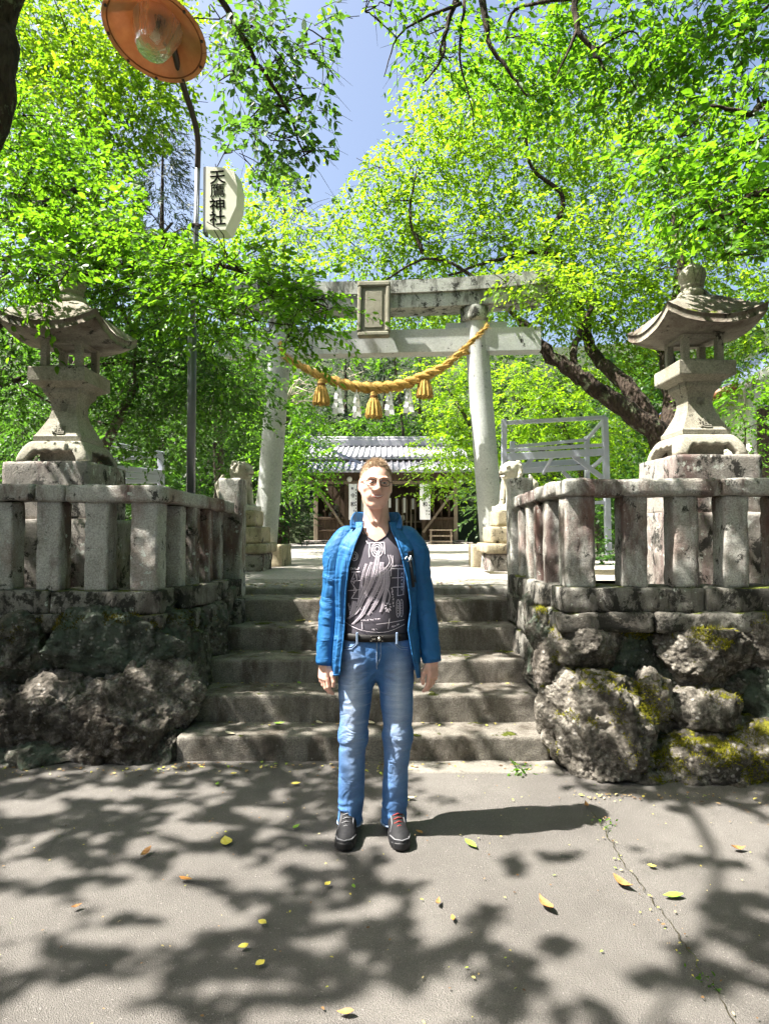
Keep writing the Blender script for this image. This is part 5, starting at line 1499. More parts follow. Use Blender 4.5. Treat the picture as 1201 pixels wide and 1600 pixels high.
for k, (lab, base, cl, ml) in enumerate((
    ('dark tree left of the shrine hall, behind the maple', (-7.2, 21, PLAZA), [(330, 560, 90, 70, 20, 2600), (400, 640, 70, 80, 20, 2600), (300, 680, 90, 70, 20, 2200), (420, 740, 60, 60, 20, 1800), (340, 770, 70, 50, 20, 1500), (440, 800, 40, 40, 20, 800)], 'far_leaf'),
    ('dark tree right of the shrine hall, behind the torii pillar', (7.0, 21.5, PLAZA), [(790, 600, 80, 60, 21, 2200), (800, 700, 70, 60, 21, 2200), (770, 780, 50, 50, 21, 1500), (880, 760, 80, 60, 20, 2000), (760, 540, 90, 50, 22, 1800)], 'far_leaf'),
    ('broad green tree behind the torii beams', (1.5, 23.5 + 7, PLAZA), [(650, 480, 90, 50, 29, 1700), (560, 470, 70, 50, 29, 1300), (720, 500, 80, 50, 29, 1500), (620, 540, 80, 40, 29, 1300), (530, 550, 60, 50, 29, 900)], 'leaf'),
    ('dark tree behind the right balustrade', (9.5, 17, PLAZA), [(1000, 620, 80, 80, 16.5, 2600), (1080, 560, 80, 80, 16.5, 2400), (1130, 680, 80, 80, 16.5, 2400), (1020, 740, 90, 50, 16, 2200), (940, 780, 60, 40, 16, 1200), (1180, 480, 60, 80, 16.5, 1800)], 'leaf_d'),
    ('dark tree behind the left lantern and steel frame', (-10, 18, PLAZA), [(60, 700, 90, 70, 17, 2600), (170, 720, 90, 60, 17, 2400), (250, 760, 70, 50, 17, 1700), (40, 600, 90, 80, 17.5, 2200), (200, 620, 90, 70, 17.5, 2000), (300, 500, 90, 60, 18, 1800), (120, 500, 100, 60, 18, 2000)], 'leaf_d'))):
    simple_tree('leafy_tree', lab, base, cl, ml, 400 + k, .15, K=12, Ln=.6, twigs=False)
# unseen woodland added beside and behind the viewer to block skylight
g = np.random.default_rng(88); Os = []
for (cx, cy, rx, ry, z0, z1, n) in ((-13, 3, 3.5, 9, .5, 8.5, 3000), (11.5, 1, 3.0, 9, .5, 9.5, 3000), (0, -8.5, 13, 2.6, .5, 10, 3600), (4.5, -3.5, 5.0, 2.6, 5.5, 9.5, 1500)):
    a = g.uniform(0, 2 * math.pi, n); q = np.sqrt(g.uniform(0, 1, n))
    x = cx + rx * q * np.cos(a); y = cy + ry * q * np.sin(a)
    Os.append(np.stack([x, y, z0 + (z1 - z0) * g.uniform(0, 1, n) * (.75 + .25 * vnoise(np.stack([x, y, x * 0], -1), .5, 4))], -1))
O = np.concatenate(Os)
P_, d_, n_, s_, t_ = spray_leaves(O, unit(g.normal(size=(len(O), 3)) * [1, 1, .5]), .7 * g.uniform(.6, 1.3, len(O)), 9, .27, g, .2, .5)
kx, ky = to_px(P_)
vis = (P_[:, 1] > .5) & (kx > -20) & (kx < 1221) & (ky > -20) & (P_[:, 1] < 9)
rw = link('sky_blocking_wood', leaves_mesh('sky_blocking_wood', *[a[~vis] for a in (P_, d_, n_, s_, t_)], 1.15, True), M['far_leaf'])
tag(rw, 'unseen woodland added around the shrine entrance to block skylight', 'woodland', kind='stuff')
# conifers against the sky and the dark wood behind the hall
def conifer(label, px, py_top, Y, width, seed, n=5200, base_z=PLAZA, col_='needle'):
    top = at(px, py_top, Y); b = np.array([top.x, Y, base_z])
    T = Tree('conifer', label, b, M[col_], M['bark'], seed, 'conifers behind the shrine'); T.far = True
    T.limb([b - [0, 0, .2], (b + np.array(top)) / 2, np.array(top)], .28, .02, 8, 5, .0)
    hgt = top.z - base_z; g = T.g
    m = n // 16
    t = g.uniform(.12, 1, m) ** .8
    a = g.uniform(0, 2 * math.pi, m)
    rr = (1 - t) * width + .12
    rad = rr * g.uniform(.3, 1, m) ** .6
    O = np.stack([b[0] + rad * np.cos(a), b[1] + rad * np.sin(a), base_z + hgt * t + .2 * g.normal(size=m)], -1)
    D = np.stack([np.cos(a), np.sin(a), -.25 + 0 * a], -1) + g.normal(size=(m, 3)) * .25
    T.add(O, unit(D), .75 * g.uniform(.6, 1.3, m), 16, .20, .15, .6, False, .6)
    T.done(.34)
conifer('bluish conifer top showing beside the lamp arm', 255, 195, 19, 2.0, 301, 9000)
conifer('dark conifer top above the torii left end', 445, 255, 24, 1.9, 302, 6000)
conifer('tall dark conifer behind the hall roof, left', 540, 520, 33, 3.4, 303, 9000)
conifer('tall dark conifer behind the hall roof, middle', 600, 545, 35, 3.6, 304, 9000)
conifer('tall dark conifer behind the hall roof, right', 655, 530, 34, 3.4, 305, 9000)
simple_tree('leafy_shrub', 'rounded light green shrub above the hall roof', (.6, 30.5, PLAZA), [(600, 650, 40, 16, 29.8, 600), (560, 668, 44, 12, 29.6, 500), (640, 665, 40, 14, 29.6, 500)], 'leaf', 208, .16, K=10, Ln=.7, trunk_r=.08)
# bare pale branches left of the rope
dead = MB(); gq = np.random.default_rng(9)
dr = empty('dead_branch', tuple(at(440, 690, 13)), 0, 'pale bare dead branches left of the straw rope', 'branch')
do = Vector(dr.location)
dead.tube([at(438, 700, 13) - do, at(442, 640, 13) - do, at(455, 605, 13) - do, at(470, 590, 13) - do], [.03, .025, .018, .01], 6)
for k in range(16):
    a = at(445 + gq.uniform(0, 20), 610 + gq.uniform(-15, 25), 13); e = a + Vector((gq.uniform(-.1, .9), gq.uniform(-.3, .3), gq.uniform(-.2, .5)))
    dead.tube([a - do, (a + e) / 2 + Vector((0, 0, gq.uniform(-.08, .08))) - do, e - do], [.011, .008, .003], 5)
for k in range(14):
    a = at(515 + gq.uniform(0, 60), 590 + gq.uniform(-12, 10), 13.4); e = a + Vector((gq.uniform(-.7, .7), gq.uniform(-.3, .3), gq.uniform(-.1, .3)))
    dead.tube([a - do, (a + e) / 2 + Vector((0, 0, gq.uniform(-.08, .08))) - do, e - do], [.012, .009, .003], 5)
M['dead'] = plain('bleached_wood', (.42, .37, .30), .9, 0, .15, 20)
dead.build('dead_branch', M['dead'], dr, True)

# ---- far wood on the hillside: one mass
g = np.random.default_rng(77); m = 13000
xx = g.uniform(-34, 36, m); yy = g.uniform(21, 42, m)
ok = (np.abs(xx) > 5.5) | (yy > 31); xx, yy = xx[ok], yy[ok]
bx, by = np.round(xx / 3.2) * 3.2, np.round(yy / 3.2) * 3.2
cr = 6.0 + 3.5 * vnoise(np.stack([bx, by, bx * 0], -1), .31, 3)
dd = np.hypot(xx - bx, yy - by) / 1.9
zz = PLAZA + cr * np.clip(1 - dd ** 2 * .5, .1, 1) * g.uniform(.1, 1, len(xx)) ** .45 + np.clip(yy - 24, 0, None) * .25
O = np.stack([xx, yy, zz], -1)
# the open sky above the path stays open
pxo, pyo = to_px(O)
O = O[~((pxo > 480) & (pxo < 640) & (pyo < 430))]
P_, d_, n_, s_, t_ = spray_leaves(O, unit(g.normal(size=(len(O), 3)) * [1, 1, .4]), .8 * g.uniform(.6, 1.3, len(O)), 12, .30, g, .2, .5)
fw = link('far_wood', leaves_mesh('far_wood', P_, d_, n_, s_, t_, 1.15, True), M['far_leaf'])
tag(fw, 'mass of dark green woodland rising behind the shrine', 'woodland', kind='stuff')
# low undergrowth in the shade behind the balustrades
g = np.random.default_rng(78)
O = []
for (x0, x1, y0, y1, z1, n) in ((-9, -2.4, 8.6, 14, 1.1, 620), (2.6, 9, 8.8, 14, 1.0, 560), (-7, -3.4, 15, 21, 1.6, 420), (3.6, 8, 15.5, 21, 1.4, 380)):
    O.append(np.stack([g.uniform(x0, x1, n), g.uniform(y0, y1, n), PLAZA + z1 * g.uniform(0, 1, n) ** 1.6], -1))
O = np.concatenate(O)
P_, d_, n_, s_, t_ = spray_leaves(O, unit(g.normal(size=(len(O), 3)) * [1, 1, .6]), .4 * g.uniform(.6, 1.3, len(O)), 12, .085, g, .2, .5)
ug = link('undergrowth', leaves_mesh('undergrowth', P_, d_, n_, s_, t_, 1.1, True), M['leaf_d'])
tag(ug, 'shaded low undergrowth on the ground behind the balustrades', 'undergrowth', kind='stuff')
# ------------------------------------------------------------------ the standing person
PXY = (-.040, 2.98)
person = empty('person', (PXY[0], PXY[1], 0), 0, 'person in open blue jacket, printed dark shirt and faded jeans standing before the stairs', 'person')

def skin_mat():
    t = NT('skin'); v = t.pos(False)
    n = t.noise(v, 25, 4); f = t.noise(v, 180, 3)
    c = t.mix(t.step(n, .35, .7), (.66, .385, .30), (.74, .455, .36))
    c = t.mix(t.math('MULTIPLY', t.step(f, .5, .75), .25), c, (.66, .38, .29))
    t.surf(c, .48, t.bump(f, .06, .002), spec=.4)
    t.p.inputs['Subsurface Weight'].default_value = .12
    t.p.inputs['Subsurface Radius'].default_value = (.02, .008, .005)
    t.p.inputs['Subsurface Scale'].default_value = .4
    return t.m
M['skin'] = skin_mat()
M['lip'] = plain('lips', (.46, .17, .15), .45, 0, .1, 60)
M['teeth'] = plain('teeth', (.78, .72, .66), .3, 0, .05, 60)
M['eye_white'] = plain('eye_white', (.72, .70, .68), .2, 0, .03, 60)
M['iris'] = plain('iris', (.05, .07, .08), .15, 0, .2, 200)
M['hair'] = plain('short_sandy_hair', (.42, .315, .215), .6, 0, .4, 160)
M['brow'] = plain('eyebrow_hair', (.24, .12, .06), .7, 0, .3, 160)
def cloth(name, a, b, wave=240, bump=.15, rough=.8):
    t = NT(name); v = t.pos(False)
    n = t.noise(v, 7, 5); f = t.noise(v, wave, 2, .6)
    return t.surf(t.mix(t.step(n, .3, .7), a, b), rough, t.bump(f, bump, .003), spec=.25)
def jacket_mat():
    t = NT('blue_softshell'); v = t.pos(False)
    n = t.noise(v, 6, 5); f = t.noise(v, 320, 2, .6)
    w1 = t.noise(t.map(v, (1.3, 1.3, .55), (0, 0, 0), (.2, .3, 0)), 7, 2, .4, 1.2); w2 = t.noise(t.map(v, (.7, .7, 1.6), (4, 2, 0)), 10, 2, .4, 1.0)
    h = t.math('ADD', t.math('MULTIPLY', t.math('ABSOLUTE', t.math('SUBTRACT', w1, .5)), 1.6), t.math('ADD', t.math('MULTIPLY', t.math('ABSOLUTE', t.math('SUBTRACT', w2, .5)), 1.0), t.math('MULTIPLY', f, .04)))
    return t.surf(t.mix(t.step(n, .3, .7), (.012, .095, .25), (.020, .128, .325)), .6, t.bump(h, .4, .04), spec=.3)
M['jacket'] = jacket_mat()
M['jacket_dark'] = cloth('grey_zip_panel', (.022, .024, .028), (.035, .037, .042), 300, .12, .7)
M['shirt'] = cloth('black_cotton', (.060, .054, .068), (.095, .086, .105), 400, .15, .9)
M['print'] = plain('pale_shirt_print', (.62, .56, .62), .85, 0, .25, 90)
M['print_dim'] = plain('faded_shirt_print', (.34, .30, .35), .9, 0, .5, 70)
def denim():
    t = NT('faded_denim'); v = t.pos(False)
    s = t.sep(v)
    x, z = s[0], s[2]
    n = t.noise(v, 9, 5); w = t.noise(t.map(v, (3, 1, 26)), 2.2, 4, .6, .6); weave = t.noise(t.map(v, (1, 1, .25)), 500, 2)
    c = t.mix(t.step(n, .3, .7), (.034, .105, .265), (.068, .165, .36))
    # worn, paler thigh fronts and knees
    ax = t.math('ABSOLUTE', t.math('SUBTRACT', t.math('ABSOLUTE', t.math('ADD', x, .004)), .108))
    fx = t.math('SUBTRACT', 1.0, t.math('MULTIPLY', ax, 14.0), True)
    zz = t.ramp(t.math('MULTIPLY', z, 1.0), [(.02, .0), (.12, .05), (.38, .30), (.52, .55), (.66, .75), (.80, .55), (.90, .15)])
    fade = t.math('MULTIPLY', t.math('MULTIPLY', fx, zz), t.math('ADD', .35, t.math('MULTIPLY', w, 1.1)))
    c = t.mix(t.math('MULTIPLY', fade, 1.35, True), c, (.42, .50, .64))
    wh = t.math('MULTIPLY', t.step(w, .60, .72), t.math('MULTIPLY', zz, .45))
    c = t.mix(wh, c, (.36, .44, .58))
    c = t.mix(.22, c, t.ramp(weave, [(.3, .3), (.7, .8)]), 'OVERLAY')
    fold = t.math('ABSOLUTE', t.math('SUBTRACT', t.noise(t.map(v, (.9, .9, 1.5), (1, 2, 3)), 8, 2, .4, 1.2), .5))
    return t.surf(c, .85, t.bump(weave, .2, .002, t.bump(fold, .6, .03)), spec=.2)
M['denim'] = denim()
M['seam'] = plain('pale_denim_seam', (.22, .30, .44), .85, 0, .3, 120)
M['leather'] = plain('black_leather', (.010, .009, .009), .55, 0, .3, 60, .25)
M['chrome'] = plain('worn_metal', (.62, .58, .52), .3, .9, .2, 80)
M['shoe'] = plain('black_shoe_leather', (.014, .014, .016), .7, 0, .5, 50, .25)
M['shoe_grey'] = plain('grey_shoe_trim', (.16, .16, .17), .6, 0, .2, 50)
M['red'] = plain('red_lace', (.25, .03, .025), .7, 0, .2, 50)
M['cord'] = plain('dark_cord', (.045, .012, .012), .7, 0, .2, 50)

# ---- head (own frame: face towards -y, origin between the ears)
HZ = 1.690
def head_sdf(G):
    d = s_ell(G, (0, .018, .026), (.0765, .098, .095))
    d = smin(d, s_ell(G, (0, -.020, -.008), (.071, .078, .090)), .03)
    d = smin(d, s_ell(G, (0, -.040, -.058), (.053, .053, .055)), .035)             # jaw
    d = smin(d, s_cap(G, (-.014, -.076, -.106), (.014, -.076, -.106), .019), .024)     # chin
    for s in (-1, 1):
        d = smin(d, s_cap(G, (s * .054, .002, -.042), (s * .032, -.056, -.096), .018, .016), .026)
        d = smin(d, s_ell(G, (s * .044, -.066, -.026), (.024, .022, .020)), .016)      # cheekbone
        d = smin(d, s_cap(G, (s * .012, -.095, .020), (s * .044, -.083, .024), .0095, .008), .010)  # brow
        d = smax(d, -s_ell(G, (s * .031, -.106, .002), (.019, .020, .0125)), .013)     # socket
        d = smin(d, s_ell(G, (s * .033, -.076, -.064), (.021, .020, .022)), .016)      # smiling cheek
        # ear
        e = s_ell(G, (s * .080, .020, -.010), (.010, .021, .033))
        e = smax(e, -s_ell(G, (s * .089, .013, -.008), (.007, .012, .019)), .006)
        d = smin(d, e, .008)
        d = smax(d, -s_cap(G, (s * .020, -.106, -.046), (s * .034, -.102, -.072), .0045), .008)   # smile fold
    d = smin(d, s_cap(G, (0, -.094, .014), (0, -.117, -.030), .0085, .0125), .010)   # nose
    d = smin(d, s_ell(G, (0, -.118, -.034), (.0135, .013, .011)), .006)
    for s in (-1, 1): d = smin(d, s_ell(G, (s * .0135, -.106, -.037), (.0085, .011, .0085)), .005)
    d = smin(d, s_ell(G, (0, -.088, -.066), (.032, .014, .018)), .014)                 # mouth mound
    d = smax(d, -s_ell(G, (0, -.103, -.087), (.018, .006, .005)), .007)
    # neck
    d = smin(d, s_cap(G, (0, .030, -.09), (0, .045, -.20), .054, .060), .026)
    for s in (-1, 1): d = smin(d, s_cap(G, (s * .052, .02, -.07), (s * .014, -.022, -.185), .013, .011), .018)
    return d
HV, HQ = sdf_mesh(head_sdf, (-.11, -.145, -.21), (.11, .135, .14), .0034)
yaw, tilt = R(7), R(2.5)
Hrot = np.array(Matrix.Rotation(yaw, 3, 'Z') @ Matrix.Rotation(tilt, 3, 'Y'))
def head_place(V):
    V = np.asarray(V, float)
    w = np.clip((V[:, 2] + .21) / .13, 0, 1)[:, None]
    Rv = V @ Hrot.T
    Rv = Rv * (1 - .04 * w)
    return (V * (1 - w) + Rv * w) + np.array([-.002, .0, HZ])
# ---- rest of the body: one surface under the clothes, chest shows in the neckline
def body_sdf(G):
    d = s_cap(G, (0, .04, 1.52), (0, .035, 1.60), .064, .058)
    d = smin(d, s_ell(G, (0, .022, 1.31), (.145, .088, .17)), .05)
    d = smin(d, s_cap(G, (-.035, .018, 1.43), (.035, .018, 1.43), .052), .03)
    d = smin(d, s_ell(G, (0, .015, 1.08), (.140, .095, .24)), .06)
    d = smin(d, s_ell(G, (0, .02, .90), (.155, .105, .13)), .05)
    for s in (-1, 1):
        d = smin(d, s_cap(G, (s * .03, .045, 1.450), (s * .145, .025, 1.372), .040, .042), .03)
        arm = [(s * .160, .012, 1.385), (s * .222, .012, 1.13), (s * (.25 if s < 0 else .275), -.02, .84)]
        d = smin(d, s_cap(G, arm[0], arm[1], .048, .038), .03)
        d = smin(d, s_cap(G, arm[1], arm[2], .038, .027), .015)
        d = smin(d, s_cap(G, (s * .085, .015, .84), (s * .105, .01, .48), .075, .052), .03)
        ank = (-.128 if s < 0 else .082, .030, .07)
        d = smin(d, s_cap(G, (s * .105, .01, .48), ank, .050, .034), .02)
    return d
BV, BQ = sdf_mesh(body_sdf, (-.36, -.16, .0), (.37, .18, 1.64), .012)
# ---- hands
def hand_points(s):
    # frame: wrist at origin, fingers down -z, palm faces +x (body side) before turning, thumb forward
    fingers = []
    for k, (y, ln, r, sp) in enumerate(((-.032, .082, .0098, -.10), (-.010, .090, .0102, -.02), (.012, .084, .0098, .05), (.032, .066, .0086, .13))):
        base = np.array([.004, y, -.088 + .006 * abs(k - 1)])
        c = .24 + .10 * k
        a = np.array([math.sin(c) * .5, math.sin(sp) * 1, -1.0]); a /= np.linalg.norm(a)
        b = np.array([math.sin(c * 2.4), math.sin(sp) * .6, -math.cos(c * 2.0)]); b /= np.linalg.norm(b)
        e = np.array([math.sin(c * 3.6), math.sin(sp) * .4, -math.cos(c * 3.4)]); e /= np.linalg.norm(e)
        p1 = base + a * ln * .46; p2 = p1 + b * ln * .31; p3 = p2 + e * ln * .23
        fingers.append((base, p1, p2, p3, r))
    th = [np.array([.010, -.026, -.030]), np.array([.020, -.052, -.062]), np.array([.024, -.058, -.092]), np.array([.027, -.052, -.114])]
    return fingers, th
def hand_sdf(G):
    f, th = hand_points(1)
    d = s_cap(G, (0, .002, .05), (.002, .0, -.01), .026, .027)
    palm = s_box(G, (.003, .0, -.050), (.0125, .038, .046), .012)
    d = smin(d, palm, .022)
    d = smin(d, s_ell(G, (.013, -.020, -.040), (.014, .020, .030)), .012)
    for base, p1, p2, p3, r in f:
        q = s_cap(G, base, p1, r * 1.04, r); q = smin(q, s_cap(G, p1, p2, r, r * .92), .004); q = smin(q, s_cap(G, p2, p3, r * .92, r * .8), .004)
        d = smin(d, q, .0045)
    q = s_cap(G, th[0], th[1], .015, .0125); q = smin(q, s_cap(G, th[1], th[2], .0125, .0108), .005); q = smin(q, s_cap(G, th[2], th[3], .0108, .009), .004)
    return smin(d, q, .008)
NV, NQ = sdf_mesh(hand_sdf, (-.045, -.085, -.20), (.085, .07, .06), .0034)
def place_hand(s, wrist, turn, lean):
    V = NV.copy(); Q = NQ
    if s > 0: V[:, 0] *= -1; Q = NQ[:, ::-1]
    rm = np.array(Matrix.Rotation(turn, 3, 'Z') @ Matrix.Rotation(lean, 3, 'Y'))
    return V @ rm.T + np.array(wrist), Q
hl = place_hand(-1, (-.252, -.022, .835), R(38), R(3))
hr = place_hand(1, (.272, -.022, .848), R(-38), R(-3))
VV, QQ, b = [], [], 0
for V, Q in ((head_place(HV), HQ), (BV, BQ), hl, hr):
    VV.append(V); QQ.append(Q + b); b += len(V)
body = link('body', arrays_mesh('body', np.concatenate(VV), np.concatenate(QQ)), M['skin'], person, True)

# ---- face details
def hpart(name, V, Q, m, parent, smooth=True): return link(name, arrays_mesh(name, head_place(V), Q), m, parent, smooth)
SV, SQ3 = ico(3)
for s in (-1, 1):
    hpart('eye', SV * .0118 + [s * .031, -.083, .0015], SQ3, M['eye_white'], body)
    hpart('iris', SV * [.0055, .003, .0055] + [s * .031 + .0015, -.0935, .0015], SQ3, M['iris'], body)
    # lids as thin shells
    lid = SV * [.0142, .0135, .0132] + [s * .031, -.083, .0015]
    k = lid[SQ3].mean(1)
    hpart('eyelid', lid, SQ3[(k[:, 2] > .0045)], M['skin'], body)
    hpart('eyelid', lid, SQ3[(k[:, 2] < -.0035)], M['skin'], body)
    mb = MB(); mb.tube([(s * .010, -.104, .0205), (s * .024, -.105, .0265), (s * .040, -.096, .0255), (s * .050, -.084, .020)], [.0016, .0026, .0022, .0008], 7)
    me = mb.mesh('eyebrow'); co = head_place([v.co[:] for v in me.vertices]); me.vertices.foreach_set('co', co.astype(np.float32).ravel()); link('eyebrow', me, M['brow'], body, True)
hf = HV[HV[:, 1] < -.03]
def face(x, z, lift=0.0):
    i = np.argsort((hf[:, 0] - x) ** 2 + (hf[:, 2] - z) ** 2)[:4]; return (x, float(hf[i, 1].mean()) - lift, z)
def head_mesh(name, mb, m, smooth=True):
    me = mb.mesh(name); me.vertices.foreach_set('co', head_place([v.co[:] for v in me.vertices]).astype(np.float32).ravel()); return link(name, me, m, body, smooth)
mb = MB()
mb.tube([face(x, z, l) for x, z, l in ((-.0315, -.0585, -.0005), (-.016, -.0622, .0002), (-.005, -.0618, .0008), (0, -.0628, .0006), (.005, -.0618, .0008), (.016, -.0622, .0002), (.0315, -.0585, -.0005))], [.0008, .0022, .0028, .0026, .0028, .0022, .0008], 8)
mb.tube([face(x, z, l) for x, z, l in ((-.0305, -.0600, -.0005), (-.016, -.0712, .0002), (0, -.0765, .0008), (.016, -.0725, .0002), (.0305, -.0600, -.0005))], [.0008, .0028, .0038, .0028, .0008], 8)
head_mesh('lips', mb, M['lip'])
mb = MB(); mb.tube([face(x, z, -.0002) for x, z in ((-.029, -.0598), (-.014, -.0662), (0, -.0682), (.014, -.0662), (.029, -.0598))], [.0007, .0026, .0034, .0026, .0007], 7); head_mesh('teeth', mb, M['teeth'])

# ---- hair: close-cropped cap plus strands
def hair_sdf(G):
    d = s_ell(G, (0, .020, .030), (.0805, .102, .0985))
    x, y, z = G[..., 0], G[..., 1], G[..., 2]
    ax = np.abs(x)
    # hairline: high over the temples, down in front of the ears
    line = np.where(ax < .050, .083 - 10.0 * np.clip(ax - .012, 0, 1) ** 2 * .5, .076 - 2.4 * np.clip(ax - .050, 0, 1))
    front = np.clip((-.010 - y) / .05, 0, 1)
    low = np.where(y < .0, -.005, -.010) - .055 * np.clip((y - .0) / .06, 0, 1)
    lim = low * (1 - front) + line * front
    return smax(d, lim - z, .004) + .0015 * vnoise(G, 160, 2)
AV, AQ = sdf_mesh(hair_sdf, (-.10, -.11, -.10), (.10, .14, .15), .0045)
hair = hpart('hair', AV, AQ, M['hair'], person)
gh = np.random.default_rng(4)
nrm = unit((AV - [0, .02, .03]) / np.array([.0805, .102, .0985]) ** 2)
sel = gh.integers(0, len(AV), 11000)
sel = sel[(AV[sel] @ nrm[0] > -9) & (AV[sel][:, 2] > -.06)]
p0 = AV[sel]; out = nrm[sel]
dirn = unit(out * .38 + np.stack([.35 * np.sign(p0[:, 0]) * 0 + .25 * gh.normal(size=len(p0)), -.75 + 0 * p0[:, 0], -.55 * np.clip(np.abs(p0[:, 0]) / .05 - .6, -.5, 1)], -1) + gh.normal(size=p0.shape) * .28)
ln = (.006 + .010 * np.clip((p0[:, 2] - .05) / .07, 0, 1)) * gh.uniform(.6, 1.3, len(p0))
TV, TQ = twig_arrays(p0 - out * .002, p0 + dirn * ln[:, None], np.full(len(p0), .0009), np.full(len(p0), .0003))
link('strands', arrays_mesh('strands', head_place(TV), TQ), M['hair'], hair)

# ---- glasses
mb = MB()
def ringpts(s, n=20, fr=0, to=1):
    return [(s * .0335 + .0245 * np.sign(math.cos(a)) * abs(math.cos(a)) ** .75, -.1085 - .004 * (1 - abs(math.cos(a))) + .010 * max(0, s * (math.cos(a))) ** 2, -.001 + .0155 * np.sign(math.sin(a)) * abs(math.sin(a)) ** .8) for a in np.linspace(fr, to, n)]
for s in (-1, 1):
    mb.tube(ringpts(s, 28, 0, 2 * math.pi), .0019, 6)
    mb.tube([(s * .058, -.0985, .006), (s * .070, -.085, .007), (s * .080, .0, .006), (s * .081, .025, -.004)], .0018, 6)
mb.tube([(-.010, -.1125, .004), (0, -.1155, .0075), (.010, -.1125, .004)], .0011, 6)
me = mb.mesh('glasses'); me.vertices.foreach_set('co', head_place([v.co[:] for v in me.vertices]).astype(np.float32).ravel())
M['wire'] = plain('dark_wire_rim', (.025, .022, .02), .35, .4, .1, 60)
gl = link('glasses', me, M['wire'], person, True)
def lens():
    t = NT('spectacle_lens')
    a = t.n('BsdfTransparent'); a.inputs[0].default_value = (.93, .93, .93, 1)
    gsy = t.n('BsdfGlossy'); gsy.inputs['Roughness'].default_value = .02
    lw = t.n('LayerWeight'); lw.inputs[0].default_value = .25
    mx = t.n('MixShader'); t.t.links.new(lw.outputs['Fresnel'], mx.inputs[0]); t.t.links.new(a.outputs[0], mx.inputs[1]); t.t.links.new(gsy.outputs[0], mx.inputs[2])
    t.t.links.new(mx.outputs[0], t.out.inputs[0]); return t.m
M['lens'] = lens()
for s in (-1, 1):
    r = ringpts(s, 25, 0, 2 * math.pi)[:-1]
    V = np.array([(s * .0335, -.113, -.001)] + r); n = len(r)
    hpart('lens', V, np.array([(0, 1 + i, 1 + (i + 1) % n) for i in range(n)]), M['lens'], gl)

# ---- clothes as lofted cloth
def interp_rows(rows, zs):
    rows = sorted(rows); Z = [r[0] for r in rows]
    return [np.interp(zs, Z, [r[k] for r in rows]) for k in range(1, len(rows[0]))]
def smooth_rows(rows, zs):
    # cubic through the rows
    rows = sorted(rows); pts = catmull([np.array(r, float) for r in rows], 12); P_ = np.array(pts)
    return [np.interp(zs, P_[:, 0], P_[:, k]) for k in range(1, P_.shape[1])]
def strip_mesh(G):
    a, b = G.shape[:2]
    ids = np.arange(a * b).reshape(a, b)
    return G.reshape(-1, 3), np.stack([ids[:-1, :-1], ids[:-1, 1:], ids[1:, 1:], ids[1:, :-1]], -1).reshape(-1, 4)
def shell(name, G, m, parent, th=.004, close_u=False, inward=True):
    """thick cloth from a grid of points (rows up, columns round)"""
    V, Q = strip_mesh(G)
    me = arrays_mesh(name, V, Q)
    o = link(name, me, m, parent, True)
    md = o.modifiers.new('thickness', 'SOLIDIFY'); md.thickness = th; md.offset = -1 if inward else 1
    return o

# torso cross-sections: z, half width, half depth, y centre
TOR = [(.76, .205, .128, .010), (.90, .200, .125, .010), (1.05, .190, .120, .008), (1.16, .192, .124, .005), (1.27, .194, .132, .002), (1.36, .190, .112, .006), (1.41, .178, .094, .014), (1.445, .152, .080, .022), (1.475, .118, .071, .030), (1.50, .096, .066, .034), (1.525, .084, .064, .036)]
def torso_point(z, th, grow=0.0):
    a, bb, yc = smooth_rows(TOR, z)
    e = 2.35
    c, s_ = np.cos(th), np.sin(th)
    x = (a + grow) * np.sign(s_) * np.abs(s_) ** (2 / e); y = -(bb + grow) * np.sign(c) * np.abs(c) ** (2 / e) + yc
    return x, y
# shirt
zs = np.linspace(.955, 1.515, 76); ths = np.linspace(-math.pi, math.pi, 97)
Zg, Tg = np.meshgrid(zs, ths, indexing='ij')
xs_, ys_ = torso_point(Zg, Tg, -.020)
xs_ = xs_ * .93
belly = .020 * np.exp(-((Zg - 1.02) / .11) ** 2) * np.clip(np.cos(Tg), 0, 1)
chest = .010 * np.exp(-((Zg - 1.27) / .08) ** 2) * np.clip(np.cos(Tg), 0, 1) * (.6 + .4 * np.cos(4 * Tg))
ys_ = ys_ - belly - chest
P3 = np.stack([xs_, ys_, Zg], -1)
fold = .006 * np.sin((xs_ * 22 + (Zg - 1.1) * 14) + 2 * vnoise(P3, 7, 3)) * np.exp(-((Zg - 1.10) / .16) ** 2) * np.clip(np.cos(Tg), 0, 1) + .004 * fbm(P3, 14, 6, 3)
ys_ = ys_ - fold * np.sign(np.cos(Tg))
# V neckline: the upper edge drops towards the front centre
neck = 1.508 - .100 * np.clip(1 - np.abs(Tg) / 1.05, 0, 1)
frac = (Zg - .955) / .56
Zs = .955 + frac * (neck - .955)
xs2, ys2 = torso_point(Zs, Tg, -.020); xs2 = xs2 * .93
ys2 = ys2 - .020 * np.exp(-((Zs - 1.02) / .11) ** 2) * np.clip(np.cos(Tg), 0, 1) - .010 * np.exp(-((Zs - 1.27) / .08) ** 2) * np.clip(np.cos(Tg), 0, 1)
P3 = np.stack([xs2, ys2, Zs], -1)
fold = .005 * np.sin((xs2 * 26 + (Zs - 1.1) * 15) + 2.5 * vnoise(P3, 7, 3)) * np.exp(-((Zs - 1.10) / .17) ** 2) * np.clip(np.cos(Tg), 0, 1) + .004 * fbm(P3, 12, 6, 3)
ys2 = ys2 - fold * np.clip(np.cos(Tg), -1, 1)
SG = np.stack([xs2, ys2, Zs], -1)
shirt = shell('shirt', SG, M['shirt'], person, .004)
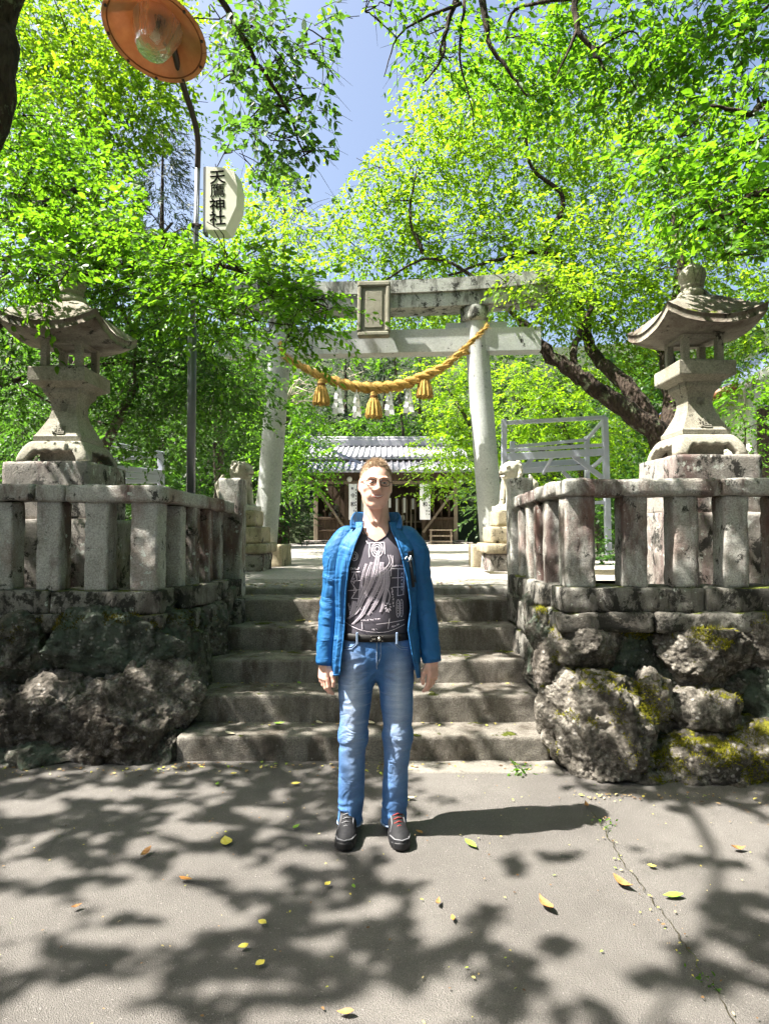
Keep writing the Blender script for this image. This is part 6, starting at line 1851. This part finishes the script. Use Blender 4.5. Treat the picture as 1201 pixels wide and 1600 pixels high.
# neckline hem
mb = MB(); ed = SG[-1, ::2]; mb.tube([tuple(p + np.array([0, -.002, 0])) for p in ed], .0035, 6); mb.build('neckline', M['shirt'], shirt, True)

# printed drawing on the shirt: strokes laid on its surface
FR = (np.abs(Tg) < 1.35)
fx, fz, fy = SG[..., 0][FR], SG[..., 2][FR], SG[..., 1][FR]
def shirt_y(x, z):
    d = (fx - x) ** 2 + (fz - z) ** 2
    i = np.argpartition(d, 6)[:6]; w = 1 / (d[i] + 1e-6)
    return float((fy[i] * w).sum() / w.sum())
def spx(px, py): return ((px - 587.7) / 319.0 * .985, 1.46 + (830 - py) / 319.0)
def zoomp(zx, zy): return spx(530 + zx / 8.425, 810 + zy / 8.425)
pr = MB(); pd = MB()
def stroke(pts, w, mb=None, lift=.0035, sub=5):
    mb = mb or pr
    c = catmull([np.array([*zoomp(*p), 0]) for p in pts], sub) if len(pts) > 2 else [np.array([*zoomp(*p), 0]) for p in pts]
    if len(pts) == 2: c = [c[0] * (1 - t) + c[1] * t for t in np.linspace(0, 1, 7)]
    ww = w if hasattr(w, '__len__') else [w] * 2
    V = []
    for i, p in enumerate(c):
        t = c[min(i + 1, len(c) - 1)] - c[max(i - 1, 0)]; t = t / (np.linalg.norm(t) + 1e-9)
        nrm_ = np.array([-t[1], t[0], 0]); wd = np.interp(i / (len(c) - 1), np.linspace(0, 1, len(ww)), ww) / 8.425 / 319 * .5
        for sg in (-1, 0, 1):
            q = p + nrm_ * wd * sg
            V.append((q[0], shirt_y(q[0], q[1]) - lift, q[1]))
    F_ = []
    for i in range(len(c) - 1):
        for k in (0, 1): F_.append((i * 3 + k, i * 3 + k + 1, (i + 1) * 3 + k + 1, (i + 1) * 3 + k))
    mb.add(V, F_)
gs = np.random.default_rng(21)
def scribble(x0, y0, x1, y1, n, h, w=9):
    for i in range(n):
        t = (i + .5) / n; cx, cy = x0 + (x1 - x0) * t, y0 + (y1 - y0) * t
        pts = [(cx + gs.uniform(-h, h) * .45, cy + gs.uniform(-h, h)) for k in range(4)]
        stroke(pts, w, lift=.0045, sub=3)
# tentacles sweeping down to the lower left
for pts, w in [([(520, 420), (480, 640), (420, 820), (330, 1000), (240, 1180), (120, 1290)], [40, 90, 80, 60, 50, 18]), ([(560, 560), (540, 760), (470, 930), (380, 1080), (300, 1230), (180, 1355)], [60, 80, 70, 60, 46, 14]),
               ([(600, 620), (600, 800), (540, 960), (470, 1100), (380, 1230)], [50, 64, 54, 46, 20]), ([(640, 660), (640, 830), (600, 980), (570, 1120), (540, 1190)], [40, 50, 44, 36, 12]),
               ([(430, 560), (380, 700), (350, 860), (290, 1000), (250, 1120)], [30, 54, 54, 50, 40]), ([(360, 580), (320, 720), (290, 880), (270, 1010)], [20, 36, 40, 24]),
               ([(210, 1060), (190, 1150), (160, 1230)], [60, 80, 30])]:
    stroke(pts, w, pd, .0030)
    stroke([(x - 10, y) for x, y in pts], [max(4, q * .16) for q in w], pr, .0048)
    stroke([(x + 16, y) for x, y in pts], [max(3, q * .08) for q in w], pr, .0048)
# body rings and spirals at the top
for cx, cy, rr in ((500, 400, 34), (500, 400, 62), (500, 405, 92), (205, 490, 30), (205, 490, 55)):
    stroke([(cx + rr * math.cos(a) * .8, cy + rr * math.sin(a)) for a in np.linspace(0, 2 * math.pi, 13)], 9, sub=3)
stroke([(640, 470), (660, 560), (600, 640), (520, 690), (500, 740)], 9); stroke([(670, 470), (690, 560), (630, 660), (560, 720)], 7); stroke([(700, 480), (700, 590), (650, 690)], 7)
stroke([(380, 320), (400, 340), (395, 420), (400, 500)], 12); stroke([(400, 320), (590, 310)], 8); stroke([(590, 310), (600, 460)], 10); stroke([(355, 290), (380, 330)], 10)
# ruled panels
for a, b_ in (((680, 640), (850, 650)), ((680, 640), (680, 740)), ((770, 650), (765, 990)), ((690, 760), (850, 760)), ((700, 880), (850, 880)), ((760, 990), (850, 980)), ((850, 650), (840, 980)), ((170, 690), (280, 680)), ((160, 810), (290, 790)), ((120, 930), (285, 910)), ((165, 1025), (265, 1025)), ((215, 690), (160, 810)), ((160, 810), (235, 920)), ((235, 920), (170, 1025)), ((225, 690), (245, 790)), ((490, 1340), (850, 1300)), ((660, 1270), (640, 1400)), ((305, 1320), (310, 1410))):
    stroke([a, b_], 8, lift=.0045)
scribble(690, 610, 840, 610, 7, 14); scribble(155, 650, 270, 640, 5, 16); scribble(820, 690, 815, 940, 6, 16, 8); scribble(690, 880, 715, 1130, 9, 16, 11); scribble(130, 1080, 150, 1240, 6, 16, 10); scribble(290, 1300, 540, 1270, 12, 10, 9)
scribble(200, 760, 205, 970, 5, 14, 8); scribble(680, 1380, 790, 1350, 5, 14, 10); scribble(430, 1405, 510, 1405, 5, 12, 8)
for ox in (770, 815):
    stroke([(ox + 20 * math.cos(a), 1150 + 110 * np.sign(math.sin(a)) * abs(math.sin(a)) ** .6) for a in np.linspace(0, 2 * math.pi, 17)], 8, sub=3); scribble(ox, 1070, ox, 1230, 5, 12, 8)
stroke([(640, 900), (665, 980), (650, 1060)], 8)
for k in range(9):
    a = k / 9 * 2 * math.pi; stroke([(640 + 20 * math.cos(a), 1120 + 30 * math.sin(a)), (640 + 44 * math.cos(a), 1130 + 66 * math.sin(a))], 11)
for k in range(90):
    t = gs.uniform(0, 1); cx = 560 - 250 * t + gs.normal() * 60; cy = 700 + 520 * t + gs.normal() * 40; a = gs.uniform(0, 6.3); r_ = gs.uniform(5, 14)
    stroke([(cx, cy), (cx + r_ * math.cos(a), cy + r_ * math.sin(a))], 6, lift=.0048)
stroke([(60, 1330), (300, 1420), (600, 1440), (860, 1360)], 7)
pr.build('print', M['print'], shirt); pd.build('print', M['print_dim'], shirt)

# jacket body: open at the front
zs = np.linspace(.775, 1.505, 90)
nu = 110
# opening angle at each height, left and right panel edges (image left is -x)
edge_l = np.interp(zs, [.775, .86, 1.0, 1.15, 1.30, 1.40, 1.47, 1.505], [-.172, -.168, -.160, -.150, -.132, -.100, -.070, -.066])
edge_r = np.interp(zs, [.775, .86, 1.0, 1.10, 1.25, 1.35, 1.42, 1.47, 1.505], [.198, .175, .152, .164, .146, .122, .098, .074, .066])
rows = []
for i, z in enumerate(zs):
    a, bb, yc = [float(q[0]) for q in smooth_rows(TOR, np.array([z]))]
    a += .012; bb += .010
    def th_of(x):
        return math.asin(min(.999, max(-.999, abs(x) / a)) ** (2.35 / 2)) * (1 if x > 0 else -1)
    t0, t1 = th_of(edge_r[i]), 2 * math.pi + th_of(edge_l[i])
    t = t0 + (t1 - t0) * np.linspace(0, 1, nu)
    x, y = torso_point(np.full(nu, z), t, .010)
    u = np.linspace(0, 1, nu)
    p = np.stack([x, y, np.full(nu, z)], -1)
    nr_ = unit(np.stack([x / a ** 2, (y - yc) / bb ** 2, 0 * x], -1))
    low = np.clip((1.42 - z) / .25, 0, 1)
    fl = np.exp(-((u - 1) / .10) ** 2); fr_ = np.exp(-(u / .10) ** 2)
    amp = .011 * low * np.sin((1 - u) * 105 + z * 4 + 1.2 * math.sin(z * 9)) * np.exp(-((u - 1) / .13) ** 2)
    amp = amp + .004 * low * np.sin(u * 70 + z * 7) * fr_
    amp = amp + .007 * fbm(p, 7, 9, 3) * (.5 + low)
    amp = amp + .012 * fl * np.clip((1.1 - z) / .4, 0, 1)
    p = p + nr_ * amp[:, None]
    p[:, 1] -= (.018 * fl + .012 * fr_) * np.clip((1.3 - z) / .5, 0, 1)
    if z < .9: p[:, 2] += .018 * (u - .5) * np.clip((.9 - z) / .12, 0, 1)
    rows.append(p)
JG = np.array(rows)
jk = shell('jacket', JG, M['jacket'], person, .006)
# hem, zip edges
mb = MB(); mb.tube([tuple(p) for p in JG[0, ::3]], .0055, 6); mb.build('hem', M['jacket'], jk, True)
for k, nm in ((0, 'zip'), (-1, 'zip')):
    mb = MB(); mb.tube([tuple(p + np.array([0, -.003, 0])) for p in JG[::3, k]], .0042, 6); mb.build(nm, M['jacket'], jk, True)
# sleeves
def sleeve(s, pts, rad):
    c = catmull([np.array(p) for p in pts], 12); rr = np.interp(np.linspace(0, 1, len(c)), np.linspace(0, 1, len(rad)), rad)
    n = 40; rows = []
    for i, p in enumerate(c):
        t = c[min(i + 1, len(c) - 1)] - c[max(i - 1, 0)]; t = t / np.linalg.norm(t)
        ux = np.cross(t, [0, 1, 0]); ux /= np.linalg.norm(ux); uy = np.cross(ux, t)
        a = np.linspace(0, 2 * math.pi, n + 1)
        q = p + (np.cos(a)[:, None] * ux + np.sin(a)[:, None] * uy) * rr[i]
        k = i / (len(c) - 1)
        env = .35 + .75 * math.exp(-((k - .60) / .15) ** 2) + .9 * math.exp(-((k - .95) / .10) ** 2)
        sk = np.array([1, 1, 2.4]); sl = q + np.stack([0 * a, 0 * a, .35 * s * q[:, 0] + .5 * np.cos(a + .8) * .06], -1)
        wr = .011 * (np.abs(vnoise(sl * sk, 13, 31 + s)) - .35) * env + .006 * fbm(q, 9, 12 + s, 3)
        out = (q - p) / rr[i]
        q = q + out * (wr * min(1, k * 6) * (1 if k < .985 else .3))[:, None]
        rows.append(q)
    o = shell('sleeve', np.array(rows), M['jacket'], jk, .005, inward=(s > 0) if False else True)
    mb = MB(); mb.tube([tuple(p) for p in rows[-1][::2]], .0045, 6); mb.build('cuff', M['jacket'], o, True)
    return o
sleeve(-1, [(-.110, .022, 1.452), (-.155, .016, 1.425), (-.190, .010, 1.355), (-.202, .010, 1.25), (-.216, .012, 1.13), (-.232, .0, 1.0), (-.247, -.018, .818)], [.034, .053, .060, .057, .052, .047, .041])
sleeve(1, [(.110, .022, 1.452), (.155, .016, 1.425), (.192, .010, 1.355), (.206, .010, 1.25), (.226, .012, 1.13), (.248, .0, 1.0), (.269, -.018, .832)], [.034, .053, .060, .057, .052, .047, .041])
# collar: stands round the neck and falls open in front
cu = np.linspace(-1, 1, 61)
G = np.zeros((9, 61, 3))
for j in range(9):
    v = j / 8
    for i, u in enumerate(cu):
        th = math.pi + u * 2.35
        frn = max(0, (abs(u) - .62) / .38)
        x, y = torso_point(np.array([1.500]), np.array([th]), .006)
        x, y = float(x[0]), float(y[0])
        h = .055 * v * (1 - .55 * frn)
        outw = .012 * v + .060 * frn ** 1.5 * v
        nx = math.sin(th)
        G[j, i] = (x * (1.0 - .05 * v) + nx * outw, y - .012 * v * (1 - frn) * -1 - .018 * frn * v, 1.500 + h - .030 * frn * (1 - v) - .055 * frn ** 2 * v)
cl = shell('collar', G, M['jacket'], jk, .005)
# chest zip pocket with small emblem on the image-right panel
def on_jacket(x, z, lift=.004):
    k = JG.reshape(-1, 3); k = k[k[:, 1] < .0]
    i = np.argmin((k[:, 0] - x) ** 2 + (k[:, 2] - z) ** 2); return Vector((x, k[i, 1] - lift, z))
mb = MB(); pts = [on_jacket(*spx(640.5 + .6 * i, 873 + 5.2 * i), .006) for i in range(9)]
mb.tube(pts, .0075, 6); mb.build('pocket_zip', M['jacket_dark'], jk, True)
mb = MB(); pts = [on_jacket(*spx(636 + .75 * i, 862 + 6 * i), .003) for i in range(10)]; pr2 = [on_jacket(*spx(645 + .55 * i, 856 + 6 * i), .003) for i in range(10)]
mb.loft([[a for a in pts], [b_ for b_ in pr2]], False, False); mb.build('pocket_panel', M['jacket_dark'], jk)
mb = MB()
for (a, b_) in (((632, 872), (635, 868)), ((635, 868), (638, 873)), ((638, 873), (641, 867)), ((641, 867), (643, 874)), ((636, 876), (641, 872))):
    mb.bar(on_jacket(*spx(*a), .010), on_jacket(*spx(*b_), .010), .005, .002)
mb.build('emblem', M['paper'], jk)
# ---- jeans
def jeans_sdf(G):
    d = s_ell(G, (0, .010, .905), (.188, .125, .165))
    d = smax(d, G[..., 2] - .985, .01)
    legs = None
    for s in (-1, 1):
        hip = (s * .090, .012, .87); kn = (s * (.112 if s < 0 else .098), .0, .47); an = (s * (.128 if s < 0 else .085), .030, .040)
        if s > 0: kn = (.104, .0, .47); an = (.084, .030, .040)
        l = smin(s_cap(G, hip, kn, .100, .064), s_cap(G, kn, an, .064, .060), .03)
        legs = l if legs is None else np.minimum(legs, l)
    legs = smax(legs, .042 - G[..., 2], .006)
    d = smin(d, legs, .035)
    # creases: crotch whiskers, back of the knee, stacked hem
    z, x = G[..., 2], G[..., 0]
    cre = .009 * (np.abs(vnoise(G * np.array([1, 1, 2.2], np.float32) + np.abs(x)[..., None] * np.array([0, 0, .8], np.float32), 14, 3)) - .35) * (.25 + np.exp(-((z - .80) / .07) ** 2) + .9 * np.exp(-((z - .47) / .09) ** 2) + 1.1 * np.exp(-((z - .11) / .06) ** 2))
    return d + cre + .005 * vnoise(G, 13, 8)
JV, JQ = sdf_mesh(jeans_sdf, (-.24, -.17, .02), (.24, .19, 1.01), .0075)
jeans = link('jeans', arrays_mesh('jeans', JV, JQ), M['denim'], person, True)
jfront = JV[JV[:, 1] < .02]
def on_jeans(x, z, lift=.003):
    i = np.argmin((jfront[:, 0] - x) ** 2 + (jfront[:, 2] - z) ** 2); return Vector((x, jfront[i, 1] - lift, z))
for s in (-1, 1):
    for off in (0, .010):
        mb = MB(); mb.tube([on_jeans(s * x, z) for x, z in ((.085, .957 - off * .2), (.092, .935 - off), (.115, .915 - off), (.150, .908 - off))], .0022, 5); mb.build('pocket_seam', M['seam'], jeans, True)
mb = MB(); mb.tube([on_jeans(.004, z) for z in np.linspace(.95, .81, 10)], .0026, 5); mb.build('fly_seam', M['seam'], jeans, True)
mb = MB(); mb.tube([on_jeans(.022 - .02 * max(0, (.87 - z) / .05), z) for z in np.linspace(.95, .82, 10)], .0018, 5); mb.build('fly_seam', M['seam'], jeans, True)
for s, (ax_, az) in ((-1, (-.128, .046)), (1, (.084, .046))):
    mb = MB(); mb.tube([(ax_ + .0615 * math.cos(a), .030 + .0615 * math.sin(a), az) for a in np.linspace(0, 2 * math.pi, 25)], .004, 6); mb.build('hem', M['seam'], jeans, True)
# belt with buckle and loops
a_, b2 = .176, .123
mb = MB(); rings = []
for zz, gr in ((.938, .0), (.940, .006), (.972, .006), (.974, .0)):
    rings.append([((a_ + gr) * np.sign(math.cos(t)) * abs(math.cos(t)) ** .86, .010 + (b2 + gr) * np.sign(math.sin(t)) * abs(math.sin(t)) ** .86, zz + .006 * math.cos(t) ** 2) for t in np.linspace(0, 2 * math.pi, 72, endpoint=False)])
mb.loft(rings, True, False); belt = mb.build('belt', M['leather'], person, True)
mb = MB(); mb.box((.004, -.124, .957), (.062, .006, .030), .002); bk_ = mb.build('buckle', M['leather'], belt)
mb = MB()
for (dx, dz) in ((-.022, .010), (-.022, -.010), (.030, .010), (.030, -.010)): mb.lathe([(.001, 0), (.003, .0), (.003, .002)], (dx, -.128, .957 + dz), 8)
mb.build('stud', M['chrome'], bk_)
mb = MB(); V, Q = ico(2); mb.add(V * [.0075, .003, .009] + [.016, -.129, .957], Q); mb.build('ornament', M['chrome'], bk_, True)
mb = MB(); mb.bar((-.018, -.129, .953), (-.002, -.129, .960), .004, .002); mb.bar((-.018, -.129, .960), (-.002, -.129, .953), .004, .002); mb.build('ornament', M['chrome'], bk_)
for x in (-.088, .098):
    mb = MB(); yy = -.010 - b2 * (1 - (abs(x) / a_) ** 2.3) ** (1 / 2.3) + .012; mb.box((x, yy - .004, .957), (.010, .008, .056), .002); mb.build('belt_loop', M['seam'], jeans)

# ---- shoes
def shoe_sdf(G):
    x, y, z = G[..., 0], G[..., 1], G[..., 2]
    d = s_cap(G, (0, -.085, .032), (0, .07, .038), .043, .036)
    d = smin(d, s_ell(G, (.002, -.105, .030), (.047, .060, .036)), .02)
    d = smin(d, s_cap(G, (0, -.050, .050), (0, .040, .095), .035, .044), .03)
    d = smax(d, z - .125, .008)
    d = smax(d, .018 - z, .006)
    return d + .0012 * np.sin(y * 300) * (np.abs(x) < .012) * (z > .06)
def sole_sdf(G):
    x, y, z = G[..., 0], G[..., 1], G[..., 2]
    w = .048 - .010 * np.clip((y + .02) / .12, 0, 1) - .004 * np.exp(-((y - .0) / .03) ** 2)
    L2 = np.sqrt((x / w) ** 2 + (np.clip(np.abs(y + .03) - .075, 0, 1) / .062) ** 2) - 1
    d = L2 * .045
    return smax(d, np.maximum(-z + .001, z - .027 - .010 * np.clip((-y - .12) / .04, 0, 1)), .006) + .002 * np.sin(y * 260) * (np.abs(x) > .03)
FV, FQ = sdf_mesh(shoe_sdf, (-.065, -.185, 0), (.065, .13, .13), .0048)
EV, EQ = sdf_mesh(sole_sdf, (-.065, -.185, -.012), (.065, .14, .05), .0048)
for s, (fx_, fy_, ang) in ((-1, (-.136, -.005, R(-3))), (1, (.098, -.005, R(8)))):
    rm = np.array(Matrix.Rotation(ang, 3, 'Z'))
    def fp(V): return np.asarray(V) @ rm.T + np.array([fx_, fy_, .004])
    so_ = link('shoe', arrays_mesh('shoe', fp(FV), FQ), M['shoe'], person, True)
    link('sole', arrays_mesh('sole', fp(EV), EQ), M['black'], so_, True)
    mb = MB()
    mb.tube([fp(p) for p in ((-.046, -.10, .044), (-.032, -.145, .046), (.0, -.162, .046), (.034, -.145, .046), (.047, -.10, .044))], .0035, 6)
    mb.tube([fp(p) for p in ((-.043, -.085, .05), (-.030, -.055, .074), (-.028, -.01, .098))], .003, 6); mb.tube([fp(p) for p in ((.043, -.085, .05), (.030, -.055, .074), (.028, -.01, .098))], .003, 6)
    mb.build('trim', M['shoe_grey'], so_, True)
    mb = MB()
    for k in range(5):
        y_ = -.085 + k * .019; z_ = .079 + k * .0095
        mb.tube([fp((-.022, y_, z_ - .008)), fp((0, y_ - .004, z_ + .003)), fp((.022, y_ + .006, z_ - .008))], .0026, 5)
    mb.build('lace', M['red'] if s > 0 else M['shoe_grey'], so_, True)
# ------------------------------------------------------------------ fallen leaves and litter
def leaf_flat(name, a, b):
    t = NT(name); v = t.pos(False); n = t.noise(v, 60, 4)
    return t.surf(t.mix(t.step(n, .35, .65), a, b), .7, spec=.3)
LC = {'yellow': leaf_flat('yellow_dry_leaf', (.62, .50, .05), (.75, .66, .16)), 'green': leaf_flat('green_fallen_leaf', (.16, .34, .03), (.30, .48, .06)),
      'brown': leaf_flat('brown_dry_leaf', (.22, .10, .035), (.42, .22, .08)), 'pale': leaf_flat('pale_dry_leaf', (.48, .42, .28), (.62, .56, .40)), 'orange': leaf_flat('orange_dry_leaf', (.50, .20, .05), (.62, .34, .10))}
def leaf_shape(L, w, curl, seed):
    g = random.Random(seed); n = 8; V, F_ = [], []
    for i in range(n + 1):
        t = i / n; hw = w * math.sin(math.pi * min(.985, max(.015, t)) ** .85) * .5
        x = (t - .5) * L; z = curl * L * ((t - .5) ** 2 * 1.6) + .002
        for s in (-1, 0, 1):
            V.append((x, s * hw + .06 * L * math.sin(t * 3 + seed), z + abs(s) * curl * hw * .9 + g.uniform(0, .0015)))
    for i in range(n):
        for k in (0, 1): F_.append((i * 3 + k, (i + 1) * 3 + k, (i + 1) * 3 + k + 1, i * 3 + k + 1))
    b = len(V); V += [(x, y, z + .0012) for x, y, z in V]; F_ += [tuple(reversed([q + b for q in f])) for f in F_]
    mb = MB(); mb.add(V, F_); return mb
FALLEN = [(410, 1447, 0, 14, 'yellow', 'upper of three round yellow leaves lying in the shade on the road'), (380, 1484, 0, 14, 'yellow', 'left of three round yellow leaves lying in the shade on the road'),
    (406, 1511, 0, 14, 'yellow', 'lowest of three round yellow leaves lying in the shade on the road'), (352, 1319, 0, 24, 'yellow', 'yellow-green leaf on the sunlit patch left of the person'),
    (228, 1338, 0, 24, 'brown', 'curled brown leaf on the road at left'), (290, 1378, 0, 20, 'orange', 'reddish leaf on the sunlit patch at left'), (463, 1296, 0, 16, 'green', 'small green leaf just left of the shoes'),
    (462, 1228, 0, 14, 'yellow', 'small yellow leaf left of the jeans'), (365, 1212, 0, 10, 'yellow', 'tiny yellow leaf near the foot of the stairs'), (973, 1386, 0, 34, 'brown', 'large curled brown leaf on sunlit asphalt at right'),
    (1051, 1405, 0, 30, 'green', 'long green leaf on sunlit asphalt at right'), (852, 1420, 0, 34, 'brown', 'brown leaf in a small shadow right of the person'), (735, 1323, 0, 24, 'green', 'green leaf below the person\'s shadow'),
    (685, 1415, 0, 16, 'brown', 'brown leaf in the shade right below the shoes'), (707, 1440, 0, 15, 'orange', 'small orange leaf in the shade right below the shoes'), (655, 1304, 0, 14, 'orange', 'orange leaf just right of the shoes'),
    (1152, 1330, 0, 22, 'brown', 'brown leaf near the right edge of the road'), (540, 1588, 0, 22, 'orange', 'orange leaf at the bottom edge of the picture'), (120, 1422, 0, 14, 'brown', 'ochre leaf on bright asphalt at far left'),
    (340, 1228, 0, 12, 'green', 'bright green leaf in shade left near the stairs'), (1018, 1358, 0, 12, 'yellow', 'small yellow leaf near the crack at right'), (915, 1262, 0, 16, 'brown', 'brown leaf at the edge of the person\'s shadow'),
    (553, 1390, 0, 12, 'green', 'green leaf in shade below the left shoe'), (640, 1250, 0, 16, 'pale', 'pale leaf between the jeans and the shadow'), (512, 1386, 0, 12, 'yellow', 'yellow leaf in shade below the left hand'),
    (357, 1180, .03, 20, 'pale', 'pale dry leaf at the foot of the stairs, left'), (372, 1184, 0, 16, 'pale', 'second pale dry leaf at the foot of the stairs, left'), (580, 1120, .16, 20, 'pale', 'pale leaf on the lowest step between the legs'),
    (506, 1110, .16, 20, 'pale', 'pale leaf on the lowest step left of the jeans'), (437, 1130, .16, 18, 'green', 'green leaf on the lowest step'), (470, 1063, .335, 14, 'green', 'green leaf on the second step'), (470, 970, .685, 16, 'yellow', 'yellow leaf on the fourth step')]
for i, (px, py, z, size, c, lab) in enumerate(FALLEN):
    p = on_ground(px, py, z)
    if z > 0:                                        # keep it on its tread
        k = min(range(5), key=lambda q: abs(SZ[q] - z)); p.z = SZ[k] + .006
        p.y = min(max(p.y, SY[k] + .05), SY[k + 1] - .04)
    else: p.z = .010
    dist = math.hypot(p.y, CAM_H); L_ = size / FPX * dist * .92
    o = leaf_shape(L_, L_ * (.72 if c == 'yellow' else .42), .5 if c == 'brown' else .18, i).build('fallen_leaf', LC[c], None, True)
    o.location = p; o.rotation_euler = (random.uniform(-.1, .1), random.uniform(-.1, .1), random.uniform(0, 6.28))
    tag(o, lab, 'leaf', 'fallen leaves')
# crack across the road, filled with grit and small weeds
road = bpy.data.objects['road']
cp = [on_ground(x, y) for x, y in ((925, 1272), (942, 1295), (962, 1335), (995, 1380), (1020, 1410), (1050, 1455), (1085, 1505), (1120, 1555), (1150, 1610))]
gq = random.Random(3)
pts = [p + Vector((gq.uniform(-.012, .012), 0, 0)) for p in [Vector(q) for q in catmull([np.array(p) for p in cp], 6)]]
V, F_ = [], []
for i, p in enumerate(pts):
    w = gq.uniform(.0006, .0022)
    V += [(p.x - w, p.y, .0105), (p.x + w, p.y, .0105)]
    if i: F_.append((2 * i - 2, 2 * i - 1, 2 * i + 1, 2 * i))
mb = MB(); mb.add(V, F_); mb.build('crack', M['soil'], road)
# litter: small flakes gathered against the steps, in the crack and scattered about
g = np.random.default_rng(15); LPs = []
def scatter(n, fx, sz):
    for _ in range(n): LPs.append((*fx(), g.uniform(*sz)))
scatter(420, lambda: (g.uniform(-2.6, 2.3), g.uniform(1.5, 3.8), .009), (.004, .016))
scatter(120, lambda: (g.uniform(-1.35, 1.0), 3.86 - abs(g.normal()) * .07, .010), (.010, .035))
for k in range(5): scatter(34, lambda: (g.uniform(-1.28, 1.05), SY[k + 1] - .02 - abs(g.normal()) * .06, SZ[k] + .008), (.010, .034))
scatter(160, lambda: (g.uniform(-1.25, 1.05), 5.70 + abs(g.normal()) * .35, PLAZA + .012), (.015, .045))
for _ in range(45):
    p = pts[int(g.integers(len(pts)))]; LPs.append((p.x + g.normal() * .03, p.y + g.normal() * .05, .012, g.uniform(.005, .018)))
scatter(90, lambda: (g.uniform(1.0, 2.6), 3.42 - abs(g.normal()) * .06, .010), (.008, .03)); scatter(90, lambda: (g.uniform(-2.7, -1.2), 3.78 - abs(g.normal()) * .07, .010), (.008, .03))
LPs = np.array(LPs); n = len(LPs)
a = g.uniform(0, 2 * math.pi, n); d_ = np.stack([np.cos(a), np.sin(a), g.normal(size=n) * .12], -1)
me = leaves_mesh('leaf_litter', LPs[:, :3], unit(d_), unit(np.array([0, 0, 1.0]) + g.normal(size=(n, 3)) * .18), LPs[:, 3], g.uniform(0, 1, n), 1.1)
def litter_mat():
    t = NT('mixed_litter'); f = t.n('Attribute', attribute_name='tint').outputs['Fac']
    return t.surf(t.ramp(f, [(0, (.09, .05, .025)), (.35, (.28, .16, .07)), (.6, (.42, .36, .20)), (.8, (.55, .46, .08)), (1, (.20, .34, .05))]), .8, spec=.2)
M['litter'] = litter_mat()
tag(link('leaf_litter', me, M['litter']), 'small dry leaf bits scattered on road and steps', 'leaf litter', kind='stuff')
# weeds
def weed(px, py, n, size, label, seed):
    p = on_ground(px, py); g = np.random.default_rng(seed)
    root = empty('weed', tuple(p), 0, label, 'weed')
    O = np.zeros((n, 3)) + [0, 0, .008] + g.normal(size=(n, 3)) * [.008, .008, .0]; D = unit(g.normal(size=(n, 3)) * [1, 1, .3] + [0, 0, .55])
    P_, dd, nn, ss, tt = spray_leaves(O, D, size * g.uniform(.7, 1.3, n), 5, size * .55, g, .2, .4)
    link('foliage', leaves_mesh('foliage', P_, dd, nn, ss, tt), M['leaf'], root)
weed(812, 1205, 7, .07, 'small green weed at the right foot of the stairs', 1)
weed(1112, 1545, 4, .035, 'small fern-like weed growing in the road crack', 2)
weed(940, 1290, 4, .035, 'tiny green weed at the upper end of the road crack', 3)
